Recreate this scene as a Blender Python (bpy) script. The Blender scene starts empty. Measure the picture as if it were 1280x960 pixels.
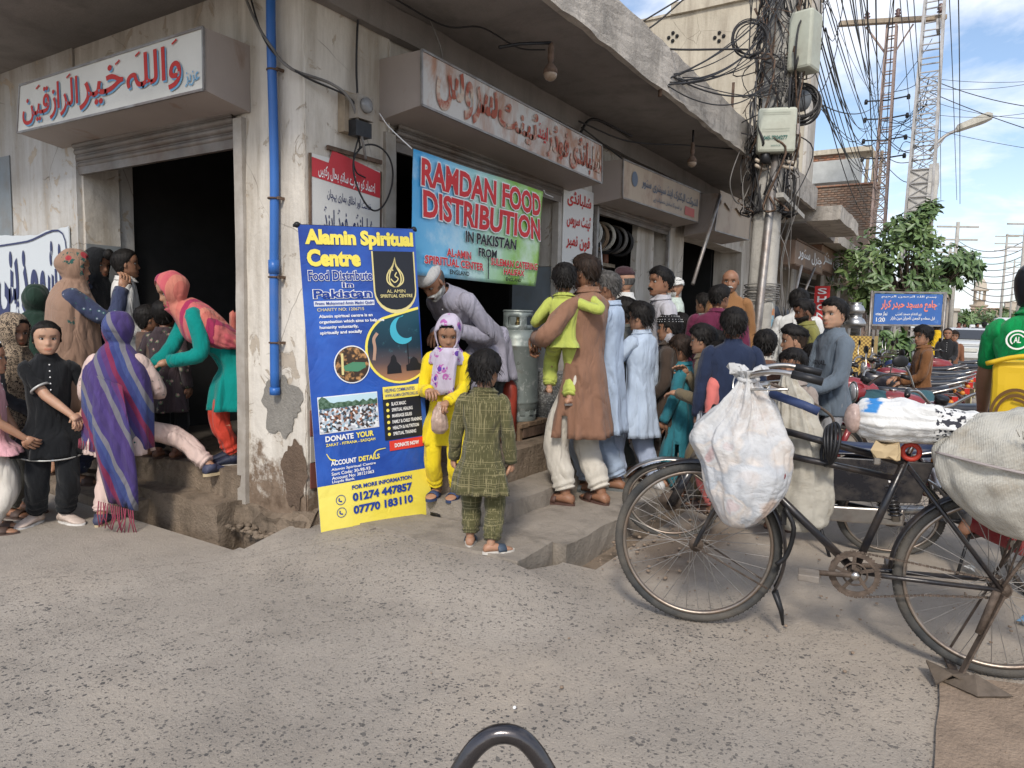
import bpy, bmesh, math, random
import numpy as np
from mathutils import Vector, Matrix, noise as mnoise
R_ = math.radians
rng = random.Random(7)
SC = bpy.context.scene
COL = SC.collection

# ------------------------------------------------------------------ camera (world: X runs along the street, Y towards the shops)
CAM_H = 1.35
YAW, PITCH, ROLL, FPX = .56687763, .0930701, -.0228594, 883.63
_F = np.array([math.cos(YAW)*math.cos(PITCH), math.sin(YAW)*math.cos(PITCH), -math.sin(PITCH)])
_r = np.array([math.sin(YAW), -math.cos(YAW), 0.])
_d = np.cross(_F, _r)
_c, _s = math.cos(ROLL), math.sin(ROLL)
_M = np.array([_c*_r+_s*_d, -_s*_r+_c*_d, _F])
cam = bpy.data.cameras.new('camera'); camo = bpy.data.objects.new('camera', cam); COL.objects.link(camo)
cam.sensor_width = 36; cam.lens = 36*FPX/1280; cam.clip_end = 6000; cam.clip_start = .05
camo.matrix_world = Matrix([[_M[0][i], -_M[1][i], -_M[2][i], (0, 0, CAM_H)[i]] for i in range(3)]+[[0, 0, 0, 1]])
SC.camera = camo

def ray(x, y): return _M.T@np.array([(x-640)/FPX, (y-480)/FPX, 1.])
def onz(x, y, z=0):
    d = ray(x, y); return np.array([0, 0, CAM_H])+d*(z-CAM_H)/d[2]
def onx(x, y, X):
    d = ray(x, y); return np.array([0, 0, CAM_H])+d*X/d[0]
def ony(x, y, Y):
    d = ray(x, y); return np.array([0, 0, CAM_H])+d*Y/d[1]

# ------------------------------------------------------------------ world and sun
SUN_EL, SUN_AZ = 42, 205          # azimuth: direction the light comes from, degrees from +X
W = bpy.data.worlds.new('World'); SC.world = W; W.use_nodes = True
nt = W.node_tree; nt.nodes.clear()
def wn(t, **k):
    n = nt.nodes.new(t)
    for a, b in k.items(): setattr(n, a, b)
    return n
sky = wn('ShaderNodeTexSky', sky_type='NISHITA', sun_disc=False, sun_elevation=R_(SUN_EL), sun_rotation=R_(90-SUN_AZ), air_density=1.0, dust_density=1.2, ozone_density=1.6)
tc = wn('ShaderNodeTexCoord'); sep = wn('ShaderNodeSeparateXYZ'); nt.links.new(tc.outputs['Generated'], sep.inputs[0])
zc = wn('ShaderNodeMath', operation='MAXIMUM'); nt.links.new(sep.outputs[2], zc.inputs[0]); zc.inputs[1].default_value = .0
za = wn('ShaderNodeMath', operation='ADD'); nt.links.new(zc.outputs[0], za.inputs[0]); za.inputs[1].default_value = .22
dx = wn('ShaderNodeMath', operation='DIVIDE'); dy = wn('ShaderNodeMath', operation='DIVIDE')
nt.links.new(sep.outputs[0], dx.inputs[0]); nt.links.new(za.outputs[0], dx.inputs[1])
nt.links.new(sep.outputs[1], dy.inputs[0]); nt.links.new(za.outputs[0], dy.inputs[1])
cb = wn('ShaderNodeCombineXYZ'); nt.links.new(dx.outputs[0], cb.inputs[0]); nt.links.new(dy.outputs[0], cb.inputs[1]); cb.inputs[2].default_value = 3.7
n1 = wn('ShaderNodeTexNoise'); n1.inputs['Scale'].default_value = 2.6; n1.inputs['Detail'].default_value = 9; n1.inputs['Roughness'].default_value = .56; n1.inputs['Distortion'].default_value = .25
nt.links.new(cb.outputs[0], n1.inputs['Vector'])
cr = wn('ShaderNodeValToRGB'); cr.color_ramp.elements[0].position = .41; cr.color_ramp.elements[1].position = .63
nt.links.new(n1.outputs['Fac'], cr.inputs[0])
hz = wn('ShaderNodeMapRange'); nt.links.new(sep.outputs[2], hz.inputs[0]); hz.inputs[1].default_value = 0; hz.inputs[2].default_value = .25; hz.inputs[3].default_value = .42; hz.inputs[4].default_value = 0
mx = wn('ShaderNodeMath', operation='MAXIMUM'); nt.links.new(cr.outputs[0], mx.inputs[0]); nt.links.new(hz.outputs[0], mx.inputs[1])
cm = wn('ShaderNodeMath', operation='MULTIPLY'); nt.links.new(mx.outputs[0], cm.inputs[0]); cm.inputs[1].default_value = .9
mix = wn('ShaderNodeMix', data_type='RGBA'); pal = wn('ShaderNodeMix', data_type='RGBA'); pal.inputs[0].default_value = .05; nt.links.new(sky.outputs[0], pal.inputs[6]); pal.inputs[7].default_value = (5.5, 6.0, 6.8, 1)
nt.links.new(cm.outputs[0], mix.inputs[0]); nt.links.new(pal.outputs[2], mix.inputs[6])
mix.inputs[7].default_value = (6.1, 6.3, 6.8, 1)
bg = wn('ShaderNodeBackground'); nt.links.new(mix.outputs[2], bg.inputs[0]); bg.inputs[1].default_value = .105
wo = wn('ShaderNodeOutputWorld'); nt.links.new(bg.outputs[0], wo.inputs[0])
sl = bpy.data.lights.new('sun', 'SUN'); sl.energy = 1.5; sl.angle = R_(10); sl.color = (1, .93, .83)
so = bpy.data.objects.new('sun', sl); COL.objects.link(so)
sd = Vector((math.cos(R_(SUN_AZ))*math.cos(R_(SUN_EL)), math.sin(R_(SUN_AZ))*math.cos(R_(SUN_EL)), math.sin(R_(SUN_EL))))
so.rotation_euler = sd.to_track_quat('Z', 'Y').to_euler()
SC.view_settings.view_transform = 'Standard'; SC.view_settings.look = 'None'; SC.view_settings.gamma = 1
SC.view_settings.exposure = .90

# ------------------------------------------------------------------ helpers: objects
def tag(o, label=None, cat=None, group=None, kind=None):
    if label: o['label'] = label
    if cat: o['category'] = cat
    if group: o['group'] = group
    if kind: o['kind'] = kind
    return o
def thing(name, label, cat, loc=(0, 0, 0), rz=0, group=None, sc=1):
    o = bpy.data.objects.new(name, None); COL.objects.link(o); o.empty_display_size = .1
    o.location = [float(v) for v in loc]; o.rotation_euler = (0, 0, rz); o.scale = (sc, sc, sc)
    return tag(o, label, cat, group)
def copy_tree(o, parent=None):
    c = o.copy(); COL.objects.link(c); c.parent = parent
    for ch in o.children: copy_tree(ch, c)
    return c
V = lambda *a: np.array(a, float)
def nrm(v):
    v = np.asarray(v, float); l = np.linalg.norm(v); return v/l if l > 1e-9 else v
def nz(p, s=1., seed=0): return mnoise.noise(Vector((p[0]*s+seed*7.3, p[1]*s-seed*3.1, p[2]*s+seed*1.7)))
def smooth_path(pts, per=6):
    P = [np.asarray(p, float) for p in pts]
    if len(P) < 3: return P
    Q = [2*P[0]-P[1]]+P+[2*P[-1]-P[-2]]; out = []
    for i in range(1, len(Q)-2):
        a, b, c, d = Q[i-1], Q[i], Q[i+1], Q[i+2]
        for k in range(per):
            t = k/per
            out.append(.5*((2*b)+(c-a)*t+(2*a-5*b+4*c-d)*t*t+(3*b-a-3*c+d)*t**3))
    out.append(P[-1]); return out
class MB:
    def __init__(s): s.v = []; s.f = []; s.m = []; s.sm = []; s.c = None
    def add(s, verts, faces, m=0, smooth=False):
        o = len(s.v); s.v.extend([tuple(map(float, p)) for p in verts])
        for f in faces: s.f.append([i+o for i in f]); s.m.append(m); s.sm.append(smooth)
        return o
    def box(s, lo, hi, m=0, R=None, c=None):
        x0, y0, z0 = lo; x1, y1, z1 = hi
        v = [(x0, y0, z0), (x1, y0, z0), (x1, y1, z0), (x0, y1, z0), (x0, y0, z1), (x1, y0, z1), (x1, y1, z1), (x0, y1, z1)]
        if R is not None:
            c = V(*c) if c is not None else V(0, 0, 0); v = [c+R@V(*p) for p in v]
        s.add(v, [(0, 3, 2, 1), (4, 5, 6, 7), (0, 1, 5, 4), (1, 2, 6, 5), (2, 3, 7, 6), (3, 0, 4, 7)], m); return s
    def rbox(s, lo, hi, res=.15, amp=.01, m=0, seed=0, sharp=3.):     # a box cut into a grid, its surface and edges uneven
        lo = V(*lo); hi = V(*hi); d = hi-lo; n = [max(1, min(60, int(round(k/res)))) for k in d]
        idx = {}; vs = []; fs = []
        def vid(i, j, k):
            if (i, j, k) not in idx:
                p = lo+d*V(i/n[0], j/n[1], k/n[2]); e = sum(1 for a, b in ((i, n[0]), (j, n[1]), (k, n[2])) if a in (0, b))
                a = amp*(1 if e == 1 else 1.6)
                q = p+V(nz(p, sharp, seed+1), nz(p, sharp, seed+2), nz(p, sharp, seed+3))*a+V(nz(p, sharp*4, seed+4), nz(p, sharp*4, seed+5), nz(p, sharp*4, seed+6))*a*.5
                idx[(i, j, k)] = len(vs); vs.append(q)
            return idx[(i, j, k)]
        for k, kk in ((0, 0), (n[2], 1)):
            for i in range(n[0]):
                for j in range(n[1]):
                    q = [vid(i, j, k), vid(i+1, j, k), vid(i+1, j+1, k), vid(i, j+1, k)]; fs.append(q if kk else q[::-1])
        for j, jj in ((0, 1), (n[1], 0)):
            for i in range(n[0]):
                for k in range(n[2]):
                    q = [vid(i, j, k), vid(i+1, j, k), vid(i+1, j, k+1), vid(i, j, k+1)]; fs.append(q if jj else q[::-1])
        for i, ii in ((0, 0), (n[0], 1)):
            for j in range(n[1]):
                for k in range(n[2]):
                    q = [vid(i, j, k), vid(i, j+1, k), vid(i, j+1, k+1), vid(i, j, k+1)]; fs.append(q if ii else q[::-1])
        s.add(vs, fs, m); return s
    def bar(s, a, b, w, t=None, m=0, up=(0, 0, 1)):
        a = V(*a); b = V(*b); t = t or w; d = nrm(b-a); u = V(*up)
        if abs(d@u) > .95: u = V(1, 0, 0)
        x = nrm(np.cross(d, u)); y = np.cross(x, d); L = np.linalg.norm(b-a)
        return s.box((-w/2, -t/2, 0), (w/2, t/2, L), m, np.array([x, y, d]).T, a)
    def loft(s, rings, m=0, smooth=True, cap=True, closed=True):
        n = len(rings[0]); vs = [p for r in rings for p in r]; fs = []
        for i in range(len(rings)-1):
            for j in range(n if closed else n-1):
                k = (j+1) % n; fs.append((i*n+j, i*n+k, (i+1)*n+k, (i+1)*n+j))
        if cap: fs.append(tuple(range(n))[::-1]); fs.append(tuple((len(rings)-1)*n+j for j in range(n)))
        s.add(vs, fs, m, smooth); return s
    def tube(s, path, r, n=8, m=0, cap=True, fold=None, flat=1., up=None):
        P = [V(*p) for p in path]; L = len(P)
        rr = r if hasattr(r, '__len__') else [r]*L
        if len(rr) != L: rr = np.interp(np.linspace(0, 1, L), np.linspace(0, 1, len(rr)), rr)
        T = [nrm(P[min(i+1, L-1)]-P[max(i-1, 0)]) for i in range(L)]
        u = V(*up) if up is not None else (V(0, 0, 1) if abs(T[0][2]) < .9 else V(1, 0, 0))
        x = nrm(u-T[0]*(u@T[0])); rings = []
        for i in range(L):
            x = nrm(x-T[i]*(x@T[i])); y = np.cross(T[i], x); ring = []
            for j in range(n):
                t = 2*math.pi*j/n; q = rr[i]*(1+(fold(i/(L-1), t) if fold else 0))
                ring.append(P[i]+(x*math.cos(t)*flat+y*math.sin(t))*q)
            rings.append(ring)
        s.loft(rings, m, True, cap); return s
    def lathe(s, prof, c=(0, 0, 0), n=24, m=0, axis=(0, 0, 1), cap=True, smooth=True):
        c = V(*c); a = nrm(axis); u = V(0, 0, 1) if abs(a[2]) < .9 else V(1, 0, 0); x = nrm(np.cross(u, a)); y = np.cross(a, x)
        s.loft([[c+a*z+(x*math.cos(2*math.pi*j/n)+y*math.sin(2*math.pi*j/n))*r for j in range(n)] for r, z in prof], m, smooth, cap); return s
    def ell(s, c, r, n=12, k=8, m=0, R=None):
        c = V(*c); rings = []
        for i in range(k+1):
            ph = -math.pi/2+math.pi*i/k
            ring = [V(r[0]*math.cos(ph)*math.cos(2*math.pi*j/n), r[1]*math.cos(ph)*math.sin(2*math.pi*j/n), r[2]*math.sin(ph)) for j in range(n)]
            rings.append([c+(R@p if R is not None else p) for p in ring])
        s.loft(rings, m, True, False); return s
    def torus(s, c, Rr, r, axis=(0, 1, 0), n=48, k=8, m=0, a0=0, a1=2*math.pi, flat=1.):
        c = V(*c); a = nrm(axis); u = V(0, 0, 1) if abs(a[2]) < .9 else V(1, 0, 0); x = nrm(u-a*(a@u)); y = np.cross(a, x)
        full = a1-a0 > 6.28; N = n if full else n+1; rings = []
        for i in range(N):
            t = a0+(a1-a0)*i/n; e = x*math.cos(t)+y*math.sin(t)
            rings.append([c+e*(Rr+r*math.cos(2*math.pi*j/k))+a*r*flat*math.sin(2*math.pi*j/k) for j in range(k)])
        if full: rings.append(rings[0])
        s.loft(rings, m, True, not full); return s
    def prism(s, poly, o, ux, uy, d, m=0):                        # outline poly (2d) in the plane o,ux,uy pushed along d
        o, ux, uy, d = V(*o), V(*ux), V(*uy), V(*d); n = len(poly)
        a = [o+ux*x+uy*y for x, y in poly]; b = [p+d for p in a]
        s.add(a+b, [tuple(range(n))[::-1], tuple(range(n, 2*n))]+[(i, (i+1) % n, n+(i+1) % n, n+i) for i in range(n)], m); return s
    def build(s, name, mats, parent=None, bevel=0, col=None, mods=None):
        me = bpy.data.meshes.new(name); me.from_pydata(s.v, [], s.f)
        for mt in (mats if isinstance(mats, (list, tuple)) else [mats]): me.materials.append(mt)
        me.polygons.foreach_set('material_index', s.m); me.polygons.foreach_set('use_smooth', s.sm)
        if col is not None:
            at = me.attributes.new('Col', 'FLOAT_COLOR', 'POINT'); at.data.foreach_set('color', np.asarray(col, dtype=np.float32).ravel())
        me.update(); o = bpy.data.objects.new(name, me); COL.objects.link(o)
        if parent: o.parent = parent
        if bevel:
            b = o.modifiers.new('bevel', 'BEVEL'); b.width = bevel; b.segments = 2; b.limit_method = 'ANGLE'
        return o
def inst(o, parent, mat=None, M=None):                              # another object sharing o's mesh
    c = o.copy(); COL.objects.link(c); c.parent = parent
    if M is not None: c.matrix_local = M
    return c

# ------------------------------------------------------------------ helpers: materials
MATS = {}
class NG:
    def __init__(s, name):
        s.mat = bpy.data.materials.new(name); s.mat.use_nodes = True; s.t = s.mat.node_tree; s.N = s.t.nodes; s.N.clear()
        s.out = s.N.new('ShaderNodeOutputMaterial'); s.b = s.N.new('ShaderNodeBsdfPrincipled'); s.t.links.new(s.b.outputs[0], s.out.inputs[0])
        s.co = s.N.new('ShaderNodeTexCoord').outputs['Object']
    def set(s, i, v):
        if isinstance(v, bpy.types.NodeSocket): s.t.links.new(v, i)
        elif isinstance(v, (tuple, list)) and len(v) == 3 and i.type == 'RGBA': i.default_value = (*v, 1)
        else: i.default_value = v
    def n(s, t, outp=0, props={}, **ins):
        n = s.N.new(t)
        for a, b in props.items(): setattr(n, a, b)
        for a, b in ins.items():
            key = int(a[1:]) if a[0] == '_' and a[1:].isdigit() else a.replace('_', ' ')
            s.set(n.inputs[key], b)
        return n.outputs[outp]
    def scale(s, v): return s.n('ShaderNodeMapping', props={}, Vector=s.co, Scale=v)
    def noise(s, sc, det=4, ro=.55, vec=None, dist=0.): return s.n('ShaderNodeTexNoise', Vector=vec or s.co, Scale=sc, Detail=det, Roughness=ro, Distortion=dist)
    def ramp(s, f, stops, interp='LINEAR'):
        n = s.N.new('ShaderNodeValToRGB'); s.t.links.new(f, n.inputs[0]); e = n.color_ramp.elements; n.color_ramp.interpolation = interp
        while len(e) < len(stops): e.new(.5)
        for k, (p, c) in enumerate(stops):
            e[k].position = p; e[k].color = (*(c if hasattr(c, '__len__') else (c, c, c)), 1)
        return n.outputs[0]
    def mix(s, f, a, b, blend='MIX'):
        n = s.N.new('ShaderNodeMix'); n.data_type = 'RGBA'; n.blend_type = blend
        s.set(n.inputs[0], f); s.set(n.inputs[6], a); s.set(n.inputs[7], b); return n.outputs[2]
    def math(s, op, a, b=0., c=None):
        n = s.N.new('ShaderNodeMath'); n.operation = op; s.set(n.inputs[0], a); s.set(n.inputs[1], b)
        if c is not None: s.set(n.inputs[2], c)
        return n.outputs[0]
    def fin(s, col, rough=.8, metal=0., bump=None, bs=.3, bd=.01, spec=.4, **kw):
        s.set(s.b.inputs['Base Color'], col); s.set(s.b.inputs['Roughness'], rough); s.set(s.b.inputs['Metallic'], metal); s.b.inputs['Specular IOR Level'].default_value = spec
        if bump is not None: s.set(s.b.inputs['Normal'], s.n('ShaderNodeBump', Height=bump, Strength=bs, Distance=bd))
        for a, b in kw.items(): s.set(s.b.inputs[a.replace('_', ' ')], b)
        return s.mat
def mul(c, k): return tuple(min(1, x*k) for x in c)
def plain(name, col, rough=.8, metal=0., var=.18, vs=6., bump=.15, bsc=40., dirt=0., dcol=(.16, .12, .08), ds=3., spec=.4, trans=0.):
    if name in MATS: return MATS[name]
    g = NG(name); c = g.mix(g.ramp(g.noise(vs, 6), [(.3, 0), (.7, 1)]), mul(col, 1-var), mul(col, 1+var))
    if dirt: c = g.mix(g.math('MULTIPLY', g.ramp(g.noise(ds, 8, .65), [(.5-.25*dirt, 0), (.75, 1)]), min(1, dirt+.2)), c, dcol)
    MATS[name] = g.fin(c, rough, metal, g.noise(bsc, 5), bump, .01, spec); return MATS[name]
def cloth(name, col, pat=None, wr=.5, rough=.9):
    if name in MATS: return MATS[name]
    g = NG(name); c = g.mix(g.ramp(g.noise(3.5, 4), [(.3, 0), (.7, 1)]), mul(col, .86), mul(col, 1.1))
    if pat: c = pat(g, c)
    mpv = g.n('ShaderNodeMapping', Vector=g.co, Scale=(1, 1, .42)); cz = lambda sc, d_: g.math('ABSOLUTE', g.math('SUBTRACT', g.noise(sc, 2, .45, mpv, d_), .5))
    h = g.math('ADD', g.math('ADD', g.math('MULTIPLY', cz(5, .8), 1.6), g.math('MULTIPLY', cz(12, .7), .5)), g.math('MULTIPLY', g.noise(450, 2), .04))
    MATS[name] = g.fin(c, rough, 0., h, wr+.18, .07, .2, Sheen_Weight=.12); return MATS[name]
# ------------------------------------------------------------------ lettering
_rows = {}
def _forms():
    import unicodedata as u
    F = {}
    for cp in list(range(0xFB50, 0xFE00))+list(range(0xFE70, 0xFEFD)):
        d = u.decomposition(chr(cp)).split()
        if len(d) == 2 and d[0] in ('<isolated>', '<initial>', '<medial>', '<final>'):
            F.setdefault(chr(int(d[1], 16)), {})[d[0][1:-1]] = chr(cp)
    return F
FORMS = _forms()
def urdu(txt):                                                       # joins the letters and lays them right to left
    out = []; L = list(txt)
    def joins_next(c): return 'initial' in FORMS.get(c, {})
    def joins_prev(c): return 'final' in FORMS.get(c, {})
    for i, c in enumerate(L):
        if c not in FORMS: out.append(c); continue
        p = i > 0 and joins_next(L[i-1]) and joins_prev(c); n = i < len(L)-1 and joins_next(c) and joins_prev(L[i+1])
        k = 'medial' if p and n else 'final' if p else 'initial' if n else 'isolated'
        out.append(FORMS[c].get(k) or FORMS[c].get('isolated') or c)
    return ''.join(out[::-1])
def glyphs(body, off=0., sp=1., shear=0.):
    key = (body, off, sp, shear)
    if key in _rows: return _rows[key]
    cu = bpy.data.curves.new('lettering', 'FONT'); cu.body = body; cu.resolution_u = 3; cu.offset = off; cu.space_character = sp; cu.shear = shear
    o = bpy.data.objects.new('lettering', cu); me = bpy.data.meshes.new_from_object(o)
    v = np.array([x.co[:] for x in me.vertices]).reshape(-1, 3); f = [list(p.vertices) for p in me.polygons]
    bpy.data.objects.remove(o); bpy.data.curves.remove(cu); bpy.data.meshes.remove(me); _rows[key] = (v, f); return v, f
class Panel:                                                          # a flat printed sheet: metres (u, v) from its lower left corner
    def __init__(s, o, ux, uv, bend=None):
        s.o = V(*o); s.ux = nrm(ux); s.uv = nrm(uv); s.n = np.cross(s.ux, s.uv); s.bend = bend
    def P(s, u, v, lift=0.):
        p = s.o+s.ux*u+s.uv*v+s.n*lift
        return p+s.n*s.bend(u, v) if s.bend else p
    def text(s, body, rect, mat, lift, parent, bold=.0, outline=None, ow=.03, name='lettering', shear=0., slope=0.):
        v0, _ = glyphs(body, bold, 1., shear)
        if len(v0) == 0: return
        lo = v0.min(0); hi = v0.max(0); x0, y0, x1, y1 = rect
        for k, (off, mt) in enumerate(([(bold+ow, outline)] if outline else [])+[(bold, mat)]):
            v, f = glyphs(body, off, 1., shear); b = MB()
            b.add([s.P(x0+(p[0]-lo[0])/(hi[0]-lo[0])*(x1-x0), y0+(p[1]-lo[1])/(hi[1]-lo[1])*(y1-y0)+slope*(p[0]-lo[0])/(hi[0]-lo[0]), lift+(.0015 if (outline and k) else 0)) for p in v], f)
            b.build(name if k or not outline else 'lettering_outline', mt, parent)
    def poly(s, pts, mat, lift, parent, name='printed_shape'):
        b = MB(); b.add([s.P(x, y, lift) for x, y in pts], [tuple(range(len(pts)))]); return b.build(name, mat, parent)
    def rect(s, x0, y0, x1, y1, mat, lift, parent, name='printed_panel', n=1, rag=0.):
        b = MB(); vs = []; fs = []
        for i in range(n+1):
            for j in range(n+1):
                ex = rag*nz((i*.7, j*.7, x0*5), 1.3) if i in (0, n) or j in (0, n) else 0
                vs.append(s.P(x0+(x1-x0)*i/n+ex, y0+(y1-y0)*j/n+ex, lift))
        for i in range(n):
            for j in range(n): fs.append((i*(n+1)+j, (i+1)*(n+1)+j, (i+1)*(n+1)+j+1, i*(n+1)+j+1))
        b.add(vs, fs, 0, n > 1); return b.build(name, mat, parent)
    def ring(s, c, r, w, mat, lift, parent, n=36, name='printed_ring', a0=0, a1=6.2832, sy=1.):
        b = MB(); vs = []; fs = []
        for i in range(n+1):
            t = a0+(a1-a0)*i/n
            vs += [s.P(c[0]+math.cos(t)*(r-w/2), c[1]+math.sin(t)*(r-w/2)*sy, lift), s.P(c[0]+math.cos(t)*(r+w/2), c[1]+math.sin(t)*(r+w/2)*sy, lift)]
        for i in range(n): fs.append((2*i, 2*i+1, 2*i+3, 2*i+2))
        b.add(vs, fs); return b.build(name, mat, parent)
    def disc(s, c, r, mat, lift, parent, n=36, name='printed_disc', sy=1.):
        return s.poly([(c[0]+math.cos(2*math.pi*i/n)*r, c[1]+math.sin(2*math.pi*i/n)*r*sy) for i in range(n)], mat, lift, parent, name)
    def stroke(s, pts, w, mat, lift, parent, name='painted_stroke', per=6):
        P = smooth_path([(x, y, 0) for x, y in pts], per); b = MB(); vs = []; fs = []; L = len(P)
        for i in range(L):
            d = nrm(P[min(i+1, L-1)]-P[max(i-1, 0)]); q = V(-d[1], d[0], 0); t = i/(L-1)
            ww = (w(t) if callable(w) else w)/2
            a, c = P[i]+q*ww, P[i]-q*ww; vs += [s.P(a[0], a[1], lift), s.P(c[0], c[1], lift)]
        for i in range(L-1): fs.append((2*i+1, 2*i, 2*i+2, 2*i+3)[::-1])
        b.add(vs, fs); return b.build(name, mat, parent)

# ------------------------------------------------------------------ materials of the place
def m_concrete(name, col, dark=.45, sc=2.2, patch=.3, bump=.5, mudz=None):
    g = NG(name)
    c = g.mix(g.ramp(g.noise(sc, 9, .62), [(.28, 0), (.72, 1)]), mul(col, .78), mul(col, 1.12))
    c = g.mix(g.math('MULTIPLY', g.ramp(g.noise(sc*1.7, 10, .7, None, .8), [(.52, 0), (.66, 1)]), patch), c, mul(col, dark))
    st = g.noise(1.6, 7, .65, g.n('ShaderNodeMapping', Vector=g.co, Scale=(2.6, 2.6, .35)))
    c = g.mix(g.math('MULTIPLY', g.ramp(st, [(.5, 0), (.7, 1)]), patch*.9), c, mul(col, dark*.8))
    c = g.mix(g.math('MULTIPLY', g.ramp(g.noise(120, 3), [(.62, 0), (.7, 1)]), .35), c, mul(col, .5))
    if mudz:
        z = g.n('ShaderNodeSeparateXYZ', 2, Vector=g.co)
        f = g.math('ADD', g.math('MULTIPLY', g.math('SUBTRACT', mudz[0], z), 1/mudz[1]), g.math('MULTIPLY', g.math('SUBTRACT', g.noise(5, 8, .7), .5), 2.6))
        c = g.mix(g.ramp(f, [(.0, 0), (.35, 1)]), c, g.mix(g.noise(14, 8, .7), mudz[2], mul(mudz[2], 1.9)))
    h = g.math('ADD', g.noise(9, 9, .65), g.math('MULTIPLY', g.noise(70, 4), .35))
    return g.fin(c, .92, 0., h, bump, .025, .25)
def m_plaster(name, col, under=(.36, .31, .25), peel=.5, mud=None, sc=1.6):        # old whitewash that flakes off its plaster
    g = NG(name)
    c = g.mix(g.ramp(g.noise(sc, 8, .6), [(.3, 0), (.7, 1)]), mul(col, .84), mul(col, 1.06))
    st = g.noise(1.3, 8, .68, g.n('ShaderNodeMapping', Vector=g.co, Scale=(3.2, 3.2, .4)))
    c = g.mix(g.math('MULTIPLY', g.ramp(st, [(.43, 0), (.66, 1)]), .7), c, (.27, .225, .17))
    ch = g.noise(sc*2.3, 10, .68, None, 1.3)
    k = .69-.13*peel
    c = g.mix(g.ramp(ch, [(k, 0), (k+.012, 1)]), c, g.mix(g.noise(20, 6), under, mul(under, 1.4)))
    crk = g.n('ShaderNodeTexVoronoi', 0, {'feature': 'DISTANCE_TO_EDGE'}, Vector=g.mix(.12, g.co, g.n('ShaderNodeTexNoise', 1, Vector=g.co, Scale=3.)), Scale=1.7)
    c = g.mix(g.math('MULTIPLY', g.ramp(crk, [(0, 1), (.007, 0)]), g.ramp(g.noise(1.1, 3), [(.5, 0), (.56, .7)])), c, (.1, .08, .06))
    if mud:
        z = g.n('ShaderNodeSeparateXYZ', 2, Vector=g.co)
        f = g.math('ADD', g.math('MULTIPLY', g.math('SUBTRACT', mud[0], z), 1/mud[1]), g.math('MULTIPLY', g.math('SUBTRACT', g.noise(4, 9, .72), .5), 2.8))
        c = g.mix(g.ramp(f, [(.0, 0), (.3, 1)]), c, g.mix(g.ramp(g.noise(11, 8, .7), [(.3, 0), (.7, 1)]), (.11, .075, .05), (.27, .2, .145)))
    h = g.math('ADD', g.math('MULTIPLY', g.ramp(ch, [(k, 1), (k+.02, 0)]), .5), g.noise(14, 8, .6))
    return g.fin(c, .88, 0., h, .45, .02, .3)
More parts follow.
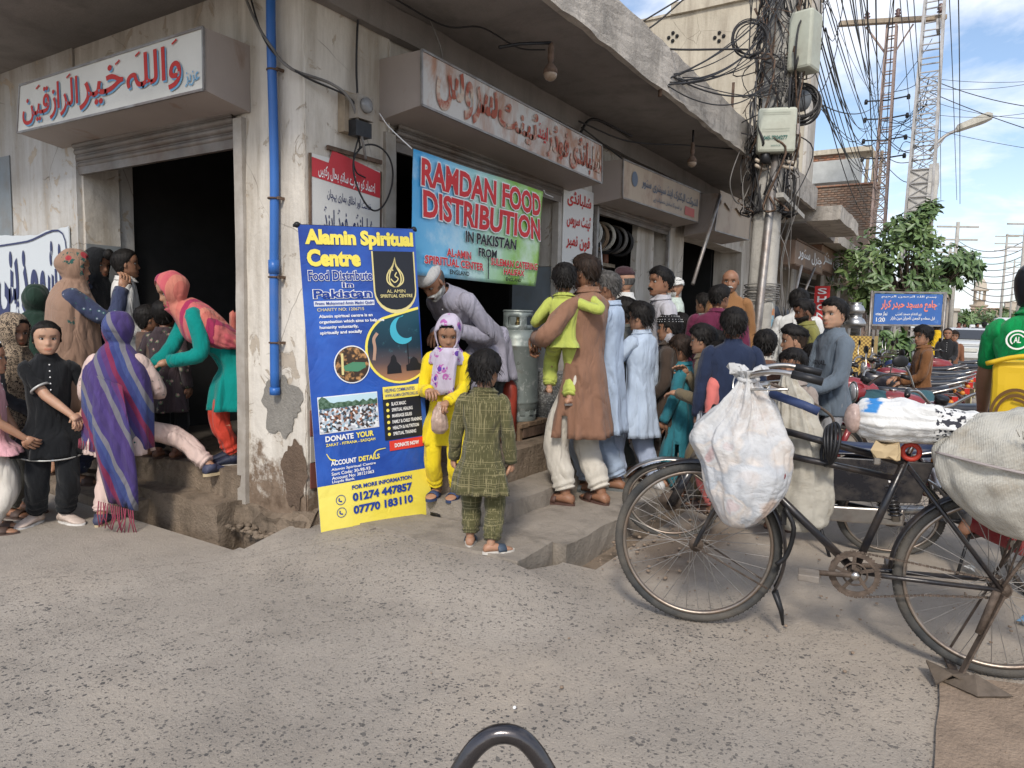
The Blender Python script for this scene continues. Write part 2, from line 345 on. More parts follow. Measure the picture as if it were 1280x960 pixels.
def m_ground(name, base, speck, dens, dust, zones=True):
    g = NG(name); X = g.n('ShaderNodeSeparateXYZ', 0, Vector=g.co); Y = g.n('ShaderNodeSeparateXYZ', 1, Vector=g.co)
    c = g.mix(g.ramp(g.noise(.9, 8, .6), [(.3, 0), (.7, 1)]), mul(base, .80), mul(base, 1.12))
    c = g.mix(g.ramp(g.noise(.55, 6, .6, None, .6), [(.44, 0), (.62, .8)]), c, dust)
    c = g.mix(g.math('MULTIPLY', g.ramp(g.noise(2.4, 9, .7), [(.5, 0), (.68, 1)]), .45), c, mul(base, .55))
    c = g.mix(g.math('MULTIPLY', g.ramp(g.noise(.35, 9, .7, g.n('ShaderNodeMapping', Vector=g.co, Scale=(1, 3, 1)), .8), [(.52, 0), (.64, 1)]), .35), c, mul(base, .62))
    wob = g.math('MULTIPLY', g.math('SUBTRACT', g.noise(1.3, 9, .65), .5), 1.5)
    ver = g.ramp(g.math('ADD', g.math('ADD', g.math('SUBTRACT', X, 3.15), wob), g.math('MULTIPLY', g.math('MAXIMUM', g.math('SUBTRACT', Y, 1.75), 0), -9.)), [(0, 0), (.30, 1)])
    smooth_l = g.ramp(g.math('ADD', g.math('ADD', Y, g.math('MULTIPLY', X, .55)), g.math('MULTIPLY', wob, .5)), [(0, 0), (1, 1)])
    sl_ = g.n('ShaderNodeMapRange', 0, Value=g.math('ADD', g.math('ADD', Y, g.math('MULTIPLY', X, .8)), g.math('MULTIPLY', wob, .4)), From_Min=4.9, From_Max=5.6)
    wv = g.mix(.02, g.co, g.n('ShaderNodeTexNoise', 1, Vector=g.co, Scale=60.))
    cl = g.ramp(g.noise(1.2, 6, .7), [(.36, 0), (.6, 1)])
    tot = None
    for sc, thr, k in ((58, .36, 1), (115, .34, 1.3), (30, .27, .4)):
        vo = g.N.new('ShaderNodeTexVoronoi'); g.set(vo.inputs['Vector'], wv); vo.inputs['Scale'].default_value = sc
        pick = g.ramp(g.n('ShaderNodeSeparateXYZ', 0, Vector=vo.outputs['Color']), [(1-dens*k-.02, 0), (1-dens*k, 1)])
        d = g.math('MULTIPLY', g.ramp(vo.outputs['Distance'], [(thr, 1), (thr+.03, 0)]), pick)
        tot = d if tot is None else g.math('MAXIMUM', tot, d)
    cal = g.math('MULTIPLY', g.math('SUBTRACT', 1, g.math('MULTIPLY', ver, .88)), g.math('SUBTRACT', 1, g.math('MULTIPLY', sl_, .9)))
    tot = g.math('MULTIPLY', g.math('MULTIPLY', tot, g.math('ADD', g.math('MULTIPLY', cl, .6), .4)), cal)
    c = g.mix(g.math('MULTIPLY', ver, .75), c, g.mix(g.ramp(g.noise(1.9, 9, .68), [(.3, 0), (.7, 1)]), mul(dust, .74), mul(dust, 1.06)))
    r2 = g.math('SQRT', g.math('ADD', g.math('POWER', g.math('MULTIPLY', g.math('SUBTRACT', X, 4.15), .75), 2.), g.math('POWER', g.math('MULTIPLY', g.math('SUBTRACT', Y, 1.35), 1.9), 2.)))
    damp = g.ramp(g.math('ADD', r2, g.math('MULTIPLY', wob, .7)), [(.28, 1), (.62, 0)]); c = g.mix(g.math('MULTIPLY', damp, .8), c, (.13, .09, .06))
    c = g.mix(g.math('MULTIPLY', sl_, .35), c, mul(base, .78))
    c = g.mix(g.math('MULTIPLY', tot, .95), c, g.mix(g.noise(31, 3), speck, mul(speck, 2.4)))
    fin = g.math('MULTIPLY', g.ramp(g.noise(230, 3, .6), [(.56, 0), (.7, 1)]), .4)
    c = g.mix(fin, c, mul(base, 1.45))
    jl = g.ramp(g.math('ABSOLUTE', g.math('ADD', g.math('SUBTRACT', g.math('ADD', Y, g.math('MULTIPLY', X, .8)), 5.3), g.math('MULTIPLY', g.noise(2., 5), .3))), [(0, 1), (.012, 0)]); c = g.mix(g.math('MULTIPLY', jl, .25), c, (.1, .085, .07))
    h = g.math('ADD', g.math('MULTIPLY', g.noise(5, 9, .62), 1.4), g.math('ADD', g.math('MULTIPLY', g.noise(85, 5, .7), .6), g.math('MULTIPLY', tot, -.25)))
    return g.fin(c, .9, 0., h, .8, .02, .3)
M_ROAD = m_ground('speckled_road_concrete', (.37, .325, .275), (.05, .047, .045), .2, (.43, .365, .295))
M_DIRT = M_ROAD
M_SOIL = m_concrete('brown_soil', (.30, .225, .165), .6, 4, .5, .9)
M_SLAB = m_concrete('walkway_concrete', (.31, .27, .225), .5, 2.0, .6, .7)
M_STEP = m_concrete('muddy_step', (.24, .185, .135), .4, 4, .7, 1.)
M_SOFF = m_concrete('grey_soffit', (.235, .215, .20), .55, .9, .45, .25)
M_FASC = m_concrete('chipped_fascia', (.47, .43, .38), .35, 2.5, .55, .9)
M_WALL = m_plaster('flaking_whitewash', (.67, .625, .555), peel=.75, mud=(.45, .5))
M_WALL2 = m_plaster('flaking_whitewash_plain', (.60, .565, .51), peel=.7)
M_WALLG = m_plaster('grey_white_wall', (.5, .49, .47), peel=.8)
M_CREAM = m_plaster('cream_render', (.53, .475, .375), (.4, .36, .28), .0)
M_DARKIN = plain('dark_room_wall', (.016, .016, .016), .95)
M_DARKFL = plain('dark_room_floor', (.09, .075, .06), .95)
M_GREYB = plain('grey_blue_dado', (.20, .235, .26), .7, 0, .2, 2, .1, 40, .4)
M_SHUT = plain('grimy_shutter_steel', (.20, .185, .17), .55, .5, .3, 5, .15, 60, .6, (.12, .07, .04))
M_RUST = plain('rusty_iron', (.13, .085, .06), .85, .2, .4, 20, .4, 90)
M_IRON = plain('dull_grey_iron', (.3, .29, .28), .5, .7, .3, 10, .2, 60, .4, (.18, .1, .06))
M_BLACKI = plain('black_iron', (.03, .03, .032), .45, .5, .3, 10, .1)
M_CABLE = plain('black_cable', (.022, .021, .022), .6, 0, .3, 8, .0)
M_CABLEG = plain('grey_cable', (.16, .15, .14), .6, 0, .3, 8, .0)
M_WOOD = plain('old_wood', (.2, .13, .08), .85, 0, .4, 9, .4, 60, .4)
M_WOODG = plain('grey_wood', (.33, .27, .2), .85, 0, .3, 9, .4, 60, .3)
def flat(name, col, rough=.6, spec=.35, var=.06): return plain(name, col, rough, 0, var, 5, .03, 60, 0, spec=spec)
K_RED = flat('red_print', (.62, .035, .04)); K_WHITE = flat('white_print', (.8, .8, .8)); K_BLACK = flat('black_print', (.02, .02, .025))
K_YEL = flat('yellow_print', (.86, .72, .12)); K_NAVY = flat('navy_print', (.015, .05, .28)); K_GOLD = flat('pale_gold_print', (.72, .62, .28))
K_INK = flat('blue_black_paint', (.035, .045, .12)); K_CORAL = flat('coral_paint', (.75, .22, .16)); K_SKYB = flat('blue_shadow_paint', (.16, .36, .55))
def worn(name, col, base, k=.5, sc=7):
    g = NG(name); f = g.ramp(g.noise(sc, 9, .7), [(k-.02, 0), (k+.12, 1)])
    return g.fin(g.mix(f, col, base), .7, 0., g.noise(50, 4), .1)
K_FADED = worn('faded_brown_red_paint', (.34, .085, .05), (.56, .47, .38), .5)
K_RED2 = worn('red_sign_paint', (.5, .035, .03), (.5, .2, .15), .66)
# ------------------------------------------------------------------ ground
def sheet(name, x0, y0, x1, y1, z, mat, res=.12, amp=0., sc=1., hole=None):
    nx = max(1, int((x1-x0)/res)); ny = max(1, int((y1-y0)/res)); b = MB(); vs = []; fs = []
    for i in range(nx+1):
        for j in range(ny+1):
            x = x0+(x1-x0)*i/nx; y = y0+(y1-y0)*j/ny; sx_ = max(0, min(1, (x-2.2)/.7)); sy_ = max(0, min(1, (y-1.45)/.5)); hx = .088*sx_*sx_*(3-2*sx_)*sy_*sy_*(3-2*sy_) *(1 if x <= 3.02 else max(0, 1-(x-3.02)/.34) if y < 1.81 else 0) if name == 'road' and x < 3.4 and y < 3.4 else 0; vs.append((x, y, z+amp*nz((x, y, 0), sc)+hx))
    for i in range(nx):
        for j in range(ny): fs.append((i*(ny+1)+j, (i+1)*(ny+1)+j, (i+1)*(ny+1)+j+1, i*(ny+1)+j+1))
    b.add(vs, fs, 0, True); return b
def multi_sheet(name, parts, mat):
    b = MB()
    for p in parts:
        q = sheet(name, *p); b.add(q.v, q.f, 0, True)
    return tag(b.build(name, mat), kind='structure')
F0 = -.008
multi_sheet('road', [(-8, -9, 2, 1.4, 0, 0, .25), (2, -9, 13, 1.4, 0, 0, .25), (-8, 1.4, 2, 1.8, 0, 0, .25), (2, 1.385, 3.02, 1.8, -.0005, 0, .05), (3.02, 1.385, 3.4, 1.6, -.0005, 0, .045), (3.4, 1.385, 13, 1.6, -.0005, 0, .2), (3.02, 1.6, 3.4, 1.8, 0, 0, .045), (-8, 1.8, 2, 12, 0, 0, .25), (2, 1.8, 2.46, 12, 0, 0, .06), (2.46, 1.8, 3.02, 3.32, 0, 0, .05), (13, -9, 90, 1.6, 0, 0, 8.), (-8, 12, 2.46, 60, 0, 0, 8.)], M_ROAD)
tag(MB().box((-2500, -2500, -1.2), (2500, 2500, -.42)).build('ground', M_SOIL), kind='structure')
b = MB(); b.box((3.36, 1.6, -.3), (70, 1.8, -.09)); b.box((2.46, 3.32, -.4), (2.66, 12, -.2)); b.box((3.0, 1.8, -.3), (3.42, 3.3, -.05))
tag(b.build('drain_bottom', M_STEP), kind='structure')
tag(MB().box((90, -40, -.4), (1200, 40, -.01)).build('far_road', M_DIRT), kind='structure')
# brown soil patch and dusty verge lying on the road, ragged outline
def patch(name, pts, z, mat, rag=.05, seed=0):
    P = []
    for i in range(len(pts)):
        a = V(*pts[i], 0); c = V(*pts[(i+1) % len(pts)], 0); n = max(2, int(np.linalg.norm(c-a)/.06)); n = min(n, 60)
        for k in range(n):
            p = a+(c-a)*k/n; P.append((p[0]+rag*nz(p, 4, seed), p[1]+rag*nz(p, 4, seed+3), z))
    b = MB(); b.add(P, [tuple(range(len(P)))]); return tag(b.build(name, mat), kind='structure')
patch('soil_verge', [(1.2, -.02), (3.12, -.01), (3.3, -.5), (3.6, -1.2), (4.2, -5), (1.2, -5)], .013, M_SOIL, .012)
# walkways in front of the shops: separate cast slabs with open joints
def slab(name, lo, hi, mat, amp=.008, seed=0, res=.09):
    return tag(MB().rbox(lo, hi, res, amp, 0, seed).build(name, mat), kind='structure')
xs = [3.43, 5.05, 6.7, 8.4, 10.2, 12.0, 13.9]
for i in range(6): slab('kerb_slab', (xs[i]+.006, 1.8+(i % 3)*.012, -.25), (xs[i+1]-.006, 2.33, .085-.006*(i % 2)), M_SLAB, .008, i)
slab('bridging_slab', (3.02, 1.87, -.045), (3.41, 3.0, .1), M_SLAB, .006, 9, .06)
slab('walkway', (2.97, 2.86, -.2), (3.6, 3.25, .09), M_SLAB, .01, 12)
xs = [3.44, 5.3, 7.4, 9.6, 11.8, 13.9]
for i in range(5): slab('walkway_step', (xs[i]+.005, 2.32, -.2), (xs[i+1]-.005, 2.9, .2), M_SLAB, .012, 20+i)
slab('shop_threshold', (3.95, 2.62, .0), (6.62, 3.9, .42), M_STEP, .012, 31)
slab('shop_threshold', (3.56, 2.8, .0), (3.949, 3.6, .30), M_STEP, .012, 35)
slab('shop_threshold', (6.63, 2.74, .0), (13.0, 3.6, .36), M_STEP, .012, 32)
slab('side_step', (2.66, 3.84, -.3), (2.84, 5.6, .13), M_STEP, .02, 33, .06)
slab('side_step', (2.84, 3.85, -.3), (3.5, 5.83, .31), M_STEP, .02, 34, .06)
slab('side_ledge', (2.48, 4.62, -.25), (2.85, 12, .06), M_STEP, .02, 36, .1)
slab('far_walkway', (13.9, 2.0, -.2), (75, 3.3, .15), M_SLAB, .0, 0, 5)
# crumbled mortar and stones at the pillar foot
b = MB(); rr = random.Random(3)
for i in range(420):
    x, y = (rr.uniform(2.5, 2.95), rr.uniform(3.2, 3.8)) if i % 2 else (rr.uniform(2.8, 3.5), rr.uniform(3.05, 3.27))
    if x < 2.66 and y > 3.32: continue
    s_ = rr.choice([.006, .009, .012, .018, .028]); b.ell((x, y, .0+s_*.4+(.035 if y < 3.27 and x > 2.97 else 0)), (s_*rr.uniform(.7, 1.4), s_, s_*.6), 5, 3)
tag(b.build('rubble', M_STEP), kind='stuff', label='small crumbs of mortar and stone at the foot of the corner pillar')
b = MB().rbox((2.80, 3.2, -.1), (3.56, 3.32, .16), .05, .03, 0, 5, 6.); b.rbox((2.80, 3.22, -.3), (2.9, 3.86, .12), .05, .03, 0, 6, 6.)
tag(b.build('mud_footing', M_STEP), kind='structure')

# ------------------------------------------------------------------ corner building
B = thing('corner_shop_building', 'low whitewashed corner shop block with flaking pillars and deep concrete roof slab', 'building')
ZS = 3.305
def wallbox(name, lo, hi, mat=M_WALL, res=.25, amp=.006, seed=0, parent=B):
    return MB().rbox(lo, hi, res, amp, 0, seed, 1.5).build(name, mat, parent)
wallbox('pillar', (2.86, 3.26, -.3), (3.55, 3.85, ZS+.01), seed=1, res=.08)
wallbox('pillar', (5.885, 3.26, 0), (6.58, 3.75, ZS+.01), seed=2)
wallbox('pillar', (8.72, 3.27, 0), (9.35, 3.75, ZS+.01), seed=3)
wallbox('pillar', (12.3, 3.27, 0), (13.0, 3.75, ZS+.01), seed=4)
wallbox('side_wall', (2.862, 5.83, -.3), (3.3, 12, ZS+.01), M_WALLG, seed=5)
wallbox('lintel', (2.875, 3.851, 2.52), (3.2, 5.829, ZS+.01), M_WALL2, seed=6)
wallbox('lintel', (3.551, 3.275, 2.54), (5.884, 3.6, ZS+.01), M_WALL2, seed=7)
wallbox('lintel', (6.581, 3.275, 2.54), (8.719, 3.6, ZS+.01), M_WALL2, seed=8)
wallbox('lintel', (9.351, 3.275, 2.54), (12.299, 3.6, ZS+.01), M_WALL2, seed=9)
# ceiling beam under the slab along both fronts, and the slab with its ragged fascia
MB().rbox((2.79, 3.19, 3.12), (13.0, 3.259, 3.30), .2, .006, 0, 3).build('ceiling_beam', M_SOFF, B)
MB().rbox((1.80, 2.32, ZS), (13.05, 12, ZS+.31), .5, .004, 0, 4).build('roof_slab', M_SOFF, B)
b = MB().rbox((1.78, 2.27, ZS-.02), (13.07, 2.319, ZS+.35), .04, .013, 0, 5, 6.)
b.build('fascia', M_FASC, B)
# inside rooms
def room(x0, y0, x1, y1, z0, z1, mat=M_DARKIN, parent=B, name='interior_wall'):
    b = MB(); t = .06
    b.box((x0-t, y0, z0), (x0, y1, z1)); b.box((x1, y0, z0), (x1+t, y1, z1)); b.box((x0-t, y1, z0), (x1+t, y1+t, z1)); b.box((x0-t, y0, z1), (x1+t, y1+t, z1+t))
    b.build(name, mat, parent); MB().box((x0-t, y0, z0-.05), (x1+t, y1+t, z0-.002)).build('interior_floor', M_DARKFL, parent)
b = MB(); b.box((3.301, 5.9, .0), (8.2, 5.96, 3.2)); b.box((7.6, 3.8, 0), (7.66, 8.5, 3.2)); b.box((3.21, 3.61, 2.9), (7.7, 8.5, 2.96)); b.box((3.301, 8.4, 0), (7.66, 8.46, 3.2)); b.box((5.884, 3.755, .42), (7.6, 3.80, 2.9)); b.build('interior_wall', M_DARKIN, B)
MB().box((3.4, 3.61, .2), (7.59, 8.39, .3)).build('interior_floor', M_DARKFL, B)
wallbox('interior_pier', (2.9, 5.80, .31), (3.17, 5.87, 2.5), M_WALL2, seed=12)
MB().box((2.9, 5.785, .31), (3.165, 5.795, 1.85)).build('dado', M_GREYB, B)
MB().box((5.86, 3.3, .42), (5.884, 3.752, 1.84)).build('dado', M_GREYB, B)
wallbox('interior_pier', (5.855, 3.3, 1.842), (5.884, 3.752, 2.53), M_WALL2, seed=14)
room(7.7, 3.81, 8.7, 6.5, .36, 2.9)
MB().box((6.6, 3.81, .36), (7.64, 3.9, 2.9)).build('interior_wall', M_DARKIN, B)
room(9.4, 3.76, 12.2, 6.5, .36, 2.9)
wallbox('white_panel', (7.95, 3.35, .36), (8.5, 3.42, 2.5), M_WALL2, seed=15)
wallbox('door_jamb', (3.50, 3.235, .1), (3.60, 3.33, 2.53), plain('grey_painted_jamb', (.42, .39, .35), .7, 0, .2, 4, .3, 40, .5), .1, .004, 3)
wallbox('door_jamb', (2.835, 3.80, .0), (2.93, 3.88, 2.53), MATS['grey_painted_jamb'], .1, .004, 4)
wallbox('door_jamb', (5.82, 3.235, .42), (5.88, 3.30, 2.53), MATS['grey_painted_jamb'], .1, .004, 5)
MB().bar((6.62, 3.24, .4), (6.62, 3.24, 2.5), .04, m=0).build('shutter_rail', M_IRON, B); MB().bar((8.68, 3.24, .4), (8.68, 3.24, 2.5), .04, m=0).build('shutter_rail', M_IRON, B)
# mouldings scratched into pillar: raised plaster edge lines
MB().rbox((3.535, 3.243, .0), (3.548, 3.262, 3.1), .1, .003).build('edge_bead', M_WALL2, B)
MB().rbox((2.852, 3.262, .1), (2.866, 3.276, 3.2), .06, .006, 0, 2, 9).build('edge_bead', M_WALL, B)
# bare plaster patch below the pipe, on the side face of the corner pillar
def blob(o, ux, uy, r1, r2, mat, name, parent, seed=0, lift=.004, n=46, rag=.45):
    o = V(*o); ux = nrm(ux); uy = nrm(uy); nn = np.cross(ux, uy); vs = [o+nn*lift]; 
    for i in range(n):
        t = 2*math.pi*i/n; k = 1+rag*nz((math.cos(t)*1.5, math.sin(t)*1.5, seed), 1.3)+rag*.4*nz((math.cos(t)*5, math.sin(t)*5, seed), 1.3); vs.append(o+ux*math.cos(t)*r1*k+uy*math.sin(t)*r2*k+nn*lift*.4)
    b = MB(); b.add(vs, [(0, 1+i, 1+(i+1) % n) for i in range(n)]); return b.build(name, mat, parent)
M_CEM = m_concrete('raw_cement_patch', (.25, .235, .21), .7, 5, .3, .8); M_LOST = m_plaster('bare_plaster', (.42, .38, .32), (.25, .2, .16), .6)
blob((2.853, 3.48, .80), (0, -1, 0), (0, 0, 1), .15, .17, M_CEM, 'cement_patch', B, 2)
M_MUD = m_concrete('splashed_mud', (.15, .105, .075), .5, 7, .5, 1.)
blob((2.851, 3.36, .38), (0, -1, 0), (0, 0, 1), .1, .2, M_MUD, 'mud_patch', B, 5)
# painted checks low on the front pillar face
for i, z in enumerate((.62, .46, .30)):
    MB().box((2.875, 3.245, z), (2.99, 3.252, z+.155)).build('painted_check', flat('dull_red_check', (.2, .07, .055), .8) if i != 1 else flat('dull_white_check', (.45, .42, .38), .8), B)
# shutters rolled up under the signs
def shutter(p0, p1, z, out, n=4):
    t = thing('roller_shutter', {0: 'grimy steel roller shutter rolled up over the left corner doorway', 1: 'grimy steel roller shutter rolled up above the blue food banner', 2: 'grimy steel roller shutter rolled up over the cable reels'}[len([o for o in bpy.data.objects if o.name.startswith('roller_shutter')])], 'shutter')
    p0, p1, out = V(*p0), V(*p1), V(*out)
    for i in range(n):
        b = MB(); a = p0+V(0, 0, z-.045*i)-out*(.012*i); c = p1+V(0, 0, z-.045*i)-out*(.012*i)
        b.tube([a, c], .024, 8); b.bar(a-V(0, 0, .02), c-V(0, 0, .02), .008, .03); b.build('slat', M_SHUT, t)
    b = MB(); a = p0+V(0, 0, z-.045*n)-out*.05; c = p1+V(0, 0, z-.045*n)-out*.05; b.bar(a, c, .03, .06); b.build('bottom_rail', M_SHUT, t)
    b = MB(); b.tube([p0+V(0, 0, z+.12)-out*.1, p1+V(0, 0, z+.12)-out*.1], .11, 14); b.build('roll', M_SHUT, t)
shutter((2.83, 3.9, 0), (2.83, 5.8, 0), 2.62, (-1, 0, 0), 5); shutter((3.6, 3.2, 0), (5.86, 3.2, 0), 2.68, (0, -1, 0), 5); shutter((6.64, 3.2, 0), (8.66, 3.2, 0), 2.6, (0, -1, 0), 3)

# ------------------------------------------------------------------ signs over the doors
def signbox(label, P00, P10, P11, P01, depth, fmat, smat, name='shop_sign'):     # four front corners, pushed back by depth
    t = thing(name, label, 'sign'); P = [V(*p) for p in (P00, P10, P11, P01)]; d = V(*depth)
    def quad(q, mat, nm, n=10, amp=.004):
        b = MB(); vs = []; fs = []
        for i in range(n+1):
            for j in range(5):
                u, v = i/n, j/4; p = (q[0]*(1-u)+q[1]*u)*(1-v)+(q[3]*(1-u)+q[2]*u)*v; nn = nrm(np.cross(q[1]-q[0], q[3]-q[0])); vs.append(p+nn*amp*nz(p, 3, len(nm)))
        for i in range(n):
            for j in range(4): fs.append((i*5+j, (i+1)*5+j, (i+1)*5+j+1, i*5+j+1))
        b.add(vs, fs); o = b.build(nm, mat, t); m = o.modifiers.new('thick', 'SOLIDIFY'); m.thickness = .006; m.offset = -1; return o
    quad(P, fmat, 'front_panel'); Q = [p+d for p in P]; low = V(0, 0, -.05)
    quad([Q[0]+low, P[0], P[3], Q[3]], smat, 'end_panel', 4); quad([P[1], Q[1]+low, Q[2], P[2]], smat, 'end_panel', 4)
    quad([Q[0]+low, Q[1]+low, P[1], P[0]], smat, 'bottom_panel'); quad([P[3], P[2], Q[2], Q[3]], smat, 'top_panel')
    b = MB(); 
    for a, c in ((0, 1), (1, 2), (2, 3), (3, 0)): b.bar(P[a], P[c], .014)
    b.build('edge_strip', M_IRON, t)
    ux = nrm(P[1]-P[0]); uv = nrm((P[3]-P[0])-ux*((P[3]-P[0])@ux)); return t, Panel(P[0], ux, uv), np.linalg.norm(P[1]-P[0]), np.linalg.norm(P[3]-P[0])
def rusty_white(name, white, rust, k, sc=3.):
    g = NG(name); c = g.mix(g.ramp(g.noise(2, 7), [(.3, 0), (.7, 1)]), mul(white, .85), white)
    c = g.mix(g.ramp(g.noise(sc, 9, .68, g.n('ShaderNodeMapping', Vector=g.co, Scale=(1, 1, .5)), .5), [(k, 0), (k+.16, .95)]), c, g.mix(g.noise(14, 6), rust, mul(rust, 2.)))
    return g.fin(c, .6, 0., g.noise(40, 5), .12)
S_W = rusty_white('white_enamel', (.68, .67, .62), (.25, .16, .09), .66); S_R = rusty_white('rust_stained_enamel', (.58, .56, .53), (.24, .12, .07), .47)
S_T = rusty_white('tan_banner_cloth', (.46, .37, .28), (.22, .16, .12), .5); S_S = rusty_white('dull_pink_grey_paint', (.36, .31, .28), (.16, .10, .07), .6)
X1 = 2.86-.31
a, c, d, e = onx(22, 166, X1), onx(255, 112, X1), onx(254, 34, X1), onx(25, 107, X1)
t, p, w, h = signbox('white box sign with red Urdu script over the left corner doorway', a, c, d, e, (.31, 0, 0), S_W, S_S)
L = .007
def words(p, ws, y0, y1, w, mat, t, outl=None, bold=.012, ow=.012, lift=L, slope=0.):                    # (word, x0, x1, dy0, dy1) as shares of the width
    for body, x0, x1, b0, b1 in ws: p.text(urdu(body) if any(ord(ch) > 1500 for ch in body) else body, (x0*w, y0+(y1-y0)*b0, x1*w, y0+(y1-y0)*b1), mat, lift, t, bold, outl, ow)
ps = Panel(p.P(.012, -.012), p.ux, p.uv)
W1 = [('واللہ', .655, .91, .04, .97), ('خیر', .40, .64, .06, .92), ('الرا', .27, .395, .04, .90), ('زقین', .045, .265, .02, .86)]
for pp, mt, lf in ((ps, K_SKYB, .0065), (p, K_RED2, .0085)): words(pp, W1, .03, h-.03, w, mt, t, None, .012, lift=lf)
[p.stroke([(w*x_, h*y_), (w*(x_+.022), h*(y_+.06))], .012, K_RED2, .0085, t, 'diacritic') for x_, y_ in ((.87, .88), (.70, .86), (.60, .82), (.33, .84), (.14, .80))]; words(p, [('عزیز', .925, .985, .1, .35)], 0, h, w, K_SKYB, t)
a, c, d, e = ony(527, 131, 2.91), ony(752, 229, 2.91), ony(752, 182, 2.91), ony(527, 62, 2.91)
t, p, w, h = signbox('rust stained box sign with faded brown Urdu script above the blue food banner', a, c, d, e, (0, .35, 0), S_R, S_S)
words(p, [('سروس', .05, .32, .06, .96), ('ٹینٹ', .325, .54, .14, .94), ('فوڈز', .60, .74, .06, .92), ('شلبانڈی', .75, .985, .04, .94)], .0, h, w, K_FADED, t, None, .03, lift=.009)
words(p, [('اینڈ', .54, .60, .34, .78)], 0, h, w, K_RED2, t, None, .02, lift=.009)
X3 = 2.93
a, c, d, e = ony(778, 247, X3), ony(873, 278, X3), ony(875, 240, X3), ony(779, 199, X3)
t, p, w, h = signbox('small tan shop sign with grey blue Urdu lettering and a red block', a, c, d, e, (0, .33, 0), S_T, S_S)
words(p, [('الشوکت الیکٹرک اینڈ سینٹری سٹور', .2, .97, .42, .78)], 0, h, w, flat('slate_print', (.12, .15, .2)), t, None, .02)
words(p, [('ہر قسم کا سامان دستیاب ہے', .34, .72, .14, .34)], 0, h, w, flat('slate_print', (.12, .15, .2)), t)
p.disc((.12*w, .6*h), .075, flat('slate_print', (.12, .15, .2)), L, t); p.rect(.77*w, .1*h, .92*w, .38*h, flat('soft_red_print', (.5, .12, .1)), L, t)
# torn cloth canopy sign further on, with its slanting props
t, p, w, h = signbox('torn tan cloth sign leaning over the fourth shop front', ony(893, 288, 2.75), ony(936, 300, 2.75), ony(939, 262, 2.75), ony(900, 241, 2.75), (0, .4, .0), S_T, S_S)
p.poly([(0.05*w, .98*h), (.95*w, .98*h), (.97*w, .62*h), (.8*w, .7*h), (.7*w, .55*h), (.5*w, .72*h), (.35*w, .58*h), (.18*w, .74*h), (.1*w, .6*h)], S_T, .03, t, 'torn_flap')
for (x0, y0, x1, y1, Y) in ((900, 245, 866, 355, 2.62), (1002, 262+70, 975, 445, 2.2), (1018, 335, 1003, 372, 2.5)):
    a = ony(x0, y0, Y); c = ony(x1, y1, Y); b = MB(); b.tube([a, c], .022, 8)
    tag(b.build('slanting_prop', M_IRON), {900: 'grey iron prop slanting down from the torn tan cloth sign', 1002: 'long pale iron prop slanting beside the power pole', 1018: 'short pale prop slanting past the far shop boards'}[x0], 'prop')
# wall poster on the front face of the corner pillar
t = thing('wall_notice', 'white painted metal notice with red Urdu strip on the corner pillar', 'notice')
Yp = 3.243; a = ony(388, 300, Yp); x0, x1 = 2.885, 3.455; z0, zt = 1.62, 2.27
p = Panel((x0, Yp, z0), (1, 0, 0), (0, 0, 1)); w = x1-x0; h = zt-z0
MB().box((x0, Yp, z0), (x1, Yp+.008, zt)).build('board', worn('painted_notice_white', (.62, .61, .58), (.45, .43, .4), .66, 4), t)
p.poly([(0, h-.13), (.0, h-.02), (.13*w/.57, h-.03), (.16, h+.05), (w, h-.01), (w, h-.17)], flat('notice_red', (.5, .04, .05)), .002, t, 'red_strip')
p.text(urdu('اعتماد کو ہمارے ساتھ بحال رکھیں'), (.05, h-.125, w-.05, h-.045), K_WHITE, .004, t, .015, slope=-.04)
p.text(urdu('خدمت اور اخلاق ہماری پہچان'), (.12, h-.25, w-.08, h-.18), K_INK, .003, t, .01, slope=-.03)
p.text(urdu('شلبانڈی فوڈ اینڈ'), (.09, h-.45, w-.06, h-.28), K_INK, .003, t, .02, slope=-.02); p.text(urdu('ٹینٹ سروس'), (.15, h-.62, w-.08, h-.5), K_INK, .003, t, .02)
[MB().box(a_, c_).build('frame_strip', M_RUST, t) for a_, c_ in (((x0-.012, Yp-.004, z0), (x0, Yp+.01, zt)), ((x1, Yp-.004, z0), (x1+.014, Yp+.01, zt)), ((x0+.12, Yp-.01, zt+.045), (x1+.01, Yp+.006, zt+.07)))]
# red Urdu lettering painted on the second pillar
t = thing('painted_notice', 'white panel with red Urdu lines on the second pillar', 'notice'); p = Panel((5.93, 3.242, 2.0), (1, 0, 0), (0, 0, 1))
MB().box((5.92, 3.243, 1.86), (6.55, 3.25, 2.62)).build('board', worn('painted_notice_white', (.62, .61, .58), (.45, .43, .4), .66, 4), t)
for i, s_ in enumerate(('فون نمبر', 'ٹینٹ سروس', 'شلبانڈی')): p.text(urdu(s_), (.06, .02+.2*i, .56, .17+.2*i), K_RED2, .003, t, .03)
